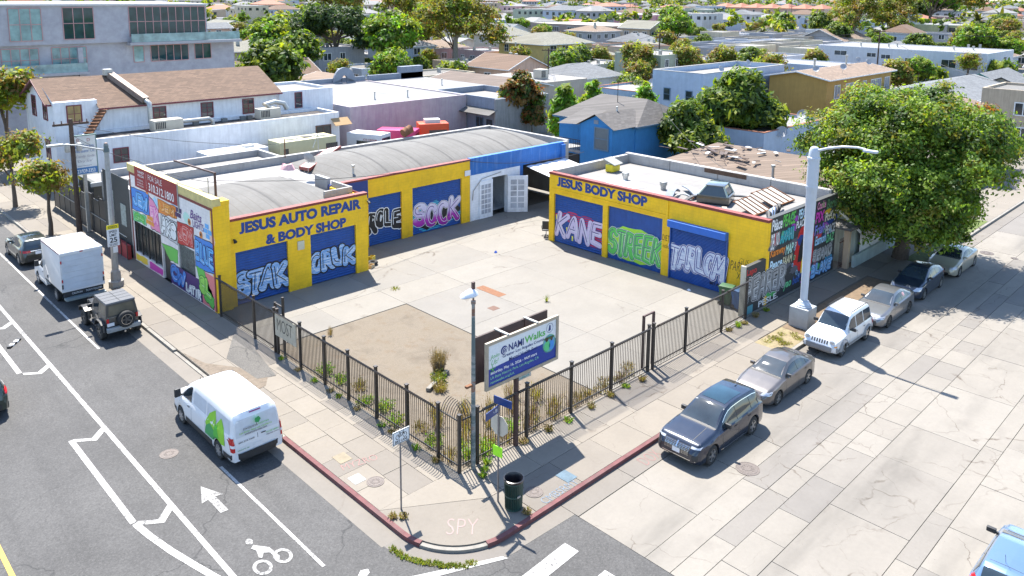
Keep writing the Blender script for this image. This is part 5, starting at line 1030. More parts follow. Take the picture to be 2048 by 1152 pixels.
def sedan(name, label, loc, heading, paint, k=1.0, W=1.76, H=1.43, cat='car', rim=None, L=4.5, group='cars parked along the concrete street', wr=.31, tail=True, coupe=False, wb=2.68):
    f = L/4.5; S_ = lambda P_: [(x*f, z) for x, z in P_]
    hh = H/1.43; xf = .88*f; xr = xf+wb
    top = S_([(0, .50), (.04, .62), (.25, .76), (.8, .88), (1.2, .96), (1.34, .99), (1.75, 1.20*hh), (2.15, 1.37*hh), (2.55, 1.43*hh), (2.95, 1.425*hh), (3.3, 1.36*hh), (3.75, 1.17*hh), (4.02, 1.06), (4.36, 1.02), (4.47, .9), (4.5, .62)])
    belt = S_([(0, .46), (.2, .66), (.7, .80), (1.3, .90), (3.9, .99), (4.35, .96), (4.46, .82), (4.5, .56)])
    w_ = W/2; wid = S_([(0, w_*.62), (.06, w_*.78), (.25, w_*.93), (.7, w_), (3.9, w_), (4.3, w_*.93), (4.45, w_*.8), (4.5, w_*.66)]); topw = S_([(0, w_*.6), (.2, w_*.8), (1.2, w_*.84), (1.45, w_*.8), (2.15, w_*.66), (3.2, w_*.64), (3.9, w_*.72), (4.3, w_*.78), (4.5, w_*.6)])
    c = Car(name, label, cat, loc, heading, L, W, top, belt, wid, topw, .2, wr, xf, xr, paint, rim, .21, group)
    c.windows(1.36*f, 2.14*f, 3.22*f, 3.92*f, [1.55*f, 2.62*f, 3.42*f, 3.75*f] if not coupe else [1.6*f, 2.9*f, 3.5*f])
    c.mirrors(1.75*f, .97); c.seams([1.5*f, 2.63*f, 3.5*f] if not coupe else [1.5*f, 2.9*f]); c.handles([2.35*f, 3.2*f] if not coupe else [2.6*f])
    for sd in (1, -1):
        c.end('headlight', M_HEAD, sd*.52*w_, sd*.92*w_, .60, .72, True, off=.01, top=(sd*.6*w_, sd*.93*w_)); c.end('tail_light', M_TAIL, sd*.5*w_, sd*.92*w_, .78, .93, False, off=.01)
    c.end('grille', M_BLKP, -.3, .3, .5, .6, True); c.end('lower_grille', M_BLKP, -.5, .5, .27, .40, True); c.plate(True, .42); c.plate(False, .62)
    c.end('lower_bumper', M_BLKP, -.6, .6, .24, .36, False); c.topp('wiper_cowl', M_BLKP, 1.24*f, 1.35*f, w_*.78, w_*.8, n=2, off=.005); return c
# navy crossover
NAV = carpaint('navy_paint', (.007, .014, .032), .35, .25, .03)
def suv(name, label, loc, heading, paint, L, W, H, wb, cat='suv', rim=None, wr=.37, xf=.9, group=None, glass=None, square=0.0):
    w_ = W/2; xr = xf+wb; hb = H*.615
    top = [(0, .62), (.05, .80), (.3, .97), (.95, 1.06), (1.3, 1.10), (1.42, 1.13), (1.85, H*.83), (2.2, H*.945), (2.6, H*.99), (3.2, H), (L-.8, H*.975), (L-.45, H*.945), (L-.2, H*.80), (L-.06, H*.62), (L, .7)]
    belt = [(0, .55), (.25, .85), (1.3, .98), (L-.6, hb+.06), (L-.15, hb), (L, .6)]
    wid = [(0, w_*.7), (.06, w_*.84), (.25, w_*.95), (.7, w_), (L-.7, w_), (L-.25, w_*.94), (L-.05, w_*.86), (L, w_*.78)]; topw = [(0, w_*.66), (.25, w_*.84), (1.2, w_*.86), (1.5, w_*.82), (2.2, w_*.70), (L-.8, w_*.68), (L-.3, w_*.7), (L, w_*.72)]
    c = Car(name, label, cat, loc, heading, L, W, top, belt, wid, topw, .26, wr, xf, xr, paint, rim, .25, group)
    return c
CG = 'cars parked along the concrete street'
c = suv('parked_suv', 'glossy navy suv with a sunroof parked nearest the corner', ((7.14+10.1)/2, -4.86), PI, NAV, 4.9, 1.95, 1.70, 2.93, group=CG, xf=.93)
c.windows(1.44, 2.25, 0, 0, [1.75, 2.72, 3.75, 4.35], tgap=.14); c.end('rear_window', M_GLS, -.62, .62, 1.15, 1.52, False, top=(-.55, .55)); c.topp('sunroof', glassmat('sunroof_glass', (.01, .03, .045), .05), 2.42, 3.6, .5, .5); c.mirrors(1.95, 1.05, M_BLKP, (.12, .24, .17)); c.seams([1.6, 2.73, 3.75]); c.handles([2.45, 3.45])
c.end('grille', M_BLKP, -.5, .5, .55, .86, True, top=(-.56, .56)); 
for k in range(7): c.end('grille_bar', M_CHR, -.5, .5, .575+k*.042, .583+k*.042, True, n=3, off=.016)
for k in range(9): c.end('grille_bar', M_CHR, -.48+k*.12, -.472+k*.12, .56, .85, True, n=3, off=.017)
c.end('badge', M_CHR, -.025, .025, .72, .88, True, n=2, off=.03); c.plate(True, .52); c.end('bumper_trim', M_CHR, -.78, .78, .40, .425, True, off=.014); c.end('lower_grille', M_BLKP, -.6, .6, .29, .39, True)
for sd in (1, -1): c.end('headlight', M_HEAD, sd*.55, sd*.88, .82, .88, True, off=.012); c.end('tail_light', M_TAIL, sd*.1, sd*.9, 1.0, 1.06, False, off=.012); c.side('window_trim', M_CHR, 1.8, 4.35, lambda x, c=c: c.top(x)-.135, lambda x, c=c: c.top(x)-.115, (sd,), off=.014, nz=1); c.side('sill_trim', M_CHR, 1.3, 3.5, .36, .385, (sd,), off=.014, nz=1); c.end('fog_vent', M_BLKP, sd*.66, sd*.84, .42, .62, True, off=.012)
c.topp('antenna_fin', M_BLKP, 4.0, 4.15, .03, .03, n=2, off=.06); c.topp('wiper_cowl', M_BLKP, 1.34, 1.43, .74, .77, n=2, off=.005); c.topp('hood_seam', M_BLKP, .4, 1.3, .012, .012, off=.003, y0=36, y1=38)
# brown grey sedan, white box shaped suv, silver sedan, dark hatchback, beige coupe
sedan('parked_sedan', 'grey brown sedan parked between the navy suv and the white suv', ((12.92+15.68)/2, -4.55), PI, carpaint('warm_grey_paint', (.115, .105, .10), .55, .3, .1), L=4.5, W=1.76, H=1.44, wb=2.72, rim=M_ALLOY)
LIB = carpaint('white_suv_paint', (.58, .60, .62), .1, .3, .1); M_GCL = plain('grey_cladding', (.2, .2, .205), .6, .15)
w_ = .9; L = 4.43; top = [(0, .62), (.06, .82), (.15, .96), (.7, 1.06), (1.2, 1.1), (1.28, 1.13), (1.55, 1.42), (1.85, 1.70), (2.1, 1.76), (3.0, 1.78), (4.0, 1.76), (4.15, 1.68), (4.33, 1.15), (4.4, .85), (4.43, .6)]
c = Car('parked_suv', 'boxy white suv with grey cladding and roof rails beside the big lamp base', 'suv', ((19.4+22.14)/2, -4.53), PI, L, 1.8, top, [(0, .56), (.12, .88), (1.2, 1.02), (4.2, 1.06), (4.35, .95), (4.43, .55)], [(0, w_*.8), (.1, w_*.88), (.5, w_*.93), (4.0, w_*.96), (4.43, w_*.88)], [(0, w_*.7), (.2, w_*.76), (1.25, w_*.8), (1.85, w_*.74), (4.1, w_*.73), (4.43, w_*.75)], .34, .37, .85, .85+2.74, LIB, M_ALLOY, .24, CG)
c.windows(1.3, 1.85, 0, 0, [1.55, 2.35, 3.2, 4.1], tgap=.16, pil=.09); c.end('rear_window', M_GLS, -.58, .58, 1.2, 1.58, False, top=(-.52, .52)); c.mirrors(1.65, 1.08, M_BLKP, (.1, .22, .16)); c.seams([1.5, 2.36, 3.2]); c.handles([2.1, 3.0], M_BLKP); c.plate(True, .52)
c.side('cladding', M_GCL, .0, 4.43, .3, .52, off=.012, n=30, nz=2); c.end('bumper', M_GCL, -.8, .8, .42, .66, True, off=.06)
for sd in (1, -1):
    for xc in (.85, 3.59):
        m = MB()
        for k in range(10):
            a, b = .1+(PI-.2)*k/10, .1+(PI-.2)*(k+1)/10; r1, r2 = .415, .53; y = sd*.885
            P_ = [(c.X(xc)+rr*math.cos(t), y+sd*dy, .37+rr*math.sin(t)) for rr, t, dy in ((r1, a, .06), (r2, a, -.03), (r2, b, -.03), (r1, b, .06))]; m.face(P_ if sd < 0 else P_[::-1])
        m.build('wheel_flare', M_GCL, c.t, smooth=50)
    p, n = c.cast((6, sd*.6, .86), (-1, 0, 0)); m = MB(); m.lathe([(.12, 0), (.12, .03), (.09, .045), (.02, .05)], 18); m.xf(Matrix.Translation(p) @ Matrix.Rotation(PI/2, 4, 'Y')); m.build('headlight', M_HEAD, c.t, smooth=40); c.end('indicator', M_AMB, sd*.72, sd*.8, .68, .73, True, off=.015)
    c.end('tail_light', M_TAIL, sd*.66, sd*.84, .75, 1.05, False, off=.015); m = MB(); m.tube([(c.X(1.95), sd*.6, 1.76), (c.X(2.15), sd*.6, 1.83), (c.X(3.8), sd*.6, 1.83), (c.X(4.0), sd*.6, 1.77)], .022, 6); m.build('roof_rail', M_BLKP, c.t)
for k in range(7): c.end('grille_slot', M_BLKP, -.40+k*.122, -.33+k*.122, .74, .96, True, n=2, off=.01)
for k in range(6): c.topp('roof_rib', LIB, 2.2, 3.9, .02, .02, n=2, off=.01, y0=-20+k*8, y1=-19+k*8)
c = sedan('parked_sedan', 'silver grey sedan parked half in the tree shade behind the white suv', ((24.54+27.34)/2, -4.66), PI, carpaint('silver_paint', (.17, .175, .185), .6, .3, .08), L=4.8, W=1.83, H=1.46, wb=2.8, rim=plain('dark_rim', (.05, .05, .05), .4)); c.side('paper_sheet', flat('pink_paper', (.7, .4, .4)), 3.0, 3.25, 1.12, 1.28, (1,), n=2, off=.016)
PRI = carpaint('midnight_paint', (.012, .025, .05), .4, .3, .06); w_ = .87; L = 4.45; f = 1
top = [(0, .55), (.05, .68), (.3, .84), (.9, .98), (1.1, 1.03), (1.9, 1.36), (2.35, 1.47), (2.7, 1.49), (3.3, 1.44), (4.0, 1.26), (4.25, 1.15), (4.38, .95), (4.45, .65)]
c = Car('parked_hatchback', 'dark blue hatchback parked under the big street tree', 'car', ((29.96+33.0)/2-.1, -4.6), PI, L, 1.74, top, [(0, .5), (.25, .74), (1.2, .92), (4.0, 1.05), (4.3, 1.0), (4.45, .55)], [(0, w_*.66), (.06, w_*.8), (.3, w_*.95), (.8, w_), (3.8, w_), (4.3, w_*.9), (4.45, w_*.74)], [(0, w_*.6), (.3, w_*.8), (1.1, w_*.84), (2.2, w_*.68), (3.4, w_*.64), (4.1, w_*.68), (4.45, w_*.6)], .2, .31, .9, .9+2.75, PRI, M_ALLOY, .2, CG)
c.windows(1.12, 2.15, 3.35, 4.15, [1.4, 2.0, 2.85, 3.75]); c.mirrors(1.7, 1.0, M_BLKP); c.seams([1.5, 2.85, 3.6]); c.handles([2.55, 3.4]); c.plate(True, .45); c.end('grille', M_BLKP, -.5, .5, .3, .42, True)
for sd in (1, -1): c.end('headlight', M_HEAD, sd*.45, sd*.82, .62, .80, True, off=.012, top=(sd*.62, sd*.82)); c.end('tail_light', M_TAIL, sd*.6, sd*.82, .8, 1.1, False, off=.012)
sedan('parked_coupe', 'pale beige coupe parked farthest along under the tree edge', ((35.4+38.57)/2, -4.75), PI, carpaint('beige_paint', (.40, .37, .29), .4, .3, .1), L=4.63, W=1.82, H=1.40, wb=2.85, cat='car', coupe=True, rim=M_ALLOY, wr=.33)
# blue hatchback leaving the frame bottom right
BLU = carpaint('sky_blue_paint', (.11, .19, .31), .4, .28, .08); w_ = .86; L = 4.2
top = [(0, .6), (.05, .75), (.3, .92), (.9, 1.05), (1.05, 1.1), (1.75, 1.44), (2.2, 1.54), (3.0, 1.55), (3.55, 1.5), (3.75, 1.43), (4.05, 1.1), (4.15, .9), (4.2, .6)]
c = Car('moving_car', 'light blue hatchback cut off at the bottom right of the photo', 'car', (8.05, -15.3), 0, L, 1.72, top, [(0, .5), (.25, .8), (1.1, .96), (3.8, 1.02), (4.1, .95), (4.2, .55)], [(0, w_*.7), (.06, w_*.84), (.3, w_*.96), (3.7, w_), (4.1, w_*.9), (4.2, w_*.8)], [(0, w_*.6), (.3, w_*.8), (1.05, w_*.86), (1.8, w_*.72), (3.6, w_*.69), (4.2, w_*.66)], .22, .31, .8, 3.4, BLU, M_ALLOY)
c.windows(1.08, 1.76, 3.72, 4.0, [1.3, 2.1, 3.0, 3.7]); c.mirrors(1.3, 1.0, M_BLKP, (.12, .26, .15)); c.seams([1.4, 2.5]); c.handles([2.3])
MB().tube([(c.X(3.3), .1, 1.53), (c.X(3.45), .1, 1.85)], .006, 5).build('antenna', M_BLKP, c.t); c.topp('roof_seam', M_BLKP, 3.42, 3.435, .6, .6, n=1, off=.003)
for sd in (1, -1): c.end('tail_light', M_TAIL, sd*.6, sd*.82, .85, 1.15, False, off=.012)
c.topp('wiper_cowl', M_BLKP, .95, 1.07, .74, .77, n=2, off=.005)
# van side: dark compact suv, moving suv at the left edge
VG_ = 'vehicles parked along the bike lane street'
c = suv('parked_suv', 'dark green compact suv parked in front of the box truck', (-4.6, (38.37+35.5)/2), PI/2, carpaint('dark_green_grey_paint', (.012, .018, .018), .4, .3, .05), 4.6, 1.86, 1.69, 2.75, group=VG_, xf=.92)
c.windows(1.44, 2.2, 0, 0, [1.7, 2.6, 3.5, 4.0]); c.end('rear_window', M_GLS, -.66, .66, 1.14, 1.5, False, top=(-.56, .56)); c.mirrors(1.8, 1.05); c.topp('sunroof', M_GLS, 2.4, 3.5, .48, .48); c.plate(False, .78); c.end('tail_trim', M_CHR, -.6, .6, .98, 1.02, False, off=.012); c.end('bumper', M_BLKP, -.8, .8, .3, .55, False, off=.02)
for sd in (1, -1): c.end('tail_light', M_TAIL, sd*.4, sd*.88, .92, 1.05, False, off=.014)
c.side('cladding', M_BLKP, .1, 4.4, .28, .45, off=.01, n=30, nz=2)
c = suv('moving_suv', 'dark green car cut off at the left edge of the photo', (-11.25, 17.85), PI/2, carpaint('pine_paint', (.02, .035, .03), .4, .3, .05), 4.6, 1.86, 1.66, 2.7, xf=.92)
c.windows(1.44, 2.2, 0, 0, [1.7, 2.6, 3.5, 4.0]); c.end('rear_window', M_GLS, -.66, .66, 1.14, 1.5, False); c.mirrors(1.8, 1.05)
for sd in (1, -1): c.end('tail_light', M_TAIL, sd*.74, sd*.9, .95, 1.15, False, off=.014)
c.end('bumper', M_BLKP, -.85, .85, .3, .6, False, off=.02)
# ------------------------------------------------------------ white cargo van
VAN = carpaint('van_white', (.66, .67, .69), 0, .35, .06); L = 5.53; w_ = 1.0
top = [(0, .62), (.06, .92), (.2, 1.08), (.75, 1.24), (.85, 1.28), (1.45, 1.80), (1.75, 1.98), (2.1, 2.06), (3.2, 2.09), (5.0, 2.07), (5.3, 2.04), (5.43, 1.9), (5.5, 1.3), (5.53, .6)]
c = Car('cargo_van', 'white cargo van with green leaf logo parked by the red curb', 'van', (-4.68, (10.31+6.92)/2), PI/2, L, 2.0, top, [(0, .58), (.2, .92), (.8, 1.16), (5.2, 1.25), (5.5, 1.2), (5.53, .58)], [(0, w_*.74), (.08, w_*.86), (.3, w_*.95), (.8, w_), (5.0, w_), (5.45, w_*.97), (5.53, w_*.93)], [(0, w_*.7), (.3, w_*.8), (.85, w_*.84), (1.75, w_*.78), (2.3, w_*.84), (5.3, w_*.83), (5.53, w_*.84)], .3, .35, 1.0, 1.0+3.35, VAN, plain('steel_rim', (.42, .42, .43), .4, metal=.7), .22, VG_, 8, (.3, .1))
c.topp('windscreen', M_GLS, .88, 1.74, .8, .7); c.side('side_window', M_GLS, 1.1, 1.95, lambda x: 1.24, lambda x, c=c: min(c.top(x)-.2, 1.82)); c.mirrors(1.05, 1.2, M_BLKP, (.12, .24, .34)); c.seams([1.0, 2.05, 3.3, 4.3]); c.handles([1.75], M_BLKP)
c.side('cladding', M_BLKP, .1, 5.45, .3, .56, off=.012, n=34, nz=2); c.end('bumper', M_BLKP, -.97, .97, .33, .62, False, off=.05)
c.end('rear_window', plain('rear_blank_panel', (.55, .57, .60), .3), -.82, -.02, 1.2, 1.82, False, top=(-.76, -.02), off=.006); c.end('rear_window', plain('rear_blank_panel', (.55, .57, .60), .3), .02, .82, 1.2, 1.82, False, top=(.02, .76), off=.006); c.end('door_seam', M_BLKP, -.008, .008, .62, 1.95, False, n=3, off=.004)
c.side('panel_recess', plain('van_recess', (.5, .52, .56), .4), 2.15, 3.25, 1.28, 1.78, off=.004); c.side('panel_recess', plain('van_recess', (.5, .52, .56), .4), 3.36, 5.2, 1.28, 1.78, off=.004)
for sd in (1, -1): c.end('tail_light', M_TAIL, sd*.88, sd*.975, .72, 1.22, False, off=.02); c.end('reversing_light', M_PLT, sd*.885, sd*.97, .88, .98, False, off=.026); c.end('headlight', M_HEAD, sd*.5, sd*.88, .82, 1.0, True)
c.plate(False, .64); c.end('brake_light', plain('brake_magenta', (.2, .01, .12), .3), -.22, .22, 1.93, 1.97, False, off=.03); MB().cyl((c.X(2.0), .55, 2.05), (c.X(2.05), .55, 2.22), .012, n=6).build('antenna', M_BLKP, c.t); c.end('door_handle', M_BLKP, -.3, -.12, 1.08, 1.12, False, n=2, off=.04)
VGA = flat('van_lime', (.22, .52, .02), .4); VGB = flat('van_green', (.02, .28, .08), .4); VGC = flat('van_mid_green', (.05, .4, .03), .4)
lin = lambda p, q: (lambda x: p[1]+(q[1]-p[1])*(x-p[0])/(q[0]-p[0]))
def sidepoly(nm, mt, P_, off):
    """convex polygon in (x', z) on the flank, as strips"""
    xs = sorted({p[0] for p in P_}); n = len(P_)
    def lim(x, hi):
        zs = [a[1]+(b[1]-a[1])*(x-a[0])/(b[0]-a[0]) for a, b in zip(P_, P_[1:]+P_[:1]) if a[0] != b[0] and min(a[0], b[0])-1e-6 <= x <= max(a[0], b[0])+1e-6]; return max(zs) if hi else min(zs)
    c.side(nm, mt, xs[0]+.01, xs[-1]-.01, lambda x: lim(x, 0), lambda x: lim(x, 1), (1, -1), n=12, off=off)
sidepoly('leaf_graphic', VGA, [(3.35, 1.05), (3.55, 1.45), (4.05, 1.75), (4.2, 1.2), (3.9, .75), (3.5, .8)], .010); sidepoly('leaf_graphic', VGB, [(3.3, .62), (3.4, .95), (3.7, 1.15), (4.3, .95), (4.35, .62)], .012); sidepoly('leaf_graphic', VGA, [(4.2, 1.3), (4.55, 1.65), (4.95, 1.15), (4.98, .78), (4.6, .72), (4.25, .85)], .014); sidepoly('leaf_graphic', VGC, [(4.05, .85), (4.15, 1.25), (4.3, 1.3), (4.5, .9), (4.3, .7)], .016)
VR = Wall2D((0, 0, 0), (0, -1, 0), (-1, 0, 0)); xr_ = c.X(5.53)-.012
VR.o = Vector((xr_, 0, 0))
for t, u, v, wd_, ht, mt in (('invitation', -.55, 1.45, .55, .09, M_SGK), ('homes', .03, 1.47, .4, .08, VGC), ('Live Better. Rent with Confidence', -.7, 1.34, 1.25, .07, VGA), ('invitationhomes.com', -.5, 1.25, .85, .08, M_SGK), ('800.339.7368', -.75, 1.0, .6, .06, M_SGK), ('WE ARE HIRING', .3, 1.02, .5, .06, VGC), ('ihjobs.com', .32, .92, .48, .07, M_SGK), ('VEHICLE No. 462', -.8, .72, .45, .05, VGB)):
    VR.text(t, u, v, wd_, ht, mt, c.t, bold=.005, h=.02)
for k in range(5):
    a = 2*PI*k/5; VR.blob(.0+.06*math.cos(a), 1.68+.06*math.sin(a), .06, .06, VGB, c.t, h=.02+.001*k, n=10, jag=.05, name='leaf_logo')
# ------------------------------------------------------------ box truck
TRK = carpaint('truck_white', (.62, .63, .65), 0, .4, .1); L = 2.9; w_ = .98
top = [(0, .7), (.08, .98), (.3, 1.15), (1.0, 1.28), (1.12, 1.32), (1.75, 1.92), (1.95, 2.0), (2.3, 2.04), (2.9, 2.04)]
c = Car('box_truck', 'white box truck with a battered roll up rear door', 'truck', (-4.55, (31.26+27.6)/2), PI/2, L, 1.96, top, [(0, .62), (.3, 1.0), (1.1, 1.18), (2.9, 1.22)], [(0, w_*.78), (.1, w_*.88), (.35, w_*.97), (2.9, w_)], [(0, w_*.7), (.3, w_*.82), (1.1, w_*.84), (1.9, w_*.78), (2.9, w_*.8)], .35, .36, .95, .95+3.66, TRK, plain('steel_rim', (.42, .42, .43), .4, metal=.7), .24, VG_, 6)
c.topp('windscreen', M_GLS, 1.15, 1.94, .8, .7); c.side('side_window', M_GLS, 1.4, 2.45, lambda x: 1.24, lambda x, c=c: min(c.top(x)-.2, 1.8)); c.mirrors(1.4, 1.2, M_BLKP, (.12, .22, .36)); c.seams([1.25, 2.5]); c.handles([2.2], M_BLKP)
xa, xb = c.X(2.75), c.X(6.25)
tb = bx('cargo_box', TRK, c.t, xb, xa, -1.06, 1.06, .95, 3.12, .015)
m = MB()
for y in (-1.065, 1.04): m.box(xb-.03, xb+.05, y, y+.03, .95, 3.12)
m.box(xb-.03, xb+.05, -1.04, 1.04, 2.98, 3.12); m.box(xb-.03, xb+.05, -1.04, 1.04, .95, 1.05); m.build('door_frame', TRK, c.t)
rd = None
for k in range(6): bx('door_panel', plain('truck_door', (.50, .54, .60), .5, .1, 2, dirt=(.4, .42, .45)), c.t, xb-.015, xb-.002, -.98, .98, 1.07+k*.316, 1.07+(k+1)*.316-.012)
bx('chassis', M_WELL, c.t, xb, c.X(.3), -.42, .42, .45, .8); bx('under_shelf', M_WELL, c.t, xb+.1, xa, -1.0, 1.0, .8, .948); bx('rear_bumper', plain('diamond_plate', (.22, .27, .28), .5, .25, 9, metal=.4), c.t, xb-.42, xb-.03, -1.0, 1.0, .55, .66); bx('bumper_face', M_BLKP, c.t, xb-.028, xb-.004, -.98, .98, .68, .94)
TR = Wall2D((xb-.03, 0, 0), (0, -1, 0), (-1, 0, 0)); TR.text('CAUTION', -.6, .76, .5, .1, M_SGW, c.t, h=.003, bold=0); TR.text("DON'T FOLLOW", .1, .76, .8, .1, M_SGW, c.t, h=.003, bold=0)
bx('brake_light', M_TAIL, c.t, xb-.045, xb-.031, -.08, .08, 3.03, 3.08)
for sd in (1, -1):
    for z in (2.55, 1.5): bx('marker_light', M_TAIL, c.t, xb-.045, xb-.031, sd*1.02-.03, sd*1.02+.03, z, z+.16)
    bx('tail_light', M_BLKP, c.t, xb-.045, xb-.031, sd*1.02-.035, sd*1.02+.035, 1.15, 1.38)
bx('roof_dent', plain('roof_stain', (.3, .33, .36), .5), c.t, xa-1.3, xa-.9, -.25, .1, 3.121, 3.127); bx('top_rail', plain('rail_maroon', (.12, .03, .04), .5), c.t, xb+.05, xa-.05, 1.061, 1.07, 3.04, 3.1); bx('fuel_cap', M_BLKP, c.t, xa-.9, xa-.78, 1.061, 1.075, 1.1, 1.25)
# ------------------------------------------------------------ off-road jeep type with spare wheel
JP = carpaint('graphite_paint', (.045, .043, .04), .4, .4, .12); JT = plain('hardtop', (.06, .065, .075), .55, .15, 4)
j = thing('offroader', 'dark grey offroader with hard top and spare wheel behind the box truck', 'suv', (-4.52, (23.14+20.7)/2, ST), PI/2, VG_)
m = MB(); m.bbox(-1.78, .42, -.76, .76, .62, 1.22, .05); m.build('tub', JP, j, smooth=40); m = MB(); m.bbox(.40, 1.72, -.60, .60, .62, 1.20, .06)
for i, v in enumerate(m.v):
    if v[0] > 1.2: m.v[i] = (v[0], v[1]*.86, v[2]-(.06 if v[2] > 1 else 0))
m.build('hood', JP, j, smooth=40); bx('grille', JP, j, 1.70, 1.78, -.54, .54, .68, 1.12, .02)
for k in range(7): bx('grille_slot', M_WELL, j, 1.782, 1.79, -.30+k*.095, -.25+k*.095, .78, 1.05)
# windscreen frame and hard top as a tapered block
def taper(x0, x1, xt0, xt1, y, yt, z0, z1):
    m = MB(); m.v = [(x0, -y, z0), (x1, -y, z0), (x1, y, z0), (x0, y, z0), (xt0, -yt, z1), (xt1, -yt, z1), (xt1, yt, z1), (xt0, yt, z1)]; m.f = [(0, 3, 2, 1), (4, 5, 6, 7), (0, 1, 5, 4), (1, 2, 6, 5), (2, 3, 7, 6), (3, 0, 4, 7)]; m.mi = [0]*6; return m
taper(-1.76, .38, -1.66, .05, .745, .66, 1.22, 1.82).build('cabin', JP, j); m = taper(-1.70, .09, -1.66, .03, .69, .67, 1.825, 1.89); m.build('hardtop', JT, j)
for k in range(1, 4): bx('roof_groove', M_WELL, j, -1.66+k*.42, -1.645+k*.42, -.66, .66, 1.891, 1.896)
bx('roof_groove', M_WELL, j, -1.66, .02, -.008, .008, 1.8965, 1.900)
def jq(nm, P_, mt): MB().face(P_).build(nm, mt, j)
M_TAN = glassmat('tan_window', (.10, .085, .06), .12)
for sd in (1, -1):
    f = lambda x, z: (x, sd*(.745+(.66-.745)*(z-1.22)/.6+.006), z)
    def sq(nm, a, b, z0, z1, mt, sl=0): P_ = [f(a, z0), f(b, z0), f(b-sl, z1), f(a, z1)]; jq(nm, P_ if sd < 0 else P_[::-1], mt)
    sq('side_window', -.62, .25, 1.27, 1.75, M_GLS, .16); sq('side_window', -1.6, -.72, 1.27, 1.75, M_TAN)
    bx('door_seam', M_WELL, j, -.68, -.665, sd*.762-.004, sd*.762+.004, .66, 1.22); bx('door_handle', M_BLKP, j, -.60, -.45, sd*.78-.02, sd*.78+.02, 1.08, 1.12)
    m = MB(); y0, y1 = (.77, .99) if sd > 0 else (-.99, -.77); m.bbox(.08, .2, y0, y1, 1.26, 1.46, .03); m.build('mirror', M_BLKP, j, smooth=40)
    for xc, w2 in ((1.22, .28), (-1.22, .17)):
        m = MB(); P1 = [(-.56, .52), (-.48, .86), (-.2, .98), (.25, .98), (.5, .86), (.6, .62)]
        yi, yo = sd*(.93-w2), sd*.96
        for (xa_, za), (xb_, zb_) in zip(P1, P1[1:]): m.bar((xc+xa_, (yi+yo)/2, za), (xc+xb_, (yi+yo)/2, zb_), abs(yo-yi), .05)
        m.build('fender', M_BLKP if xc < 0 else JP, j, smooth=30); wheel(j, xc, sd*.80, .41, .27, plain('dark_rim', (.05, .05, .05), .4), sd, 5)
    m = MB(); m.lathe([(.1, 0), (.1, .04), (.02, .05)], 14, (0, 0, 0)); m.xf(Matrix.Translation((1.782, sd*.42, .95)) @ Matrix.Rotation(PI/2, 4, 'Y')); m.build('headlight', M_HEAD, j)
    bx('tail_light', M_TAIL, j, -1.84, -1.78, sd*.68-.05, sd*.68+.05, .95, 1.15); bx('side_step', M_BLKP, j, -.65, .65, sd*.82-.06, sd*.82+.06, .48, .54)
jq('windscreen', [(.36, -.66, 1.27), (.36, .66, 1.27), (.115, .6, 1.76), (.115, -.6, 1.76)], M_GLS); jq('rear_window', [(-1.765, .62, 1.28), (-1.765, -.62, 1.28), (-1.685, -.56, 1.74), (-1.685, .56, 1.74)], M_TAN)
bx('rear_bumper', plain('grey_bumper', (.26, .27, .27), .5), j, -2.0, -1.8, -.78, .78, .5, .72, .03); bx('front_bumper', M_BLKP, j, 1.86, 2.06, -.8, .8, .5, .7, .03); bx('licence_plate', M_PLT, j, -1.85, -1.815, .4, .72, .78, .94); bx('tow_hitch', M_CHR, j, -2.1, -2.0, -.04, .04, .42, .5)
sp = wheel(j, -1.98, 0, .40, .26, plain('dark_rim', (.05, .05, .05), .4), 1, 5); sp.location = (-1.95, -.12, 1.02); sp.rotation_euler = (0, 0, PI/2); sp.name = 'spare_wheel'
m = MB(); n = 20
for k in range(n): a, b = 2*PI*k/n, 2*PI*(k+1)/n; m.bar((-2.085, -.12+.25*math.cos(a), 1.02+.25*math.sin(a)), (-2.085, -.12+.25*math.cos(b), 1.02+.25*math.sin(b)), .012)
m.build('rim_ring', M_CHR, j); bx('chassis', M_WELL, j, -1.8, 1.8, -.5, .5, .42, .62)
# ============================================================ TREES AND PLANTS
def leafmat(name, c, tr=.5, var=.3):
    if name in MATS: return MATS[name]
    t = NT(name); g = t.world(); n = t.noise(g, 1.1, 2, .6); n2 = t.noise(g, 14, 1, .6)
    col = t.ramp(n, (.3, sc3(c, 1-var)), (.7, sc3(c, 1+var))); col = t.mix(t.ramp(n2, (.35, .35), (.6, 0.0)), col, sc3(c, .6))
    d = t.b; t.col(col); t.set(Roughness=.55); t.b.inputs['Specular IOR Level'].default_value = .35
    tl = t.add('BsdfTranslucent'); t.lk(t.mix(1.0, col, (1.5, 1.4, .5), 'MULTIPLY'), tl.inputs['Color']); mx = t.add('MixShader'); mx.inputs[0].default_value = tr
    t.lk(d.outputs[0], mx.inputs[1]); t.lk(tl.outputs[0], mx.inputs[2]); t.lk(mx.outputs[0], t.n['Material Output'].inputs[0]); MATS[name] = t.m; return t.m
M_BARK = plain('bark', (.13, .095, .07), .95, .35, 6, bump=.6); M_BARK2 = plain('pale_bark', (.30, .26, .21), .9, .35, 5, bump=.5)
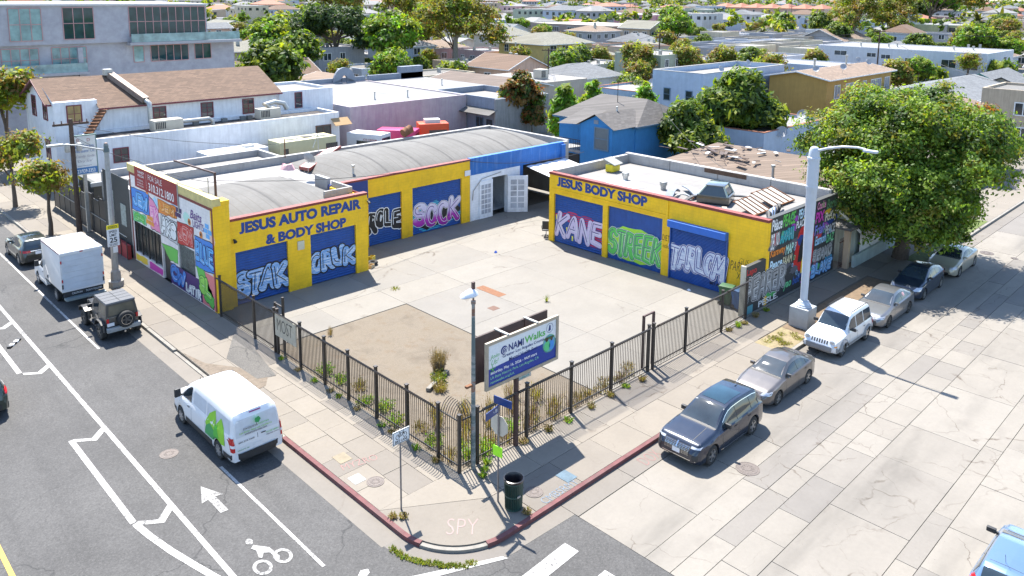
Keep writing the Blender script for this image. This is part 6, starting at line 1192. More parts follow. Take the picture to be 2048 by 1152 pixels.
def leaves_mesh(name, seed, blobs, nclump, per, cr, leaf, mats, wts=None, shell=(.62, 1.02), droop=.15, asp=1.7):
    """blobs (cx, cy, cz, rx, ry, rz); clumps sit near the blobs' skins, leaves fill the clumps"""
    r = np.random.default_rng(seed); B = np.array(blobs, float); vol = B[:, 3]*B[:, 4]*B[:, 5]; area = (B[:, 3]*B[:, 4]*B[:, 5])**(2/3)
    bi = r.choice(len(B), nclump, p=area/area.sum()); d = r.normal(size=(nclump, 3)); d /= np.linalg.norm(d, axis=1)[:, None]; d[:, 2] = np.where(d[:, 2] < -.55, -d[:, 2]*.5, d[:, 2])
    rad = r.uniform(shell[0], shell[1], nclump)[:, None]; cc = B[bi, :3]+d*B[bi, 3:]*rad
    crs = cr*r.uniform(.55, 1.35, nclump); mi = r.choice(len(mats), nclump, p=wts)
    n = nclump*per; ci = np.repeat(np.arange(nclump), per)
    off = r.normal(size=(n, 3))*.5; off[:, 2] *= .7; p = cc[ci]+off*crs[ci][:, None]
    nrm = d[ci]*.5+off*.6+r.normal(size=(n, 3))*.55+np.array((0, 0, .45)); nrm /= np.linalg.norm(nrm, axis=1)[:, None]
    u = np.cross(nrm, r.normal(size=(n, 3))); u /= np.linalg.norm(u, axis=1)[:, None]+1e-9; v = np.cross(nrm, u); u[:, 2] -= droop
    s = leaf*r.uniform(.6, 1.35, n)[:, None]; u = u*s*asp*.5; v = v*s*.5
    V = np.stack((p-u, p-v*.9, p+u, p+v*.9), 1).reshape(-1, 3)
    me = bpy.data.meshes.new(name); me.vertices.add(4*n); me.vertices.foreach_set('co', V.ravel()); me.loops.add(4*n); me.loops.foreach_set('vertex_index', np.arange(4*n)); me.polygons.add(n); me.polygons.foreach_set('loop_start', np.arange(n)*4); me.polygons.foreach_set('loop_total', np.full(n, 4))
    for m_ in mats: me.materials.append(m_)
    fm = mi[ci]; sw = r.random(n) < .15; fm = np.where(sw, r.integers(0, len(mats), n), fm); me.polygons.foreach_set('material_index', fm.astype(np.int32)); me.update(); me.validate(); return me
def trunk(h, r0, limbs, mat, parent, seed=0, lean=(0, 0), name='trunk', z0=-.05):
    rr = random.Random(seed); m = MB(); top = Vector((lean[0], lean[1], h)); pts = [Vector((0, 0, z0))]+[Vector((lean[0]*t+rr.uniform(-.06, .06)*h*.3, lean[1]*t+rr.uniform(-.06, .06)*h*.3, h*t)) for t in (.3, .6, 1)]
    m.tube(pts, [r0*1.25, r0, r0*.85, r0*.6], 9)
    for e in limbs:
        e = Vector(e); t = rr.uniform(.45, .95); s = pts[1].lerp(pts[3], t) if t > .5 else pts[2]; mid = s.lerp(e, .5)+Vector((0, 0, .1*h)); m.tube([s, mid, e], [r0*.5, r0*.34, r0*.12], 6)
    return m.build(name, mat, parent, smooth=50)
L_LT = leafmat('leaf_yellow_green', (.24, .29, .03)); L_MD = leafmat('leaf_mid', (.115, .19, .028)); L_DK = leafmat('leaf_dark', (.05, .09, .02)); L_BR = leafmat('leaf_brown', (.22, .14, .045)); L_OL = leafmat('leaf_olive', (.21, .20, .045)); L_BRT = leafmat('leaf_bright', (.17, .36, .025)); L_PINE = leafmat('needle', (.035, .065, .02), .3); L_RED = leafmat('leaf_red', (.24, .09, .025)); L_DRY = leafmat('leaf_dry', (.26, .19, .095), .3); L_PUR = leafmat('leaf_mauve', (.22, .15, .18), .3)
TREES = {}
def proto(key, seed, blobs, nclump, per, cr, leaf, mats, wts=None, **k): TREES[key] = (leaves_mesh('crown', seed, blobs, nclump, per, cr, leaf, mats, wts, **k), blobs)
def tree(key, name, label, cat, loc, s=1, rz=0, bark=None, th=None, r0=None, group=None, lean=(0, 0), sz=None):
    """one tree: trunk and crown"""
    me, bl = TREES[key]; t = thing(name, label, cat, loc, rz, group); t.scale = (s, s, sz or s)
    c = mkobj('crown', me, t); h = th or min(b[2] for b in bl); limbs = [(b[0]+b[3]*.3, b[1]+b[4]*.2, b[2]+b[5]*.3) for b in bl]
    trunk(h, r0 or .16, limbs, bark or M_BARK, t, hash(label) % 97 if False else len(label), lean); return t
# kinds
proto('street', 1, [(0, 0, 4.0, 1.7, 1.7, 1.4), (.9, .4, 3.5, 1.1, 1.1, .9), (-.8, -.6, 4.7, 1.1, 1.1, .9)], 120, 28, .5, .17, [L_LT, L_OL, L_BR, L_MD], [.45, .25, .15, .15], shell=(.3, 1.1))
proto('broad', 2, [(0, 0, 6.2, 3.2, 3.2, 2.6), (2, .5, 5.2, 2.0, 2.0, 1.6), (-1.9, -.8, 5.4, 2.1, 2.1, 1.7), (.4, 1.8, 6.8, 1.9, 1.9, 1.6), (.2, -1.9, 6.4, 1.9, 1.9, 1.6)], 420, 34, .75, .34, [L_BRT, L_LT, L_MD, L_DK], [.35, .25, .25, .15])
proto('dense', 3, [(0, 0, 4.6, 2.6, 2.6, 2.2), (1.4, .6, 3.6, 1.7, 1.7, 1.5), (-1.3, -.6, 3.8, 1.8, 1.8, 1.5)], 300, 30, .6, .32, [L_MD, L_DK, L_LT], [.45, .35, .2])
proto('olive', 4, [(0, 0, 4.6, 2.3, 2.3, 2.6), (1.6, .5, 3.6, 1.6, 1.6, 2.0), (-1.5, -.4, 3.8, 1.7, 1.7, 2.1), (.2, 1.3, 5.6, 1.4, 1.4, 1.5)], 330, 30, .7, .3, [L_OL, L_MD, L_BR, L_LT], [.45, .25, .2, .1])
proto('pine', 5, [(0, 0, 9.5, 5.0, 4.0, 1.9), (4.5, .5, 8.2, 3.4, 3.0, 1.5), (-4.8, -.5, 8.4, 3.6, 3.0, 1.6), (1, 2, 10.6, 3.4, 3, 1.4), (-2, -1.5, 10.4, 3.2, 3, 1.4), (-6.5, 0, 6.2, 2.0, 2.0, 2.2), (5.5, -1, 6.4, 1.8, 1.8, 1.6)], 560, 34, .9, .3, [L_PINE, L_DK, L_MD], [.62, .3, .08], asp=2.6)
proto('airy', 6, [(0, 0, 12.5, 4.5, 4.5, 3.8), (5.5, 1.5, 10.0, 3.6, 3.6, 3.2), (-4.8, -1, 10.8, 3.6, 3.6, 3.0), (1.5, -3.5, 8.8, 3.4, 3.4, 2.6), (-2, 3.5, 14.2, 3.2, 3.2, 2.4), (7.5, -2, 7.2, 2.6, 2.6, 2.4), (3, 3, 14.8, 3, 3, 2)], 520, 26, 1.15, .36, [L_OL, L_MD, L_LT, L_BR], [.4, .3, .15, .15], shell=(.45, 1.05))
proto('avocado', 7, [(0, 0, 4.8, 2.6, 2.6, 2.3), (2.2, .8, 3.8, 1.9, 1.9, 1.7), (-2.0, -.8, 3.6, 1.9, 1.9, 1.7), (.2, 1.9, 4.6, 1.8, 1.8, 1.7), (.3, -2.0, 3.4, 1.9, 1.9, 1.6), (-.6, .2, 6.6, 1.4, 1.4, 1.2)], 620, 40, .6, .27, [L_MD, L_DK, L_LT], [.45, .35, .2], asp=2.2, droop=.35)
proto('shrub', 8, [(0, 0, .8, .9, .9, .75), (.5, .2, .6, .6, .6, .5), (-.5, -.1, .65, .6, .6, .55)], 70, 26, .3, .17, [L_MD, L_LT, L_DK], [.45, .35, .2])
proto('hedge', 9, [(x, 0, 1.7, 1.2, .9, 1.6) for x in (-3, -1.5, 0, 1.5, 3)], 240, 28, .5, .26, [L_MD, L_DK, L_LT], [.4, .4, .2])
proto('redhedge', 10, [(x, y, 3.2, 1.9, 1.6, 3.0) for x, y in ((-3, 0), (0, .3), (3, 0), (6, .2))], 420, 30, .7, .3, [L_RED, L_DK, L_MD, L_BR], [.3, .3, .25, .15])
proto('bamboo', 11, [(0, 0, 3.6, 1.0, 1.2, 3.4), (.6, .8, 2.6, .8, .9, 2.6)], 170, 28, .5, .3, [L_BRT, L_LT, L_MD], [.45, .35, .2], asp=3.2)
proto('vine', 12, [(0, 0, 2.4, 1.6, 1.3, 2.0), (1.2, -.6, 1.6, 1.0, 1.2, 1.5), (-.8, .8, 1.8, .9, .9, 1.3)], 200, 28, .45, .24, [L_BR, L_DK, L_RED, L_MD], [.4, .25, .2, .15])
# the big street tree: many lobes
rb = random.Random(11); FB = [(0, 0, 7.6, 3.8, 3.8, 3.0)]
for k in range(15):
    a = 2*PI*k/15*2.0+rb.uniform(-.2, .2); q = rb.uniform(2.8, 5.0); z = rb.uniform(5.2, 8.4)-.1*q; FB.append((q*math.cos(a), q*math.sin(a), z, rb.uniform(1.7, 2.5), rb.uniform(1.7, 2.5), rb.uniform(1.4, 2.1)))
FB += [(-2.6, -.6, 3.6, 1.7, 1.5, 2.0), (-3.4, .4, 4.6, 1.6, 1.6, 1.8), (.8, -2.4, 3.9, 1.9, 1.7, 1.8), (-1.2, -.2, 2.7, 1.3, 1.2, 1.7), (2.8, -.8, 3.9, 1.5, 1.4, 1.4), (0, 2, 9.4, 2.2, 2.2, 1.5), (1.8, -.8, 9.5, 2.2, 2, 1.5), (-2, -.5, 9.2, 2.2, 2, 1.4)]
FB += [(-2.4, 1.4, 2.6, 1.4, 1.3, 1.7), (-3.3, 2.6, 3.8, 1.5, 1.4, 1.6), (-3.0, -2.6, 3.2, 1.3, 1.2, 1.6), (-3.6, -1.6, 2.6, 1.2, 1.1, 1.6), (-4.4, -.6, 3.6, 1.2, 1.2, 1.5), (-1.8, -1.8, 2.3, 1.3, 1.2, 1.5), (.2, -2.2, 2.8, 1.3, 1.2, 1.4), (3.6, -2.2, 4.6, 1.8, 1.7, 1.5), (5.2, .5, 4.9, 1.6, 1.6, 1.5), (-5.2, 1.2, 5.6, 1.7, 1.6, 1.5)]
proto('ficus', 13, FB, 2500, 60, .58, .135, [leafmat('ficus_light', (.20, .30, .035)), leafmat('ficus_mid', (.10, .19, .03)), L_DK, leafmat('ficus_olive', (.22, .22, .045))], [.36, .34, .18, .12], shell=(.5, 1.04))
t = tree('ficus', 'street_tree', 'huge broad street tree shading the cars on the right', 'tree', (36.2, -1.9, 0), 1.03, .3, M_BARK, 3.6, .42)
m = MB(); m.tube([(0, 0, .2), (1.2, -.6, 1.8), (1.9, -.9, 3.6), (2.6, -.4, 5.5)], [.3, .26, .2, .1], 8); m.build('limb', M_BARK2, t, smooth=50)
for x, y, s, rz, lb in ((-2.4, 40.6, 1.0, .5, 'sparse yellowing street tree beside the dark green suv'), (-2.3, 50.5, 1.1, 2, 'second street tree past the utility pole on the left'), (-3.6, 62, 1.25, 1, 'yellow green street tree farthest up the left sidewalk'), (-2.8, 76, 1.35, 3, 'street tree at the end of the left sidewalk')): tree('street', 'street_tree', lb, 'tree', (x, y, 0), s, rz, M_BARK, 2.7, .14)
tree('street', 'street_tree', 'leafy yellow green tree beside the gable of the white building', 'tree', (1.0, 67, 0), 1.75, 1.2, M_BARK, 2.7, .14)
# backyard trees
tree('broad', 'garden_tree', 'bright green round tree behind the roof arch', 'tree', (74.5, 107, -.2), 1.5, .4, th=5, r0=.3)
tree('pine', 'pine_tree', 'wide dark pine behind the flat roofed building', 'tree', (69.5, 119, -.2), 1.18, -.78, M_BARK, 7, .45)
tree('airy', 'sycamore_tree', 'tall airy tree with pale trunk left of the yellow house', 'tree', (97, 114, -.2), 1.1, -.7, M_BARK2, 9, .5)
for k, (x, y, s, key, lb) in enumerate(((60, 126, 1.35, 'broad', 'large leafy tree left of the dark pine'), (83, 122, 1.2, 'broad', 'large leafy tree right of the dark pine'), (108, 128, 1.05, 'airy', 'tall loose tree right of the pale trunked one'), (56, 110, 1.5, 'dense', 'dense tree between the shingle roof and the pine'), (88, 132, 1.6, 'dense', 'dense tree behind the bright round tree'), (46, 128, 1.3, 'olive', 'olive tree far behind the shingle roof'), (150, 205, 1.3, 'airy', 'tall far tree at the top left of centre'), (128, 210, 1.4, 'airy', 'second tall far tree at the top left of centre'), (172, 215, 1.2, 'airy', 'third tall far tree near the top centre'), (106, 190, 2.0, 'dense', 'wide dark tree at the top left'), (190, 120, 1.3, 'broad', 'leafy tree behind the grey flats'), (232, 150, 1.5, 'broad', 'leafy tree right of the brown apartments'), (290, 120, 1.6, 'dense', 'dense tree left of the eucalyptus'), (200, 40, 1.2, 'broad', 'leafy tree at the far end of the long white building'), (300, 60, 1.7, 'dense', 'dense tree below the palms'), (270, 52, 1.5, 'olive', 'brownish tree below the olive flat house'), (380, 110, 2.2, 'airy', 'tall tree behind the olive flat house'))): tree(key, 'garden_tree', lb, 'tree', (x, y, -.3), s, k*1.1, th=5 if key == 'airy' else 3, r0=.3)
tree('dense', 'garden_tree', 'yellow green tree at the right end of the brown shingle roof', 'tree', (37.5, 84, -.2), 1.5, .3, th=3, r0=.2); tree('dense', 'garden_tree', 'smaller green tree left of the dark pine', 'tree', (48, 104, -.2), 1.3, 1.3, th=3, r0=.2); tree('broad', 'garden_tree', 'rounded tree half hidden behind the brown shingle roof', 'tree', (34.5, 88, -.2), .75, 2.3, th=3.5, r0=.2)
tree('olive', 'olive_tree', 'olive brown tree left of the dark utility pole', 'tree', (102, 68, -.2), 1.15, .5, th=2.5, r0=.2); tree('olive', 'olive_tree', 'olive yellow tree right of the dark utility pole', 'tree', (112, 64.5, -.2), 1.05, 1.5, th=2.5, r0=.2); tree('olive', 'olive_tree', 'rounded tan tree behind the pale blue tall house', 'tree', (119, 61, -.2), 1.05, 2.5, th=2.5, r0=.2); tree('olive', 'olive_tree', 'low green tree in front of the olive trees', 'tree', (93, 62, -.2), .8, 3.5, th=2.5, r0=.2)
tree('avocado', 'avocado_tree', 'glossy dark green tree crowding the blue house', 'tree', (47.0, 21.5, -.2), .93, .2, th=2.6, r0=.22); tree('avocado', 'avocado_tree', 'larger dark green tree behind the one at the blue house', 'tree', (57.5, 22.5, -.2), 1.22, 1.4, th=2.6, r0=.25); tree('dense', 'garden_tree', 'small green tree in front of the blue house stairs', 'tree', (36.4, 22.3, -.2), .42, 1, th=2.6, r0=.2)
tree('bamboo', 'bamboo_clump', 'bright green bamboo between the grey wall and the blue house', 'bamboo', (46.5, 37, -.2), 1.05, .2, th=2, r0=.1); tree('bamboo', 'bamboo_clump', 'second bamboo clump behind the blue house roof', 'bamboo', (55, 40, -.2), 1.0, 1.7, th=2, r0=.1); tree('bamboo', 'bamboo_clump', 'short bamboo clump above the blue house ridge', 'bamboo', (60, 36, -.2), .95, 2.6, th=2, r0=.1)
tree('vine', 'vine', 'brown creeper heaped over the grey building wall', 'vine', (50.5, 47.6, 2.2), 1.25, .3, th=1, r0=.1); tree('vine', 'vine', 'dark creeper hanging down the grey wall', 'vine', (51.8, 46.8, .2), .9, 2.2, th=1, r0=.08)
tree('redhedge', 'tall_hedge', 'tall reddish hedge at the right edge of the photo', 'hedge', (68, 2.5, -.2), 1.0, .15, th=2, r0=.2)
for k, (x, y, s, lb) in enumerate(((101, 111, 1.9, 'green bush left of the yellow house'), (106, 104, 1.3, 'clipped round bush in front of the yellow house'), (116, 98, 1.6, 'clipped bush right of the parked white car'), (90, 115, 2.6, 'orange tinged bush under the airy tree'), (149, 34, 3.0, 'bright round tree in front of the long white building'), (158, 31, 3.0, 'reddish shrub in front of the long white building'), (157, 24, 3.6, 'green shrub at the right end of the long white building'), (74, 31, 1.8, 'green shrub at the corner of the ochre building'), (71, 46, 2.2, 'shrub beside the pale blue house wall'), (138, 79, 2.6, 'bright shrub among the grey flats'), (143, 72, 2.0, 'second shrub among the grey flats'))): tree('shrub', 'shrub', lb, 'shrub', (x, y, -.25), s, k, th=.4, r0=.06)
for x, y, s, rz, lb in ((108, 89, 1.9, .4, 'dark wide hedge below the yellow house'), (150, 13, 1.5, .1, 'long clipped hedge at the right'), (84, 56, 1.3, .9, 'green hedge by the olive trees'), (63, 47, 1.2, .3, 'yellow green hedge behind the bamboo')): tree('hedge', 'hedge', lb, 'hedge', (x, y, -.25), s, rz, th=.6, r0=.08)
for x, y, s, key, lb in ((232, 88, 1.35, 'dense', 'round dark tree beside the far brown bungalow'), (255, 93, 1.25, 'airy', 'spreading eucalyptus above the long white building'), (268, 86, 1.1, 'airy', 'second spreading eucalyptus above the long white building'), (420, 130, 2.4, 'dense', 'dark clump of trees at the top right'), (460, 132, 2.6, 'broad', 'green tree at the top right behind the flat green house'), (215, 46, 1.4, 'olive', 'brown green tree in front of the flat green house'), (196, 52, 1.2, 'dense', 'bushy tree behind the long white building')): tree(key, 'garden_tree', lb, 'tree', (x, y, -.3), s, x, th=5 if key == 'airy' else 3, r0=.3)
# palms
def palm(loc, h, label, s=1.0, group='palms at the top right'):
    t = thing('palm_tree', label, 'palm tree', loc, len(label), group); MB().tube([(0, 0, -.3), (.1, 0, h*.5), (0, .1, h)], [.28, .2, .2], 8).build('trunk', M_BARK2, t, smooth=50)
    r = random.Random(len(label)); V = MB()
    for k in range(34):
        a = 2*PI*k/34*3.7; el = r.uniform(-.5, 1.2); Lf = 2.9*s*r.uniform(.8, 1.1); prev = Vector((0, 0, h)); d = Vector((math.cos(a)*math.cos(el), math.sin(a)*math.cos(el), math.sin(el))); side = Vector((-math.sin(a), math.cos(a), 0))
        for i in range(6):
            nx = prev+d*Lf/6; d = (d+Vector((0, 0, -.22))).normalized(); w0, w1 = .34*s*(1-abs(i-2)/6), .34*s*(1-abs(i-1)/6)
            V.face([prev-side*w0, nx-side*w1, nx+Vector((0, 0, .06)), prev+Vector((0, 0, .06))]); V.face([prev+Vector((0, 0, .06)), nx+Vector((0, 0, .06)), nx+side*w1, prev+side*w0]); prev = nx
    V.build('crown', leafmat('palm_leaf', (.10, .11, .025), .3), t); return t
palm((330, 76, -.3), 8, 'bushy palm at the far right', 2.0); palm((345, 72, -.3), 9, 'taller bushy palm beside it at the far right', 2.1); palm((318, 64, -.3), 7.5, 'low palm at the right edge', 2.0); palm((240, 118, -.3), 5, 'yellowing short palm among the grey flats')
# weeds, dry bush and tufts round the lot
def tuft(name, label, loc, h, n, spread, mats, seed, cat='weed', leaf=.05, curl=.5, into=None):
    r = random.Random(seed); m = into or MB(); k0 = len(m.v); mo = into.mats.index(mats[0]) if into else 0
    for k in range(n):
        a = r.uniform(0, 2*PI); q = spread*math.sqrt(r.random()); b = Vector((q*math.cos(a), q*math.sin(a), 0)); tip = b*(1+curl*r.uniform(.3, 1.2))+Vector((r.uniform(-.1, .1)*h, r.uniform(-.1, .1)*h, h*r.uniform(.55, 1.05))); s_ = Vector((-math.sin(a), math.cos(a), 0))*.012*r.uniform(.6, 1.4); mid = b.lerp(tip, .5)+Vector((0, 0, .08*h)); m.cur = into.mats.index(r.choice(mats)) if into else r.randrange(len(mats))
        m.face([b-s_, b+s_, mid+s_*.8, mid-s_*.8]); m.face([mid-s_*.8, mid+s_*.8, tip])
        for j in range(3):
            c_ = b.lerp(tip, r.uniform(.25, 1)); d = Vector((r.uniform(-1, 1), r.uniform(-1, 1), r.uniform(-.2, .9))).normalized()*leaf*r.uniform(.6, 1.6); e = d.cross(Vector((r.uniform(-1, 1), r.uniform(-1, 1), r.uniform(-1, 1)))).normalized()*leaf*.35; m.face([c_, c_+d*.5+e, c_+d, c_+d*.5-e])
    if into: m.xf(Matrix.Translation(loc), k0); return
    o = m.build(name, mats, None, loc=loc); return tag(o, label, cat)
tuft('dry_bush', 'tall dry grey bush growing out of the worn asphalt square', (4.4, 6.55, -.02), 1.05, 330, .26, [L_DRY, leafmat('leaf_grey', (.2, .16, .11), .3), leafmat('leaf_straw', (.24, .19, .13), .3)], 1, 'bush', .05, .9)
tuft('weed', 'green tuft at the foot of the tall dry bush', (3.75, 5.75, -.02), .45, 160, .28, [L_MD, L_OL], 2, leaf=.06); tuft('weed', 'dry yellow tuft near the dry bush', (3.3, 5.1, -.02), .4, 140, .28, [L_DRY, L_OL], 3); tuft('weed', 'green tuft at the edge of the concrete near the repair doors', (8.9, 16.0, 0), .12, 60, .22, [L_LT, L_OL], 4, leaf=.03); tuft('weed', 'thin dry stalks at the left edge of the asphalt square', (2.9, 13.2, 0), .5, 26, .14, [L_DRY, L_DRY], 5, leaf=.02); tuft('weed', 'spiky green weed in a lot crack below the body shop', (13.9, 8.8, 0), .4, 26, .05, [L_OL, L_MD], 6, leaf=.02, curl=5)
cb = tag(MB().prism([(2.9, 5.3), (4.6, 6.05), (4.5, 6.2), (2.8, 5.45)], 0, .14).build('kerb_stone', M_CURB), 'pale broken concrete kerb stone beside the dry bush', 'kerb stone'); bx('kerb_stone', M_CURB, None, 0, 1.9, 0, .22, 0, .13); o = bpy.data.objects['kerb_stone.001']; o.location = (4.9, 4.6, 0); o.rotation_euler = (0, 0, -.45); tag(o, 'second broken kerb stone among the dry weeds', 'kerb stone')
rr = random.Random(21); WS_ = []
for k in range(9): WS_.append((rr.uniform(.25, .9), 1.0+k*1.1, 'g' if rr.random() < .25 else 'd', rr.uniform(.2, .45)))
for k in range(17): WS_.append((.9+k*.62, rr.uniform(.3, .9), rr.choice('gdp') if k < 5 else rr.choice('ddp'), rr.uniform(.4, .85) if k < 9 else rr.uniform(.2, .45)))
for k, (x, y) in enumerate(((1.6, 1.5), (2.2, 2.2), (1.4, 2.9), (3.0, 1.6), (2.8, 2.9), (3.6, 2.3), (2.0, 3.8), (4.3, 1.7), (5.1, 2.6), (5.8, 1.8))): WS_.append((x, y, rr.choice('ddp'), rr.uniform(.4, .8)))
PALS = {'g': [L_MD, L_BRT, L_LT], 'd': [L_DRY, L_OL, L_DRY], 'p': [L_DRY, L_PUR, L_OL]}
ALLM = [L_MD, L_BRT, L_LT, L_DRY, L_OL, L_PUR]
def patch(name, label):
    m = MB(); m.mats = ALLM; return m
def endpatch(m, name, label): o = m.build(name, ALLM); o['kind'] = 'stuff'; o['label'] = label
q = patch(0, 0)
for k, (x, y, p, h) in enumerate(WS_): tuft('', '', (x, y, -.02), h, 60, .30, PALS[p], 100+k, leaf=.085 if p == 'g' else .05, into=q)
endpatch(q, 'weeds', 'dry and green weeds in a tangle inside the fence corner'); q = patch(0, 0)
for k in range(0, 26, 2):
    x = (1.1, 1.6, 3.0, 3.3, 4.3, 5.0, 5.4, 6.2, 6.9, 7.4, 8.2, 8.9, 9.3, 9.8, 10.3, 10.6, 17.8, 18.2, 18.6, 18.9, 19.2, 19.5, 20.4, 21.0, 21.6, 22.3)[k]; tuft('', '', (x, -.22-rr.uniform(0, .15), 0), rr.uniform(.1, .28), 50, .15, PALS['d' if k % 3 else 'g'], 300+k, leaf=.06, into=q)
endpatch(q, 'fence_foot_weeds', 'small weeds along the foot of the street side fence'); q = patch(0, 0)
for k in range(10): tuft('', '', (-.18, 1.0+k*1.25+rr.uniform(-.4, .4), 0), rr.uniform(.08, .2), 36, .14, PALS['g' if k % 2 else 'd'], 400+k, leaf=.05, into=q)
endpatch(q, 'fence_foot_weeds', 'small weeds along the foot of the van side fence'); q = patch(0, 0)
for k in range(12): tuft('', '', (17.7+rr.uniform(0, 2.2), -3.2+rr.uniform(0, 1.2), 0), rr.uniform(.05, .12), 50, .2, [L_DRY, L_LT, L_OL], 500+k, leaf=.03, into=q)
endpatch(q, 'verge_grass', 'sparse dry grass on the verge by the lamp base'); q = patch(0, 0)
for k in range(22):
    a = .1+k*.045; P_ = curb_path(.55+rr.uniform(-.06, .06), a/1.6, a/1.6+.01)[0]; tuft('', '', (P_[0], P_[1], ST), rr.uniform(.04, .09), 45, .1, [L_MD, L_LT, L_OL], 600+k, leaf=.03, into=q)
endpatch(q, 'gutter_grass', 'strip of grass growing in the gutter of the curved curb')
for x, y, lb in ((-2.9, -.6, 'dry grass tuft in the pavement joint left of the chalk tag'), (-3.15, -.35, 'dry tuft by the red curb near the bike lane sign post'), (.15, -3.2, 'dry tuft by the red curb near the litter bin'), (.75, -.5, 'green weed on the pavement behind the stop sign post'), (.45, -.75, 'yellow green weed on the pavement near the stop sign')): tuft('weed', lb, (x, y, 0), .14, 60, .12, PALS['d' if 'dry' in lb else 'g'], int(x*100) % 77, leaf=.05)
# ============================================================ NEIGHBOURING BUILDINGS
def stucco(name, c, dirt=None, streak=True): return plain('stucco_'+name, c, .85, .14, 1.3, streak=streak, dirt=dirt)
def shingle(name, c):
    if 'shingle_'+name in MATS: return MATS['shingle_'+name]
    c = sc3(c, .66); key = 'shingle_'+name; t = NT(key); co = t.world(); g = t.add('NewGeometry'); sx = t.add('SeparateXYZ'); t.lk(g.outputs['Position'], sx.inputs[0]); cb = t.add('CombineXYZ'); t.lk(t.math('ADD', sx.outputs[0], t.math('MULTIPLY', sx.outputs[1], .37)), cb.inputs[0]); t.lk(t.math('ADD', t.math('MULTIPLY', sx.outputs[2], 1.8), t.math('MULTIPLY', sx.outputs[1], .3)), cb.inputs[1])
    br = t.add('TexBrick'); br.inputs['Scale'].default_value = 1; br.inputs['Brick Width'].default_value = .5; br.inputs['Row Height'].default_value = .22; br.inputs['Mortar Size'].default_value = .02; br.inputs['Color1'].default_value = sc3(c, .75)+(1,); br.inputs['Color2'].default_value = sc3(c, 1.2)+(1,); br.inputs['Mortar'].default_value = sc3(c, .68)+(1,); t.lk(cb.outputs[0], br.inputs['Vector'])
    n = t.noise(co, .5, 5, .7); t.col(t.mix(t.ramp(n, (.35, .35), (.65, 0.0)), br.outputs['Color'], sc3(c, .7))); t.set(Roughness=.92); t.bump(br.outputs['Fac'], .3, .03); MATS['shingle_'+name] = t.m; return t.m
M_WIN = glassmat('window_glass', (.025, .035, .042), .06); M_WFR = plain('window_white', (.66, .66, .65), .6); M_WBR = plain('window_maroon', (.16, .03, .045), .6); M_TILE = plain('terracotta', (.27, .105, .06), .8, .25, 5)
def window(parent, face, a, z, wd, ht, pl, frame=None, cols=2, rows=2, glass=None):
    """window on a face of an axis-aligned building: face '-x', '-y' at plane pl, centre a along the wall, sill z"""
    f = frame or M_WFR; m = MB(); e = .09; t = .05
    def B(m, a0, a1, z0, z1, d0, d1): m.box(pl-d1, pl-d0, a0, a1, z0, z1) if face == '-x' else m.box(a0, a1, pl-d1, pl-d0, z0, z1)
    B(m, a-wd/2-e, a+wd/2+e, z-e, z, .0, .07); B(m, a-wd/2-e, a+wd/2+e, z+ht, z+ht+e, .0, .07); B(m, a-wd/2-e, a-wd/2, z, z+ht, .0, .07); B(m, a+wd/2, a+wd/2+e, z, z+ht, .0, .07)
    for k in range(1, cols): x = a-wd/2+wd*k/cols; B(m, x-t/2, x+t/2, z, z+ht, .0, .06)
    for k in range(1, rows): q = z+ht*k/rows; B(m, a-wd/2, a+wd/2, q-t/2, q+t/2, .0, .055)
    w_ = m.build('window', f, parent); g = MB(); B(g, a-wd/2, a+wd/2, z, z+ht, .0, .03); g.build('pane', glass or M_WIN, w_); return w_
OCC = []
def flatbox(name, label, x0, x1, y0, y1, h, wm, rm, par=.35, cat='building', group=None, z0=-.35, cope=None):
    t = thing(name, label, cat, (x0, y0, 0), 0, group); t.location = (0, 0, 0); e = .25; OCC.append((x0, x1, y0, y1))
    m = MB(); m.box(x0, x1, y0, y0+e, z0, h); m.box(x0, x1, y1-e, y1, z0, h); m.box(x0, x0+e, y0+e, y1-e, z0, h); m.box(x1-e, x1, y0+e, y1-e, z0, h); m.build('wall', wm, t)
    m = MB(); m.box(x0+e, x1-e, y0+e, y1-e, h-par-.2, h-par); m.build('roof', rm, t)
    if cope:
        m = MB(); m.box(x0-.03, x1+.03, y0-.03, y0+e+.03, h, h+.07); m.box(x0-.03, x1+.03, y1-e-.03, y1+.03, h, h+.07); m.box(x0-.03, x0+e+.03, y0+e+.03, y1-e-.03, h, h+.07); m.box(x1-e-.03, x1+.03, y0+e+.03, y1-e-.03, h, h+.07); m.build('coping', cope, t)
    return t
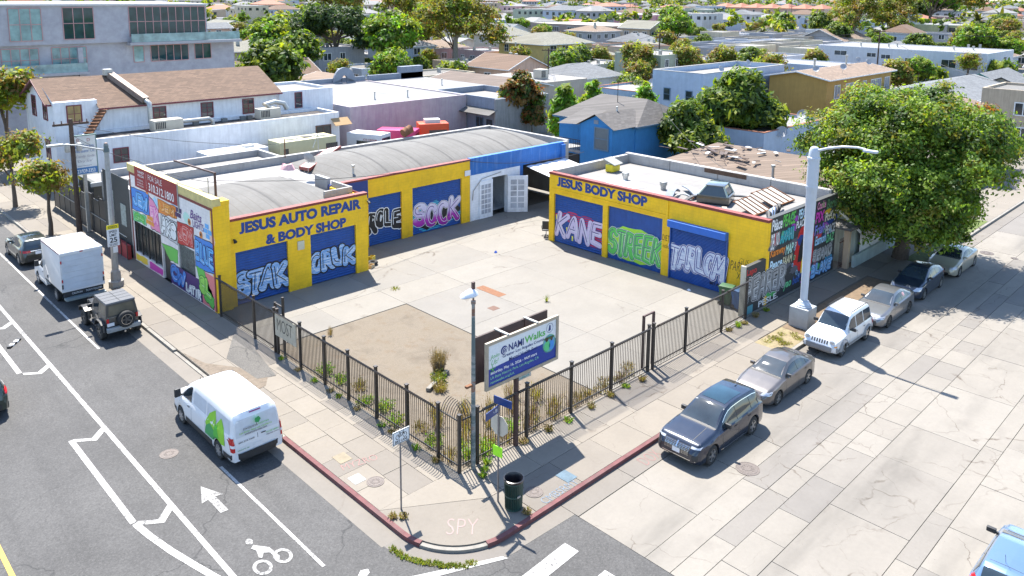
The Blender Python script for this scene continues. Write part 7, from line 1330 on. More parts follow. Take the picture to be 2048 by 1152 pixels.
def gablehouse(name, label, x0, x1, y0, y1, h, rise, wm, rm, ridge='x', over=.45, hip=0, cat='house', group=None, trim=None):
    t = thing(name, label, cat, (0, 0, 0), 0, group); OCC.append((x0, x1, y0, y1)); m = MB(); m.box(x0, x1, y0, y1, -.35, h)
    xm, ym = (x0+x1)/2, (y0+y1)/2
    if not hip:
        if ridge == 'x':
            for x in (x0, x1): m.face([(x, y0, h), (x, y1, h), (x, ym, h+rise)])
        else:
            for y in (y0, y1): m.face([(x0, y, h), (x1, y, h), (xm, y, h+rise)])
    m.build('wall', wm, t); a0, a1, b0, b1 = x0-over, x1+over, y0-over, y1+over; th = .12
    d = -over*rise/((y1-y0)/2 if ridge == 'x' else (x1-x0)/2); zz = h+d+.02; zr = h+rise+.06
    r = MB()
    hp = hip*((a1-a0) if ridge == 'x' else (b1-b0))/2
    if ridge == 'x': R0, R1 = (a0+hp, ym, zr), (a1-hp, ym, zr); S = [[(a0, b0, zz), (a1, b0, zz), R1, R0], [(a1, b1, zz), (a0, b1, zz), R0, R1]]; E_ = [[(a1, b0, zz), (a1, b1, zz), R1], [(a0, b1, zz), (a0, b0, zz), R0]]
    else: R0, R1 = (xm, b0+hp, zr), (xm, b1-hp, zr); S = [[(a0, b1, zz), (a0, b0, zz), R0, R1], [(a1, b0, zz), (a1, b1, zz), R1, R0]]; E_ = [[(a0, b0, zz), (a1, b0, zz), R0], [(a1, b1, zz), (a0, b1, zz), R1]]
    for f in S+(E_ if hip else []): r.face(f); r.face([(p[0], p[1], p[2]-th) for p in reversed(f)])
    r.build('roof', rm, t)
    m = MB()   # eaves board
    for p, q in (((a0, b0), (a1, b0)), ((a1, b0), (a1, b1)), ((a1, b1), (a0, b1)), ((a0, b1), (a0, b0))):
        if not hip and ((ridge == 'x' and p[0] == q[0]) or (ridge == 'y' and p[1] == q[1])):
            k = (p[0], ym, zr) if ridge == 'x' else (xm, p[1], zr); m.bar((p[0], p[1], zz-.08), (k[0], k[1], k[2]-.08), .05, .16); m.bar((k[0], k[1], k[2]-.08), (q[0], q[1], zz-.08), .05, .16)
        else: m.bar((p[0], p[1], zz-.08), (q[0], q[1], zz-.08), .05, .16)
    m.build('eaves_board', trim or M_WFR, t); return t
def vent(loc, label, r=.22, h=.55, group=None, mt=None):
    t = thing('roof_vent', label, 'roof vent', loc, 0, group); MB().lathe([(r*.8, 0), (r*.8, h*.45), (r, h*.5), (r*1.05, h*.6), (r, h*.95), (r*.5, h)], 14).build('body', mt or M_GALV, t, smooth=35)
    for k in range(10): a = 2*PI*k/10; MB().bar((r*1.06*math.cos(a), r*1.06*math.sin(a), h*.55), (r*1.06*math.cos(a), r*1.06*math.sin(a), h*.95), .02).build('fin', M_GALV, t)
    return t
def dish(loc, label, rz, group='satellite dishes', r=.42):
    t = thing('satellite_dish', label, 'satellite dish', loc, rz, group); MB().tube([(0, 0, 0), (0, 0, .7)], .025, 6).build('mast', M_GALV, t); m = MB(); m.lathe([(.02, 0), (r*.5, .03), (r*.85, .09), (r, .14), (r*.98, .15), (r*.5, .05), (.02, .02)], 18); m.xf(Matrix.Translation((.08, 0, .8)) @ Matrix.Rotation(math.radians(60), 4, 'Y')); m.build('reflector', plain('dish_grey', (.3, .31, .33), .5), t, smooth=50); MB().tube([(.05, 0, .55), (.65, 0, .85)], .012, 5).build('feed_arm', M_GALV, t); return t
def pipe(loc, h, label, r=.07, group='roof vent pipes'): return tag(MB().lathe([(r*2, 0), (r*1.2, .08), (r, .1), (r, h*.85), (r*1.6, h*.86), (r*1.6, h), (r*.4, h+.02)], 9).build('vent_pipe', M_GALV, None, smooth=35, loc=loc), label, 'vent pipe', group)
def acunit(loc, sz, label, rz=0):
    t = thing('air_conditioner', label, 'air conditioner', loc, rz); x, y, z = sz; bx('case', plain('beige_unit', (.50, .45, .36), .6), t, -x/2, x/2, -y/2, y/2, .15, z, .02); bx('skid', M_GALV, t, -x/2+.05, x/2-.05, -y/2+.05, y/2-.05, 0, .148)
    for k in range(6): bx('louvre', M_BLKP, t, -x/2+.1+k*.16, -x/2+.2+k*.16, -y/2-.012, -y/2-.002, .3, z-.15)
    return t
# ------------------------------------------------------------ white gabled building, annex and air handling
WST = stucco('white', (.72, .73, .75), (.46, .46, .48)); GB = thing('gabled_building', 'long white two storey building with brown shingle gable roof', 'building')
SHB = shingle('brown', (.215, .135, .09))
m = MB(); m.box(2.2, 5.7, 55.6, 64.4, -.35, 7.25); m.box(5.7, 22.7, 55.3, 64.4, -.35, 6.55); m.face([(2.2, 55.6, 7.25), (2.2, 64.4, 7.25), (2.2, 60, 8.85)]); m.face([(22.7, 55.3, 6.55), (22.7, 64.4, 6.55), (22.7, 60, 8.85)]); m.build('wall', WST, GB)
m = MB(); zr = 8.95
def slope(y): return zr-(60-y)*(zr-6.6)/(60-55.0) if y < 60 else zr-(y-60)*(zr-6.9)/(64.8-60)
m.face([(5.6, 54.9, slope(54.9)), (23.2, 54.9, slope(54.9)), (23.2, 60, zr), (5.6, 60, zr)]); m.face([(1.7, 56.0, slope(56.0)+.05), (5.6, 56.0, slope(56.0)+.05), (5.6, 60, zr+.03), (1.7, 60, zr+.03)]); m.face([(1.7, 60, zr), (23.2, 60, zr), (23.2, 64.8, slope(64.8)), (1.7, 64.8, slope(64.8))]); m.build('roof', SHB, GB)
m = MB(); m.bar((5.6, 54.9, slope(54.9)-.09), (23.2, 54.9, slope(54.9)-.09), .06, .14); m.bar((1.7, 56, slope(56)-.06), (5.6, 56, slope(56)-.06), .06, .14); m.bar((1.7, 56, slope(56)-.06), (1.7, 60, zr-.06), .06, .16); m.bar((1.7, 60, zr-.06), (1.7, 64.8, slope(64.8)-.06), .06, .16); m.build('eaves_board', M_WBR, GB)
for a in (10.9, 15.4, 19.6): window(GB, '-y', a, 4.75, 1.05, 1.35, 55.3, M_WBR, 2, 3)
window(GB, '-y', 3.8, 5.5, 1.05, 1.35, 55.6, M_WBR, 2, 2, glassmat('curtain_pane', (.25, .17, .05), .3))
for y, z in ((58, 5.6), (61.5, 5.6), (58, 2.0), (61.5, 2.0)): window(GB, '-x', y, z, 1.1, 1.7, 2.2, M_WBR, 2, 3)
du = thing('roof_duct', 'square metal duct running down the brown shingle roof', 'duct'); MB().bar((8.2, 59.6, 9.0), (9.6, 54.9, 6.95), .62, .5).build('run', plain('duct_steel', (.24, .19, .16), .6, .3, 3, metal=.3), du); bx('hood', M_GALV, du, 7.7, 8.4, 59.4, 60.1, 8.95, 9.5); MB().tube([(9.6, 54.9, 6.9), (9.7, 54.4, 6.7), (9.7, 54.3, 6.2), (9.7, 54.3, 4.9)], .22, 10).build('bend', M_GALV, du, smooth=50)
AN = flatbox('annex_building', 'low white annex with a black flat roof behind the truck yard', 3.9, 27.4, 51.0, 55.28, 4.55, WST, plain('black_roof', (.055, .048, .045), .95, .3, 2), .3)
window(AN, '-y', 5.9, 2.4, 1.1, 1.1, 51.0, M_WBR, 2, 2); window(AN, '-y', 25.5, 2.3, 1.6, 1.0, 51.0, plain('window_brown', (.14, .07, .05), .6), 2, 1)
m = MB(); m.face([(26.4, 50.1, 3.3), (28.4, 50.1, 3.3), (28.4, 51, 3.95), (26.4, 51, 3.95)]); m.face([(26.4, 51, 3.93), (28.4, 51, 3.93), (28.4, 50.1, 3.28), (26.4, 50.1, 3.28)]); m.build('awning', plain('awning_tan', (.35, .22, .1), .8), AN)
BK = flatbox('stair_block', 'small white block with a tall narrow door right of the shingle roof', 23.4, 29.8, 56, 64, 6.5, WST, M_ROOFC, .3); window(BK, '-y', 25.6, 4.7, .7, 1.5, 56, M_WBR, 1, 3)
acunit((10.6, 53.0, 4.26), (2.6, 1.2, 1.05), 'long beige air conditioner on the black annex roof', .02); acunit((20.6, 53.2, 4.26), (2.2, 1.2, 1.1), 'beige air conditioner with a bent duct at the right of the annex roof', .02)
o = MB().tube([(11.9, 53, 4.95), (14.6, 53.1, 4.95), (14.9, 53.1, 4.7), (14.95, 53.1, 4.3)], .18, 10).build('duct_pipe', M_GALV, None, smooth=50); tag(o, 'round metal duct pipe beside the long beige air conditioner', 'duct'); o = MB().tube([(21.0, 53.2, 5.3), (20.4, 53.4, 5.7), (21.6, 53.6, 5.85), (22.6, 53.6, 5.6), (22.9, 53.5, 5.0)], .24, 10).build('duct_pipe', M_GALV, None, smooth=50); tag(o, 'fat bent metal duct over the right air conditioner', 'duct')
for k, x in enumerate((13.6, 16.4, 18.3, 19.0)): tag(bx('roof_box', plain('grey_box', (.15, .16, .16), .6), None, x, x+.5, 54.2, 54.6, 4.255, 4.6), ('dark box on the annex roof nearest the long unit', 'dark box on the annex roof below the middle window', 'dark box on the annex roof right of the middle window', 'dark box on the annex roof next to the right unit')[k], 'box')
sf = thing('fire_stair', 'rust red outdoor stair on the white gabled building', 'stair'); MB().bar((5.9, 54.9, 6.3), (3.6, 53.2, 3.9), .7, .12).build('flight', M_RUST, sf)
for k in range(10): q = Vector((5.9, 54.9, 6.4)).lerp(Vector((3.6, 53.2, 4.0)), k/10); MB().bar(q+Vector((-.3, .3, 0)), q+Vector((.3, -.3, 0)), .22, .05).build('tread', M_RUST, sf)
# ------------------------------------------------------------ black fenced shop and annex behind the repair building
BKS = flatbox('black_shop', 'low black building behind the mural wall', .3, 11.9, 33.45, 37.9, 4.6, M_CMU, M_ROOFW, .5)
bx('black_face', M_BLK, BKS, -.03, -.006, 31.75, 36.5, 0, 5.05); fn = thing('steel_fence', 'black sheet metal fence up the sidewalk past the mural', 'fence')
for k in range(9): bx('panel', M_BAR, fn, .02, .07, 36.55+k*1.35, 37.85+k*1.35, .05, 2.5 if k % 2 else 2.75)
for k in range(10): bx('post', M_BAR, fn, .0, .1, 36.5+k*1.35, 36.548+k*1.35, 0, 2.85)
MB().bar((-.02, 36.5, 1.35), (-.02, 48.7, 1.35), .03, .05).build('rail', M_CMU, fn)
kb = flatbox('kiosk', 'small dark kiosk with a pale roof behind the black fence', 1.0, 3.6, 42.2, 45.6, 2.85, plain('kiosk_dark', (.05, .055, .05), .6), M_ROOFW, .0); bx('fascia', plain('fascia_grey', (.3, .32, .33), .6), kb, .8, 3.8, 42.0, 42.19, 2.6, 2.9)
rw = thing('red_planter_wall', 'low red wall with plants and thin rails at the far end of the mural', 'wall', (-.35, 31.6, 0)); bx('wall', plain('planter_red', (.3, .04, .04), .8, .25), rw, 0, .2, 0, 3.6, 0, .9)
for k in range(4): bx('rail_post', M_BAR, rw, -.06, -.02, k*1.1, k*1.1+.04, 0, 1.5)
MB().bar((-.04, -.1, 1.5), (-.04, 3.6, 1.5), .03).build('rail', plain('rail_pale', (.5, .5, .45), .6), rw)
for k, (y, z, ht) in enumerate(((32.4, 1.9, 1.4), (34.6, 2.2, 1.7))):
    q = bx('framed_poster', plain('poster_grey_%d' % k, (.30, .33, .30), .7, .5, 7), None, -.06, -.033, y, y+.9, z, z+ht); tag(q, ('pale framed poster on the dark wall next to the mural', 'second pale framed poster farther along the dark wall')[k], 'poster')
# ------------------------------------------------------------ yard behind: flat building with roof arch, grey building, vehicles
PKW = stucco('pinkish', (.42, .37, .38), (.30, .20, .27)); FB_ = flatbox('flat_roofed_building', 'wide pale flat roofed building with a mission style arch', 29.9, 46.4, 52.8, 74, 4.62, PKW, M_ROOFC, .12); LGR = stucco('slate', (.22, .25, .30), (.13, .15, .18))
m = MB(); n = 18; P_ = [(1.75*math.cos(PI*k/n), 2.0*math.sin(PI*k/n)) for k in range(n+1)]; Q = [(.35*math.cos(PI*k/n), .55+.35*math.sin(PI*k/n)) for k in range(n+1)]
for k in range(n):
    for y, fl in ((0, 0), (.3, 1)):
        f = [(Q[k][0], y, Q[k][1]), (P_[k][0], y, P_[k][1]), (P_[k+1][0], y, P_[k+1][1]), (Q[k+1][0], y, Q[k+1][1])]; m.face(f[::-1] if fl else f)
    m.face([(P_[k][0], 0, P_[k][1]), (P_[k][0], .3, P_[k][1]), (P_[k+1][0], .3, P_[k+1][1]), (P_[k+1][0], 0, P_[k+1][1])])
for sx in (1, -1): m.box(min(sx*.35, sx*1.75), max(sx*.35, sx*1.75), 0, .3, -.3, .0); m.box(min(sx*.35, sx*.36), max(sx*.35, sx*.36), 0, .3, 0, .55)
m.xf(Matrix.Translation((42.6, 73.6, 4.65))); m.build('roof_arch', LGR, FB_); bx('back_parapet', LGR, FB_, 30.2, 46.2, 74.01, 74.3, 4.3, 5.2); bx('chimney_block', LGR, FB_, 52, 56, 73.5, 74.4, -.3, 6.2); bx('side_parapet', LGR, FB_, 46.42, 56, 73.5, 73.9, -.3, 5.3)
m = MB(); m.box(46.45, 56, 59.5, 73.4, -.3, 4.5); m.build('rear_wing', M_ROOFC, FB_)
for x, y, lb in ((36, 57, 'vent pipe at the front of the pale flat roof'), (40, 56, 'second vent pipe on the pale flat roof'), (51, 63, 'tall vent pipe on the pale flat roof')): pipe((x, y, 4.52), .9, lb)
GRB = flatbox('grey_building', 'blue grey flat building with a shingled awning over the yard', 46.6, 55.2, 47.7, 59.2, 4.6, LGR, M_ROOFW, .75); m = MB(); m.box(46.3, 55.4, 47.45, 47.69, -.3, 4.55); m.build('south_wall', stucco('grey_stained', (.28, .28, .28), (.12, .12, .12)), GRB)
m = MB(); m.face([(45.2, 47.4, 2.75), (45.2, 59.4, 2.75), (46.58, 59.4, 3.3), (46.58, 47.4, 3.3)][::-1]); m.face([(45.2, 47.4, 2.7), (45.2, 59.4, 2.7), (46.58, 59.4, 3.2), (46.58, 47.4, 3.2)]); m.build('awning', shingle('grey', (.2, .19, .18)), GRB); window(GRB, '-x', 50.5, .9, 1.2, 1.2, 46.6, plain('window_blue', (.1, .17, .25), .6), 2, 1); window(GRB, '-x', 53.5, .0, .9, 2.0, 46.6, M_WFR, 1, 2); window(GRB, '-x', 48.8, .9, .8, 1.0, 46.6, M_BLKP, 1, 1)
# vehicles in the yard
def boxvan(name, label, cat, loc, rz, L, W, H, paint, cab=1.0, dark=.4, roofitems=(), nose=0, winpos=(), zb=.45):
    t = thing(name, label, cat, (loc[0], loc[1], -.28), rz); m = MB(); m.bbox(-L/2, L/2-nose, -W/2, W/2, zb, H, .09); m.build('body', paint, t, smooth=40)
    if nose: m = MB(); m.bbox(L/2-nose-.05, L/2, -W/2+.1, W/2-.1, zb, H*.55, .1); m.build('bonnet', paint, t, smooth=40)
    f = MB(); x = L/2-nose+.004; f.face([(x, -W/2+.12, H*.56), (x, W/2-.12, H*.56), (x, W/2-.2, H*.86), (x, -W/2+.2, H*.86)]); f.build('windscreen', M_GLS, t)
    for sd in (-1, 1):
        for a, b, z0, z1 in winpos: bx('side_window', M_GLS, t, a, b, sd*W/2-.012 if sd > 0 else -W/2-.012, sd*W/2+.012 if sd > 0 else -W/2+.012, z0, z1)
        for xw in (-L*.3, L*.32): wheel(t, xw, sd*(W/2-.14), .38, .24, plain('steel_rim', (.42, .42, .43), .4, metal=.7), sd, 6)
    for k, (a, b, y0, y1, hh) in enumerate(roofitems): bx('roof_hatch', plain('roof_hatch_white', (.55, .55, .52), .5) if k != 1 else M_BLKP, t, a, b, y0, y1, H+.002, H+hh)
    return t
CRM = plain('cream_paint', (.52, .48, .28), .45, .08, 2); WHP = plain('old_white_paint', (.6, .6, .6), .5, .1, 2)
boxvan('step_van', 'cream step van parked along the white annex', 'van', (22.0, 48.6), 0, 6.6, 2.35, 3.15, CRM, roofitems=((-2, -1, -.5, .4, .12), (-.3, .6, -.4, .4, .06), (1.0, 2.0, -.6, .2, .12)), winpos=((-2.9, -2.4, 1.9, 2.5), (1.6, 2.9, 1.7, 2.5)), nose=.5)
boxvan('cargo_trailer', 'white flat topped truck behind the grey parapet', 'truck', (14.7, 48.6), 0, 5.8, 2.3, 2.95, WHP, roofitems=((-1.5, -.6, -.5, .3, .1), (.2, .35, -.1, .05, .06), (1.0, 1.9, -.4, .4, .2)))
v1 = boxvan('ice_cream_van', 'white ice cream van in the yard beside the magenta van', 'van', (29.6, 48.4), -1.15, 4.8, 2.0, 2.75, WHP, roofitems=((-.3, .5, -.3, .3, .08),), winpos=((-1.2, .6, 1.5, 2.0),), nose=.7)
TW = Wall2D((0, -1.012, 0), (1, 0, 0), (0, -1, 0)); TW.text('ICE CREAM', -.4, 2.05, 1.6, .2, RDS, v1, bold=.02, h=.004)
boxvan('old_van', 'magenta van roof in the truck yard', 'van', (33.2, 48.2), -.9, 4.8, 2.0, 2.75, plain('magenta_paint', (.55, .03, .13), .4, .1), winpos=((-.2, 1.2, 1.4, 1.9),), nose=.6)
boxvan('old_truck', 'orange red truck with a raised roof hatch in the yard', 'truck', (37.9, 48.0), -.5, 4.2, 2.1, 3.0, plain('orange_red_paint', (.62, .07, .012), .45, .12), roofitems=((-1.4, .3, -.7, .5, .4),), winpos=((-1.0, 1.0, 1.6, 2.3),), nose=.9)
# barrel and frames leaning over the back parapet
o = MB().lathe([(.36, 0), (.38, .03), (.36, .06), (.36, .4), (.38, .43), (.36, .46), (.36, .85), (.38, .88)], 16); o.xf(Matrix.Rotation(1.2, 4, 'Y')); tag(o.build('barrel', M_RUST, None, smooth=35, loc=(22.6, 33.55, 5.15)), 'rusty barrel lying on the back parapet', 'barrel')
tag(MB().tube([(11.4, 32.9, 4.75), (11.4, 32.9, 6.1)], .04, 6).build('vent_pipe', M_RUST, None), 'thin rusty pipe at the corner of the back parapet', 'vent pipe'); tag(MB().tube([(14.0, 32.6, 4.6), (14.0, 32.6, 6.3), (13.6, 32.7, 5.2)], .03, 6).build('steel_pipe', M_GALV, None), 'thin grey pipe frame above the skylight', 'pipe')
# ------------------------------------------------------------ blue house
BLH = stucco('house_blue', (.035, .20, .46), (.03, .15, .36)); SHG = shingle('weathered_grey', (.17, .155, .145))
bh = gablehouse('blue_house', 'bright blue two storey house with grey shingle roof and outdoor stair', 41.5, 50, 23.6, 33.0, 5.1, 1.7, BLH, SHG, 'y', .5, .45, trim=plain('fascia_blue', (.05, .12, .2), .6))
m = MB(); m.box(38.2, 41.5, 23.7, 27.4, -.3, 5.1); m.face([(38.2, 23.7, 5.1), (38.2, 27.4, 5.1), (38.2, 25.55, 6.0)]); m.build('front_wing', BLH, bh); m = MB(); m.face([(37.9, 23.3, 4.95), (43.5, 23.3, 4.95), (43.5, 25.55, 6.15), (37.9, 25.55, 6.15)]); m.face([(43.5, 27.8, 4.95), (37.9, 27.8, 4.95), (37.9, 25.55, 6.15), (43.5, 25.55, 6.15)]); m.face([(38.4, 27.8, 4.93), (38.4, 30.5, 4.72), (42.5, 30.5, 5.8), (42.5, 27.8, 5.8)][::-1]); m.build('wing_roof', SHG, bh)
window(bh, '-x', 24.9, 3.0, 1.5, 1.9, 38.2, plain('window_slate', (.12, .2, .28), .6), 1, 2, plain('blind', (.13, .15, .16), .6)); window(bh, '-x', 29.6, 2.5, .95, 2.1, 41.5, M_BLKP, 1, 1); bx('vent_grille', LGR, bh, 38.14, 38.19, 25.3, 25.8, 5.25, 5.6)
m = MB(); m.box(38.4, 41.5, 27.41, 30.6, 2.2, 2.45); m.build('landing', stucco('grey_stained', (.28, .28, .28), (.12, .12, .12)), bh); bx('under_stair_door', M_DARK, bh, 38.3, 38.38, 27.6, 30.0, -.2, 2.1)
for k in range(14): bx('baluster', M_BAR, bh, 38.42, 38.45, 27.5+k*.22, 27.53+k*.22, 2.45, 3.4)
MB().bar((38.43, 27.4, 3.42), (38.43, 30.6, 3.42), .05).build('handrail', M_BAR, bh); MB().bar((38.43, 30.6, 3.42), (38.43, 33.6, .9), .05).build('handrail', M_BAR, bh)
for k in range(12): bx('step', stucco('grey_stained', (.28, .28, .28), (.12, .12, .12)), bh, 38.5, 39.8, 30.6+k*.25, 30.85+k*.25, 2.2-k*.2, 2.35-k*.2)
for k in range(10): MB().bar((38.43, 30.8+k*.28, 2.3-k*.23), (38.43, 30.8+k*.28, 3.25-k*.235), .025).build('baluster', M_BAR, bh)
MB().tube([(44.6, 28.2, 5.8), (44.6, 28.2, 8.6)], .035, 6).build('antenna_mast', M_BAR, bh); pipe((41.2, 25.6, 6.05), .5, 'vent pipe on the blue house gable')
# ------------------------------------------------------------ brown roofed house right behind the body shop, and the green porch house
TAN = stucco('tan', (.42, .37, .3), (.27, .22, .17)); SHT = shingle('tan', (.30, .215, .155))
nh = gablehouse('brown_roofed_house', 'house with a worn tan shingle roof behind the body shop', 33.6, 47, 2.4, 18, 2.9, 1.9, TAN, shingle('worn_tan', (.25, .185, .14)), 'y', .6, .5)
rr = random.Random(3)
m = MB(); dm = [M_BRW, M_CMU, M_POLE, WHP]
for k in range(46):
    x, y = min(40.4, rr.gauss(38.9, 1.1)), rr.gauss(12.4, 2.0); z = 3.05+1.96*(1-abs(40.3-x)/7.9); a = rr.uniform(0, 3); L = rr.uniform(.25, 1.2); m.cur = rr.choice((0, 0, 1, 2, 2, 3)); dx = L*math.cos(a)*.5
    m.bar((x, y, z), (x+dx, y+L*math.sin(a), z+dx*.248+rr.uniform(0, .07)), rr.uniform(.04, .4), .04)
o = m.build('roof_debris', dm); o['kind'] = 'stuff'; o['label'] = 'broken boards and scraps strewn over the worn tan roof'
pipe((36.2, 7.3, 3.7), 1.0, 'flue pipe on the worn tan roof', .1); dish((42.5, 5.2, 4.35), 'big mesh dish at the right end of the tan roof', 2.5, None, .6)
ph = gablehouse('porch_house', 'small pale green house with a porch beside the body shop', 33.2, 40.5, -.1, 2.3, 2.6, .9, stucco('pale_green', (.38, .45, .42)), shingle('grey', (.2, .19, .18)), 'x', .5)
for x, y in ((31.6, -.25), (31.6, 2.0)): bx('porch_column', stucco('peach', (.5, .36, .24)), ph, x-.16, x+.16, y-.16, y+.16, 0, 2.5)
m = MB(); m.box(31.2, 33.2, -.6, 2.4, 2.5, 2.62); m.build('porch_roof', shingle('grey', (.2, .19, .18)), ph); bx('sheet_panel', M_WFR, ph, 33.3, 36.6, -.42, -.36, .6, 1.9); bx('low_wall', stucco('pale_green', (.38, .45, .42)), ph, 32.0, 40.0, -.62, -.45, 0, .75)
window(ph, '-y', 37.5, 1.1, 1.0, .9, -.1, plain('window_blue', (.1, .17, .25), .6), 2, 1)
ig = thing('iron_gate', 'narrow rusty iron gate between the mural wall and the porch house', 'gate', (30.85, -.1, 0))
for k in range(6): MB().cyl((.05+k*.12, 0, .05), (.05+k*.12, 0, 2.0), .014, n=5).build('picket', M_MAR, ig)
for z in (.25, 1.75): MB().bar((0, 0, z), (.7, 0, z), .04).build('rail', M_MAR, ig)
# ------------------------------------------------------------ roof clutter on the body shop
vent((25.7, 12.6, 4.335), 'round turbine vent on the body shop roof near the yellow box', group='turbine vents'); vent((25.4, 9.3, 4.335), 'round turbine vent on the body shop roof near the scrap', group='turbine vents')
tag(MB().prism([(23.6, 10.8), (25.0, 10.35), (25.6, 12.7), (23.95, 13.05)], 4.34, 4.36).build('roof_sheet', plain('loose_white_sheet', (.6, .6, .6), .6, .1), None), 'loose white sheet lying on the body shop roof', 'sheet')
yb = thing('yellow_box', 'yellow plastic chest with grey lid on the body shop parapet', 'chest', (27.2, 14.9, 4.335), .1); bx('body', plain('box_yellow', (.7, .55, .02), .5), yb, -.5, .5, -.3, .3, .02, .55, .04); q = bx('lid', plain('lid_grey', (.25, .25, .23), .6), yb, -.55, .55, -.05, 1.0, .58, .64); q.rotation_euler = (.35, 0, 0); q.location = (0, -.25, .0)
wk = thing('wrecked_cab', 'dark pickup cab shell on the body shop roof', 'car wreck', (25.2, 5.3, 4.34), 1.9); CABP = carpaint('cab_dark', (.05, .055, .055), .3, .3)
taper(-.85, .9, -.55, .45, .82, .66, .55, 1.12).build('greenhouse', M_GLS, wk); m = MB(); m.bbox(-.62, .52, -.72, .72, 1.1, 1.17, .03); m.build('roof', CABP, wk, smooth=40); m = MB(); m.bbox(-.95, 1.0, -.85, .85, .05, .56, .05); m.build('shell', CABP, wk, smooth=40)
for sx, xt in ((-.85, -.58), (.9, .48)):
    for sy in (-1, 1): MB().bar((sx, sy*.82, .55), (xt, sy*.68, 1.12), .09, .07).build('pillar', plain('pale_green_paint', (.4, .47, .42), .5), wk)
rr = random.Random(8)
for k, (x, y, z, L, a, lb, mt) in enumerate(((24.4, 7.9, 4.5, 1.6, .3, 'grey blue car fender on the body shop roof', LGR), (25.6, 7.3, 4.6, 2.4, .9, 'long grey truck tailgate on the body shop roof', LGR), (24.2, 7.0, 4.4, 1.2, 2.1, 'bent metal part on the body shop roof edge', M_GALV), (24.9, 6.6, 4.45, 1.1, .1, 'rusty frame piece beside the dark cab', M_RUST), (24.3, 6.2, 4.42, 1.3, 2.6, 'dark bumper beside the cab shell', M_BLKP), (26.6, 4.6, 4.5, 1.5, 2.2, 'dark curved fender behind the cab shell', M_BLKP), (23.3, 3.6, 4.4, .9, .6, 'small green scrap at the roof edge', M_FRM))):
    m = MB(); n = 8
    P_ = [Vector((x+L*(i/n-.5)*math.cos(a), y+L*(i/n-.5)*math.sin(a), z+.28*math.sin(PI*i/n)*(1 if k % 2 == 0 else .3))) for i in range(n+1)]
    for p, q in zip(P_, P_[1:]): m.bar(p, q, .5 if k < 2 else .28, .07)
    tag(m.build('scrap_panel', mt, None), lb, 'scrap')
for k, (x0, y0, x1, y1, lb) in enumerate(((23.7, 1.9, 25.6, 3.3, 'tilted rusty framed panel nearest the mural corner'), (26.3, 2.0, 28.8, 3.6, 'tilted rusty framed panel farther along the mural parapet'))):
    fp = thing('rusty_framed_sheet', lb, 'awning'); bx('frame', M_RUST, fp, x0, x1, y0, y0+.08, 4.4, 4.48); m = MB(); m.face([(x0, y0, 4.42), (x1, y0, 4.42), (x1, y1, 5.0), (x0, y1, 5.0)]); m.build('panel', plain('panel_dirty_white', (.4, .38, .34), .7, .25), fp)  # rusty framed sheet tilted on the roof, not an awning
    for q in range(5): x = x0+(x1-x0)*q/4; MB().bar((x, y0, 4.45), (x, y1, 5.03), .05).build('slat', M_RUST, fp)
    MB().bar((x0, y1, 4.98), (x1, y1, 4.98), .06).build('top_bar', M_RUST, fp)
for k in range(5): tag(MB().tube([(23.2+k*.5, .75+.12*k, 4.4), (23.8+k*.5, 1.1+.1*k, 4.75), (24.7+k*.5, 1.3+.1*k, 4.45)], [.05, .16, .04], 7).build('car_part', rr.choice([M_BLKP, M_CHR, WHP]), None, smooth=50), 'curved car part on the mural parapet, '+('nearest the yellow corner', 'second from the yellow corner', 'third from the yellow corner', 'fourth from the yellow corner', 'farthest from the yellow corner')[k], 'car part', 'car parts at the mural parapet')
dish((10.0, 27.2, 4.9), 'satellite dish on the white part of the repair roof', .5); pipe((12.3, 25.3, 4.4), .9, 'short red brown pipe on the white roof valley'); scrap('roof_rubbish', 'heap of pink and white rubbish on the repair roof', (9.2, 28.6, 4.9), flat('rubbish_pink', (.6, .35, .35)), .8, 4)
fr = thing('pipe_mast', 'dark red steel mast on the mural building corner', 'mast', (.7, 20.6, 6.0)); MB().bar((0, 0, -1.6), (0, 0, 1.35), .1).build('post', M_MAR, fr); MB().bar((0, 0, 1.3), (-.3, 4.6, 1.3), .08).build('beam', M_MAR, fr); MB().tube([(.0, .9, -1.5), (0, .9, .9), (.1, .85, .9)], .03, 6).build('service_pipe', M_GALV, fr)
# ============================================================ BLOCKS FARTHER BACK
M_PMUL = plain('pink_mullion', (.40, .22, .22), .5); M_MGL = glassmat('curtain_wall_glass', (.02, .05, .055), .03); M_MGL2 = glassmat('pale_curtain_glass', (.16, .27, .27), .05)
GREYC = plain('cement_render', (.36, .36, .39), .85, .2, 1.2, dirt=(.26, .26, .29))
mb = thing('modern_block', 'big grey cement office block with dark window bands', 'building'); OCC.append((0, 34, 78, 105))
m = MB(); m.box(1.0, 26.6, 80, 98, 10.7, 15.0); m.box(1.0, 30.2, 80.4, 99, -.3, 10.69); m.build('wall', GREYC, mb); bx('roof', plain('roof_membrane', (.5, .5, .5), .8), mb, .8, 26.8, 79.8, 98.2, 15.0, 15.22); bx('ledge', plain('ledge_grey', (.33, .33, .35), .8), mb, 16.8, 30.6, 78.9, 80.38, 10.35, 10.68); bx('ledge', plain('ledge_grey', (.33, .33, .35), .8), mb, 1.0, 12.2, 78.8, 80.38, 7.3, 7.6)
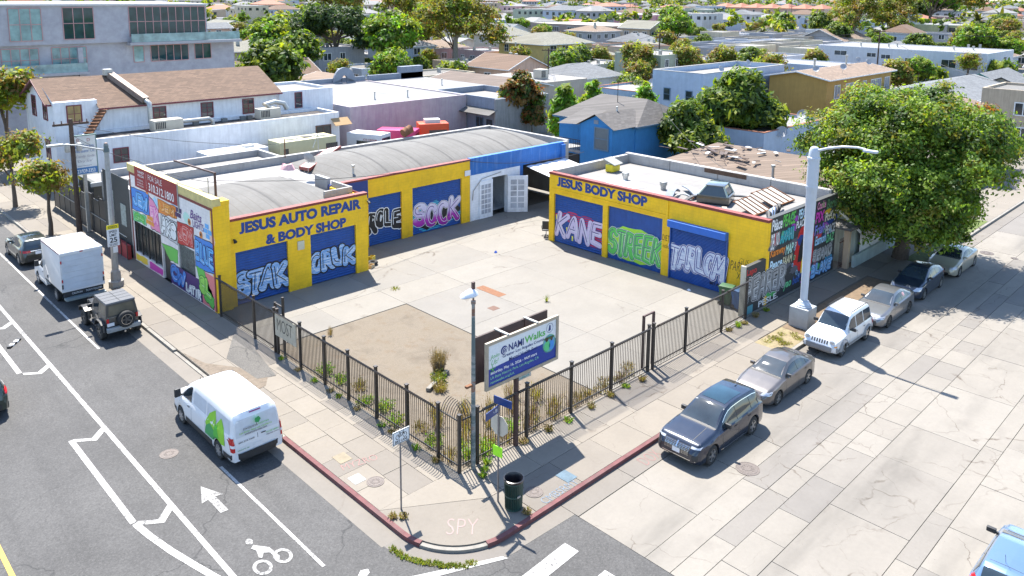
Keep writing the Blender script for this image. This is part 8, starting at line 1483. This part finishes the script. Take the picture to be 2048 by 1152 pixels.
def curtain(x0, x1, z0, z1, cols, rows, pl, gl=None, name='window'):
    m = MB(); n = 0
    m.box(x0, x1, pl-.06, pl, z0, z0+.09); m.box(x0, x1, pl-.06, pl, z1-.09, z1)
    for k in range(cols+1): x = x0+(x1-x0)*k/cols; m.box(x-.04, x+.04, pl-.07, pl, z0+.09, z1-.09)
    for k in range(1, rows): q = z0+(z1-z0)*k/rows; m.box(x0, x1, pl-.05, pl, q-.04, q+.04)
    w_ = m.build(name, M_PMUL, mb)
    for i in range(cols):
        for j in range(rows): bx('pane', gl or M_MGL, w_, x0+(x1-x0)*i/cols+.04, x0+(x1-x0)*(i+1)/cols-.04, pl-.03, pl-.004, z0+(z1-z0)*j/rows+.04, z0+(z1-z0)*(j+1)/rows-.04)
curtain(4.8, 7.95, 11.15, 14.8, 3, 2, 80, M_MGL2); curtain(10.1, 13.3, 11.2, 14.85, 3, 2, 80); curtain(17.2, 26.4, 11.3, 14.9, 10, 2, 80); curtain(3.9, 7.5, 7.7, 10.4, 4, 2, 80.4, M_MGL2); curtain(8.8, 12.4, 7.7, 10.4, 4, 2, 80.4, M_MGL2); curtain(17.6, 18.8, 8.2, 10.25, 1, 1, 80.4, M_MGL2); curtain(19.6, 24.2, 8.2, 10.25, 5, 1, 80.4); curtain(25.0, 27.1, 8.25, 10.25, 2, 1, 80.4); curtain(13, 16, 5.2, 6.6, 3, 1, 80.4)
for x0, x1, y, z in ((17.0, 30.4, 79.0, 10.7), (1.2, 12.0, 78.9, 7.6)): bx('glass_rail', glassmat('rail_glass', (.2, .3, .3), .08), mb, x0, x1, y, y+.03, z, z+1.0)
bx('column', GREYC, mb, 11.2, 11.7, 79.2, 79.7, -.3, 10.3); bx('terrace_floor', plain('roof_membrane', (.5, .5, .5), .8), mb, 26.65, 30.2, 80.4, 98, 10.7, 10.76)
# pale blue tall house, ochre building, low white house, long white building
PB_ = stucco('pale_blue', (.36, .44, .55), (.26, .33, .44)); b = flatbox('pale_blue_house', 'tall pale blue flat house behind the dark green trees', 71, 92.5, 35.2, 43, 6.9, PB_, M_ROOFW, .7, cope=M_CMU)
for y, z in ((37.2, 3.0), (40.6, 3.1)): window(b, '-x', y, z, .9, 1.5, 71, plain('window_slate', (.12, .2, .28), .6), 1, 2)
window(b, '-y', 91, 3.0, 1.5, 2.0, 35.2, M_WFR, 3, 4); window(b, '-y', 84.6, 3.6, .8, .7, 35.2, M_WFR, 2, 1); window(b, '-y', 87.5, .8, .5, .8, 35.2, M_WBR, 1, 1)
OCH = stucco('ochre', (.40, .25, .07), (.28, .17, .05)); b = gablehouse('ochre_building', 'long ochre two storey building with white windows', 86, 108, 25.8, 34, 6.0, .75, OCH, SHT, 'x', .6)
for a, wd, cs in ((89.2, 1.6, 2), (93.8, 3.6, 4), (98.2, 1.1, 2), (102.3, 3.6, 5), (106.4, 1.6, 2)): window(b, '-y', a, 3.2 if wd > 1.2 else 3.9, wd, 1.7 if wd > 1.2 else 1.0, 25.8, M_WFR, cs, 1, plain('curtain_grey', (.2, .21, .23), .5))
for k, (x, y, lb) in enumerate(((87.2, 28, 'dish at the left end of the ochre roof'), (93.4, 27, 'second dish on the ochre roof'), (104.6, 28, 'dish at the right end of the ochre roof'), (108, 31, 'dish beyond the ochre roof'), (78, 37, 'dish on the pale blue house'), (90.5, 40, 'large dish at the right of the pale blue house'))): dish((x, y, 6.3 if x > 85 and y < 35 else 6.2), lb, 3.6+k*.2, 'satellite dishes on the far roofs', .45)
for k, (x, y) in enumerate(((91, 30), (101.5, 30))): pipe((x, y, 6.6), 1.6, ('left', 'right')[k]+' tall flue on the ochre roof', .14)
LW2 = flatbox('low_blue_house', 'low pale blue flat house with a red tile edge by the big tree', 54, 68, 17.5, 25.5, 3.6, PB_, M_ROOFW, .3, cope=M_TILE); pipe((60, 21, 3.3), .7, 'pipe on the low pale blue house'); dish((64, 18.5, 3.5), 'mesh dish on the low pale blue house', 3.2, None, .55); dish((57, 17.2, 2.6), 'big dark dish on the wall of the low blue house', 3.4, None, .6)
WLB = stucco('long_white', (.5, .52, .56), (.36, .38, .42)); b = flatbox('long_white_building', 'long white flat building with scattered windows at the right', 153, 171, 25, 58, 6.3, WLB, M_ROOFC, .1)
for y, z, wd, ht in ((53, 4.4, 2.6, .9), (46.5, 4.4, 1.8, .8), (43.6, 4.2, 1.8, .8), (39, 3.0, 1.5, 1.6), (36, 2.4, 1.8, 2.0), (31.6, 3.2, 2.6, 1.5), (27.6, 3.0, 2.4, 1.6)): window(b, '-x', y, z, wd, ht, 153, M_WFR, 2, 1)
window(b, '-y', 165, 4.2, 1.8, .9, 25, M_WFR, 2, 1)
for k, (x, y) in enumerate(((156, 50), (158, 45), (160, 44), (160, 33), (162, 30))): pipe((x, y, 6.2), .9, ('leftmost', 'second', 'third', 'fourth', 'rightmost')[k]+' vent pipe on the long white building', .16)
YH = stucco('butter', (.56, .44, .17), (.46, .36, .14)); b = gablehouse('yellow_house', 'butter yellow two storey house with hip roof in the middle distance', 108, 124, 98, 112, 6.1, 2.0, YH, shingle('sage_grey', (.26, .25, .2)), 'x', .6, .55)
for y, z in ((109.5, 4.0), (104.5, 4.0), (109.5, .9), (107, .9)): window(b, '-x', y, z, 1.2, 1.5, 108, M_WFR, 2, 2)
for a, z in ((111, 4.0), (115, 4.0), (121, 4.0), (112, .9)): window(b, '-y', a, z, 1.9, 1.6, 98, M_WFR, 2, 2)
bx('wing', YH, b, 116, 126, 92, 97.98, -.3, 3.4); q = MB(); q.face([(115.5, 91.5, 3.4), (126.5, 91.5, 3.4), (124, 97.9, 4.8), (118, 97.9, 4.8)]); q.face([(126.5, 91.5, 3.4), (126.5, 97.9, 3.4), (124, 97.9, 4.8)]); q.face([(115.5, 97.9, 3.4), (115.5, 91.5, 3.4), (118, 97.9, 4.8)]); q.build('wing_roof', shingle('sage_grey', (.26, .25, .2)), b)
MB().bar((107.4, 106, -.2), (107.4, 106, 6.2), .25).build('porch_post', M_WFR, b)
# cluster of grey flats, brown and pink blocks, far terracotta terrace
GF = stucco('flat_grey', (.31, .32, .345), (.23, .235, .25)); r_ = random.Random(12); gi = 0
for row, (yy, x0, n) in enumerate(((66, 140, 6), (79, 150, 7), (93, 168, 7), (107, 186, 7), (121, 205, 6))):
    for k in range(n):
        xa = x0+k*13.5; 
        b = flatbox('grey_flat', ('%s grey flat in the %s row of the courtyard cluster' % (('leftmost', 'second', 'third', 'fourth', 'fifth', 'sixth', 'seventh')[k], ('nearest', 'second', 'third', 'fourth', 'farthest')[row])), xa, xa+11, yy, yy+8.5, 3.4+r_.uniform(-.2, 1.3), r_.choice((GF, GF, WLB, TAN, stucco('nb_cream', (.52, .46, .34)))), r_.choice((M_ROOFC, M_ROOFW, M_ROOFG, M_ROOFG)), r_.uniform(.2, .6), 'house', 'grey courtyard flats'); gi += 1
        for q in range(3): window(b, '-y', xa+2+q*3.5, 1.0, 1.3, 1.3, yy, M_WFR, 2, 1)
        window(b, '-x', yy+4, 1.0, 1.4, 1.3, xa, M_WFR, 2, 1)
BRN = stucco('brown_flat', (.27, .22, .19), (.2, .16, .14)); b = flatbox('brown_apartment', 'brown two storey apartment block with pale roof behind the yellow house', 192, 218, 146, 184, 6.4, BRN, plain('beige_roof', (.42, .38, .32), .9), .05)
for k in range(5): window(b, '-x', 150+k*7.2, 3.9, 3.2, 1.5, 192, M_WFR, 3, 1)
PKB = stucco('rose', (.50, .27, .30), (.42, .22, .25)); b = flatbox('pink_apartment', 'pink two storey apartment block near the top centre', 296, 330, 206, 262, 7.2, PKB, M_ROOFC, .1)
for k in range(7): window(b, '-x', 211+k*7.4, 4.2, 3.4, 1.7, 296, M_WFR, 2, 1)
for k in range(4): bx('downpipe', PKB, b, 301+k*7, 301.4+k*7, 205.6, 205.98, 0, 7)
TER = stucco('salmon', (.5, .36, .3), (.42, .3, .25)); b = thing('terrace_row', 'far salmon terrace with red tile gables at the top right', 'building'); OCC.append((499, 520, 214, 297))
m = MB(); m.box(499, 519, 214, 297, -.3, 8.5); m.build('wall', TER, b)
for k in range(7):
    y = 214+k*11.9; q = MB(); q.face([(497.5, y, 8.4), (497.5, y+11.6, 8.4), (508, y+5.8, 11.5)][::-1]); q.face([(497.5, y, 8.4), (508, y+5.8, 11.5), (520, y, 8.4)]); q.face([(497.5, y+11.6, 8.4), (520, y+11.6, 8.4), (508, y+5.8, 11.5)]); q.build('roof_gable', M_TILE, b)
    for z in (2.0, 5.4):
        window(b, '-x', y+3, z, 1.6, 1.6, 499, M_WFR, 2, 1); window(b, '-x', y+8, z, 1.6, 1.6, 499, M_WFR, 2, 1)
BUN = gablehouse('tan_bungalow', 'tan bungalow with brown gable roof and chimney right of the grey flats', 226, 246, 84, 98, 3.6, 3.0, GF, SHT, 'x', 1.0); bx('chimney', M_BRW, BUN, 239, 240.5, 90, 91.5, 5, 8.6)
b = flatbox('green_flat_house', 'flat roofed olive house with a stone chimney at the top right', 322, 345, 78, 98, 6.0, stucco('sage', (.34, .35, .2)), M_ROOFC, .0, cope=plain('teal_fascia', (.05, .2, .18), .6)); bx('stone_chimney', M_CMU, b, 320.6, 321.98, 84, 87, -.3, 6.4); window(b, '-x', 81, 3.0, 5.0, 2.0, 322, M_BLKP, 2, 1)
BWR = flatbox('white_roofed_hall', 'wide low hall with a big pale roof behind the pale blue house', 128, 139, 41, 62, 4.0, PB_, M_ROOFC, .1)
b = gablehouse('grey_roofed_bungalow', 'grey shingle bungalow right of the big tree top', 101, 127, 14, 26, 2.9, 1.5, stucco('dove', (.3, .34, .36)), shingle('slate', (.21, .22, .23)), 'x', .8); b2 = gablehouse('cream_garage', 'cream garage with dark gable edge next to the grey bungalow', 128, 136, 13, 19, 2.9, 1.3, stucco('cream', (.5, .46, .36)), shingle('slate', (.21, .22, .23)), 'x', .5, trim=M_BLKP)
for k in range(5): window(b2, '-x', 13.8+k*1.05, 1.6, .7, .6, 128, M_WFR, 1, 1)
gablehouse('tan_roofed_bungalow', 'tan roofed bungalow just above the big tree', 84, 99, 9.5, 19.5, 2.9, 1.5, stucco('peach2', (.45, .36, .28)), SHT, 'x', .7, .3); flatbox('white_carport', 'white flat carport roof beyond the big tree', 100, 107, 6.6, 12.5, 2.8, WLB, plain('bright_white_roof', (.68, .68, .68), .7), .0); b = flatbox('dark_shed', 'dark blue shed at the right edge', 106, 113, 3.5, 6.2, 3.0, plain('shed_dark', (.04, .06, .08), .6), M_TILE, .0); dish((103, 8, 2.9), 'dark dish on the white carport', 3.3, 'dishes on the carport', .6); dish((104, 7.2, 2.9), 'second dark dish on the white carport', 3.3, 'dishes on the carport', .6)
b = gablehouse('teal_house', 'teal trimmed house behind the clipped hedge at the right', 134, 150, 18, 23.5, 2.9, 1.2, stucco('teal', (.18, .28, .27)), shingle('slate', (.21, .22, .23)), 'x', .6, trim=plain('teal_fascia', (.05, .2, .18), .6))
# houses between the grey building and the yellow house
gablehouse('brown_roofed_cottage', 'cottage with a brown shallow roof beside the roof arch', 57.5, 70, 61, 76, 3.4, 1.3, TAN, shingle('umber', (.20, .15, .12)), 'y', .5); b = flatbox('white_roofed_shop', 'low building with a white roof and cooling unit behind the creeper', 70.5, 80, 62, 76, 3.6, TAN, M_ROOFC, .0); q = acunit((73.5, 66, 3.62), (1.7, 1.7, 1.5), 'dark cooling unit on the white roof behind the creeper')
gablehouse('grey_roofed_cottage', 'cottage with grey hip roof below the dark hedge', 81, 93, 65, 76, 3.2, 1.8, WST, shingle('slate', (.21, .22, .23)), 'x', .5, .6); flatbox('blue_low_house', 'low blue house with red tile edge behind the blue house ridge', 72, 84, 46.5, 54.5, 3.5, PB_, M_ROOFW, .25, cope=M_TILE); dish((78, 48, 3.4), 'white dish on the low blue house behind the ridge', 3.3, None, .6)
flatbox('beige_tile_house', 'beige flat house with a red tile edge right of the yellow house', 132, 147, 92, 106, 4.6, TAN, M_ROOFC, .5, cope=M_TILE); gablehouse('white_gable_house', 'white gabled house at the top centre', 170, 184, 176, 190, 4.0, 2.4, WST, shingle('slate', (.21, .22, .23)), 'y', .6); gablehouse('white_gable_house', 'second white gabled house left of the brown apartment', 150, 162, 165, 178, 4.0, 2.2, WST, shingle('sage_grey', (.26, .25, .2)), 'y', .6)
b = flatbox('rust_red_house', 'small rust red house with white windows left of the pink block', 240, 256, 200, 222, 5.6, stucco('rust_red', (.28, .1, .06)), M_TILE, .0)
for k in range(4): window(b, '-x', 203+k*5, 2.6, 2.0, 1.6, 240, M_WFR, 2, 1)
b = gablehouse('sage_house', 'pale green house at the right of the office block', 96, 108, 232, 246, 5.6, 1.6, stucco('pale_green', (.38, .45, .42)), shingle('sage_grey', (.26, .25, .2)), 'y', .6); window(b, '-y', 100, 2.8, 1.4, 1.5, 232, M_WFR, 2, 1); gablehouse('grey_hip_house', 'grey hip roofed house left of the dark pine', 74, 88, 160, 174, 3.6, 2.0, WST, shingle('sage_grey', (.26, .25, .2)), 'x', .6, .6)
# ------------------------------------------------------------ poles and wires
UP = [((80.0, 70.5, 0), 7.9, 'wooden pole rising out of the creeper', 1), ((118.5, 75.5, 0), 9.6, 'tall dark pole with transformers among the olive trees', 2), ((150, 44, 0), 10.2, 'dark pole with crossarm in front of the long white building', 2), ((293, 213, 0), 12, 'thin far pole at the top centre', 2), ((361, 168, 0), 13, 'thin far pole left of the salmon terrace', 2), ((285, 252, 0), 11, 'thin far pole left of the pink block', 1), ((210, 225, 0), 11, 'thin far pole above the yellow house', 1), ((430, 320, 0), 13, 'thin far pole at the top edge of the photo', 1)]
for loc, h, lb, n in UP: utility_pole(loc, h, lb, n, -.78, n == 2 and h < 10, .17)
def wire(a, b, sag, label, r=.016, group='overhead wires'):
    a, b = Vector(a), Vector(b); o = MB().tube([a.lerp(b, t/10)+Vector((0, 0, -4*sag*(t/10)*(1-t/10))) for t in range(11)], r, 4).build('overhead_wire', M_BLKP, None); tag(o, label, 'wire', group)
wire((-1.2, 38.3, 7.9), (10.5, 32.5, 5.9), .4, 'wire from the left utility pole to the repair roof'); wire((-1.2, 38.3, 7.2), (.5, 31.0, 6.3), .2, 'drop wire from the left pole to the mural wall'); wire((.5, 31.0, 6.3), (.75, 20.5, 6.8), .25, 'wire along the top of the mural wall'); wire((.75, 20.5, 6.9), (21.05, 23.3, 4.7), .5, 'wire across the repair front to the blue wall'); wire((21.1, 23.3, 4.6), (31.2, 21.0, 4.3), .45, 'white cable from the blue wall to the canopy', .02); wire((30.7, 8, 5.1), (47, 25, 6.4), .6, 'wire from the body shop to the blue house')
wire((80, 70.5, 7.6), (118.5, 75.5, 9.2), 1.0, 'wire between the creeper pole and the transformer pole', .03); wire((118.5, 75.5, 9.2), (150, 44, 9.8), 1.2, 'wire from the transformer pole to the right pole', .03); wire((150, 44, 9.6), (106, 8, 5.0), 1.4, 'drop wire down to the grey bungalow', .03); wire((150, 44, 9.8), (230, 10, 10), 1.5, 'upper wire running off to the right', .04); wire((80, 70.5, 7.0), (46, 36, 5.0), .8, 'drop wire from the creeper pole to the blue house', .02); wire((80, 70.5, 7.2), (50, 49, 4.6), .6, 'drop wire from the creeper pole to the grey building', .02)
# ------------------------------------------------------------ parked cars in the blocks behind
def farcar(loc, rz, paint, label):
    L = 4.5; w_ = .88; c = Car('parked_car', label, 'car', loc, rz, L, 1.76, [(0, .5), (.25, .76), (1.3, .98), (2.1, 1.38), (2.9, 1.42), (3.8, 1.1), (4.4, .98), (4.5, .62)], [(0, .46), (.7, .8), (3.9, .97), (4.5, .56)], [(0, w_*.65), (.3, w_*.94), (3.9, w_), (4.5, w_*.68)], [(0, w_*.6), (1.3, w_*.83), (2.1, w_*.66), (3.2, w_*.64), (4.5, w_*.6)], .2, .31, .88, 3.56, paint, None, .21, 'cars parked in the blocks behind'); c.windows(1.36, 2.1, 3.1, 3.8, [1.6, 2.6, 3.5])
for x, y, rz, c_, lb in ((108, 106.5, .6, (.6, .6, .6), 'white car beside the clipped bushes'), (176, 66, .3, (.02, .02, .025), 'black car left of the long white building'), (172, 71, .3, (.55, .56, .58), 'white car among the grey flats'), (183, 72, .3, (.25, .32, .3), 'green grey car by the grey flats'), (178, 59, .3, (.03, .03, .035), 'dark car under the spreading tree')): farcar((x, y), rz, carpaint('far_'+lb[:9].replace(' ', '_'), c_, .2, .3), lb)
# ------------------------------------------------------------ more houses and trees of the neighbourhood
CAMXY = (-16.8, -19.6)
LMK = [(15, 88, 'the office block'), (74, 107, 'the bright round tree'), (69, 119, 'the dark pine'), (97, 114, 'the tall airy tree'), (116, 105, 'the butter yellow house'), (205, 165, 'the brown apartments'), (313, 234, 'the pink block'), (508, 255, 'the salmon terrace'), (162, 42, 'the long white building'), (97, 30, 'the ochre building'), (82, 39, 'the tall pale blue house'), (170, 95, 'the grey flats'), (236, 91, 'the tan bungalow'), (333, 88, 'the olive flat house'), (114, 20, 'the grey bungalow'), (255, 93, 'the eucalyptus'), (112, 65, 'the olive trees'), (335, 74, 'the palms'), (102, 239, 'the pale green house'), (81, 167, 'the grey hip roofed house'), (177, 183, 'the white gabled house'), (248, 211, 'the rust red house'), (139, 99, 'the beige tile edged house')]
def where(x, y):
    def pol(a, b): return math.hypot(a-CAMXY[0], b-CAMXY[1]), math.atan2(b-CAMXY[1], a-CAMXY[0])
    d, a = pol(x, y); L = sorted(LMK, key=lambda q: math.hypot(q[0]-x, q[1]-y))[:2]; out = []
    for q in L:
        e, c = pol(q[0], q[1]); lat = (a-c)*d; dep = d-e
        out.append(('behind' if dep > 0 else 'in front of') if abs(lat) < 7 else ('left of' if lat > 0 else 'right of'))
    return f'{out[0]} {L[0][2]}', f'{out[1]} {L[1][2]}'
USED = set()
def unique(base, x, y):
    a, b = where(x, y); l = f'{base} {a}'
    if l in USED: l = f'{base} {a}, {b}'
    if len(l.split()) > 16: l = f'{base} {a}'
    USED.add(l); return l
def inwedge(x, y, lo, hi, mar=2.0):
    dx, dy = x-CAMXY[0], y-CAMXY[1]; d = math.hypot(dx, dy); a = math.degrees(math.atan2(dy, dx)); return lo < d < hi and 12.0-mar < a < 79+mar and x > 4 and y > -2
r_ = random.Random(77)
WALLS = [('white', (.52, .52, .52)), ('cream', (.52, .46, .34)), ('tan', (.42, .34, .25)), ('grey', (.33, .34, .36)), ('pale blue', (.36, .42, .5)), ('peach', (.52, .36, .27)), ('beige', (.46, .42, .36)), ('sage', (.34, .38, .3)), ('pink', (.5, .34, .33))]
ROOFS = [('brown', SHB), ('tan', SHT), ('grey', shingle('slate', (.21, .22, .23))), ('sage grey', shingle('sage_grey', (.26, .25, .2))), ('pale', M_ROOFC)]+[('terracotta', M_TILE)][:0]
def free(x0, x1, y0, y1, g=1.5): return all(x1+g < a or x0-g > b or y1+g < c or y0-g > d for a, b, c, d in OCC)
WINM = {}
def simple_window(t, face, a, z, wd, ht, pl):
    k = (face, round(wd, 1), round(ht, 1))
    if k not in WINM:
        m = MB(); e = .12
        B = (lambda a0, a1, z0, z1, d0, d1: m.box(-d1, -d0, a0, a1, z0, z1)) if face == '-x' else (lambda a0, a1, z0, z1, d0, d1: m.box(a0, a1, -d1, -d0, z0, z1))
        m.cur = 1; B(-wd/2, wd/2, 0, ht, 0, .04); m.cur = 0; B(-wd/2-e, wd/2+e, -e, 0, 0, .08); B(-wd/2-e, wd/2+e, ht, ht+e, 0, .08); B(-wd/2-e, -wd/2, 0, ht, 0, .08); B(wd/2, wd/2+e, 0, ht, 0, .08); B(-.05, .05, 0, ht, .04, .07)
        o = m.build('window', [M_WFR, M_WIN], t); WINM[k] = o.data
    else: o = mkobj('window', WINM[k], t)
    o.location = (pl, a, z) if face == '-x' else (a, pl, z)
TREEP = []
def neighbourhood(lo, hi, gx, gy):
    X = 6
    while X < 420:
        Y = 2
        while Y < 420:
            cx, cy = X+r_.uniform(-2, 2), Y+r_.uniform(-2, 2); wx, wy = r_.uniform(9, 14), r_.uniform(8, 13); Y += gy
            if not inwedge(cx, cy, lo, hi): continue
            TREEP.append((cx+gx*.48, cy+r_.uniform(-6, 6)))
            if r_.random() < .35: TREEP.append((cx+r_.uniform(-4, 4), cy+gy*.48))
            x0, x1, y0, y1 = cx-wx/2, cx+wx/2, cy-wy/2, cy+wy/2
            if not free(x0, x1, y0, y1): continue
            wn, wc = r_.choice(WALLS); rn, rm = r_.choice(ROOFS); two = r_.random() < .28; h = r_.uniform(5.4, 6.6) if two else r_.uniform(2.9, 3.7); wm = stucco('nb_'+wn.replace(' ', '_'), wc)
            kind = r_.random(); st_ = 'two storey' if two else 'single storey'
            if kind < .42: b = flatbox('house', unique(f'{wn} {st_} flat roofed house', cx, cy), x0, x1, y0, y1, h, wm, r_.choice([M_ROOFC, M_ROOFW, M_ROOFG]), .3, 'house', 'houses in the streets behind')
            else:
                hp = .55 if kind > .72 else 0; b = gablehouse('house', unique(f'{wn} {st_} house with {rn} {"hip" if hp else "gable"} roof', cx, cy), x0, x1, y0, y1, h, r_.uniform(1.3, 2.2), wm, rm, r_.choice('xy'), .5, hp, 'house', 'houses in the streets behind')
            if math.hypot(cx, cy) < 230:
                for q in range(2): qx, qy = cx+r_.uniform(-.25, .25)*wx, cy+r_.uniform(-.25, .25)*wy; bx('roof_vent_box', M_GALV, b, qx-.25, qx+.25, qy-.25, qy+.25, h-.3, h+(.5 if kind < .42 else 2.3))
            for z in ((.9, 3.7) if two else (.9,)):
                for q in range(int(wx//3.6)): simple_window(b, '-y', x0+1.9+q*3.4, z, r_.choice((1.0, 1.6)), 1.3, y0)
                for q in range(int(wy//3.8)): simple_window(b, '-x', y0+1.9+q*3.6, z, r_.choice((1.0, 1.6)), 1.3, x0)
        X += gx
neighbourhood(96, 330, 21, 17)
TK = [('dense', 1.0, 'round green tree'), ('broad', .8, 'bright leafy tree'), ('olive', 1.0, 'olive toned tree'), ('shrub', 2.8, 'bushy shrub'), ('street', 1.3, 'thin yellowish tree')]
r_.shuffle(TREEP); nt = 0; TC = {}
for x, y in TREEP:
    if nt >= 190: break
    if not inwedge(x, y, 85, 330) or not free(x-2, x+2, y-2, y+2, .3): continue
    key, s, lb = r_.choice(TK); k_ = r_.uniform(.7, 1.15); s *= k_; nt += 1; lb = unique(('small ' if k_ < .82 else 'large ' if k_ > 1.03 else '')+lb, x, y)
    if key not in TC: TC[key] = tree(key, 'garden_tree', lb, 'tree', (x, y, -.3), s, nt, th=None, r0=.18, group='trees between the houses behind')
    else: copy_tree(TC[key], None, (x, y, -.3), nt*1.3, lb, s)
# far city: one mass of houses, one of trees
m = MB(); FM = [stucco('nb_'+a.replace(' ', '_'), b) for a, b in WALLS]+[M_ROOFC, M_TILE, SHB, shingle('slate', (.21, .22, .23)), M_WIN]; r_ = random.Random(5)
X = 10
while X < 1700:
    Y = 4
    while Y < 1500:
        cx, cy = X+r_.uniform(-4, 4), Y+r_.uniform(-4, 4); Y += 24
        if not inwedge(cx, cy, 330, 1500, 1) or not free(cx-8, cx+8, cy-8, cy+8) or r_.random() < .25: continue
        wx, wy, h = r_.uniform(10, 20), r_.uniform(9, 16), r_.choice((3.5, 4, 6, 6.5, 7, 9)); m.cur = r_.randrange(9); m.box(cx-wx/2, cx+wx/2, cy-wy/2, cy+wy/2, -.4, h)
        if r_.random() < .5: m.cur = 9; m.box(cx-wx/2+.3, cx+wx/2-.3, cy-wy/2+.3, cy+wy/2-.3, h, h+.15)
        else:
            m.cur = r_.choice((10, 11, 12, 12, 9, 12, 11, 9)); a = (cx-wx/2-.5, cx+wx/2+.5, cy-wy/2-.5, cy+wy/2+.5); m.face([(a[0], a[2], h), (a[1], a[2], h), (cx+wx*.2, cy, h+2.4), (cx-wx*.2, cy, h+2.4)]); m.face([(a[1], a[3], h), (a[0], a[3], h), (cx-wx*.2, cy, h+2.4), (cx+wx*.2, cy, h+2.4)]); m.face([(a[0], a[3], h), (a[0], a[2], h), (cx-wx*.2, cy, h+2.4)]); m.face([(a[1], a[2], h), (a[1], a[3], h), (cx+wx*.2, cy, h+2.4)])
        m.cur = 13
        for q in range(int(wx//4)): m.box(cx-wx/2+1+q*4, cx-wx/2+2.6+q*4, cy-wy/2-.05, cy-wy/2-.01, h-2.4, h-1)
        for q in range(int(wy//4)): m.box(cx-wx/2-.05, cx-wx/2-.01, cy-wy/2+1+q*4, cy-wy/2+2.6+q*4, h-2.4, h-1)
    X += 30
o = m.build('distant_houses', FM); o['kind'] = 'stuff'; o['label'] = 'far mass of low city houses up to the horizon'
r2 = np.random.default_rng(3); bl = []
while len(bl) < 1700:
    d = r2.uniform(300, 1500); a = math.radians(r2.uniform(10, 81)); x, y = CAMXY[0]+d*math.cos(a), CAMXY[1]+d*math.sin(a); s = r2.uniform(1.8, 4.5)*(1+(d > 700)*.5)
    if x > 5 and y > 0: bl.append((x, y, s*1.3, s, s, s*1.15))
o = mkobj('distant_trees', leaves_mesh('distant_trees', 8, bl, 11000, 9, 1.4, 1.5, [L_MD, L_DK, L_OL, L_LT], [.35, .3, .2, .15])); o['kind'] = 'stuff'; o['label'] = 'far mass of trees between the distant houses'
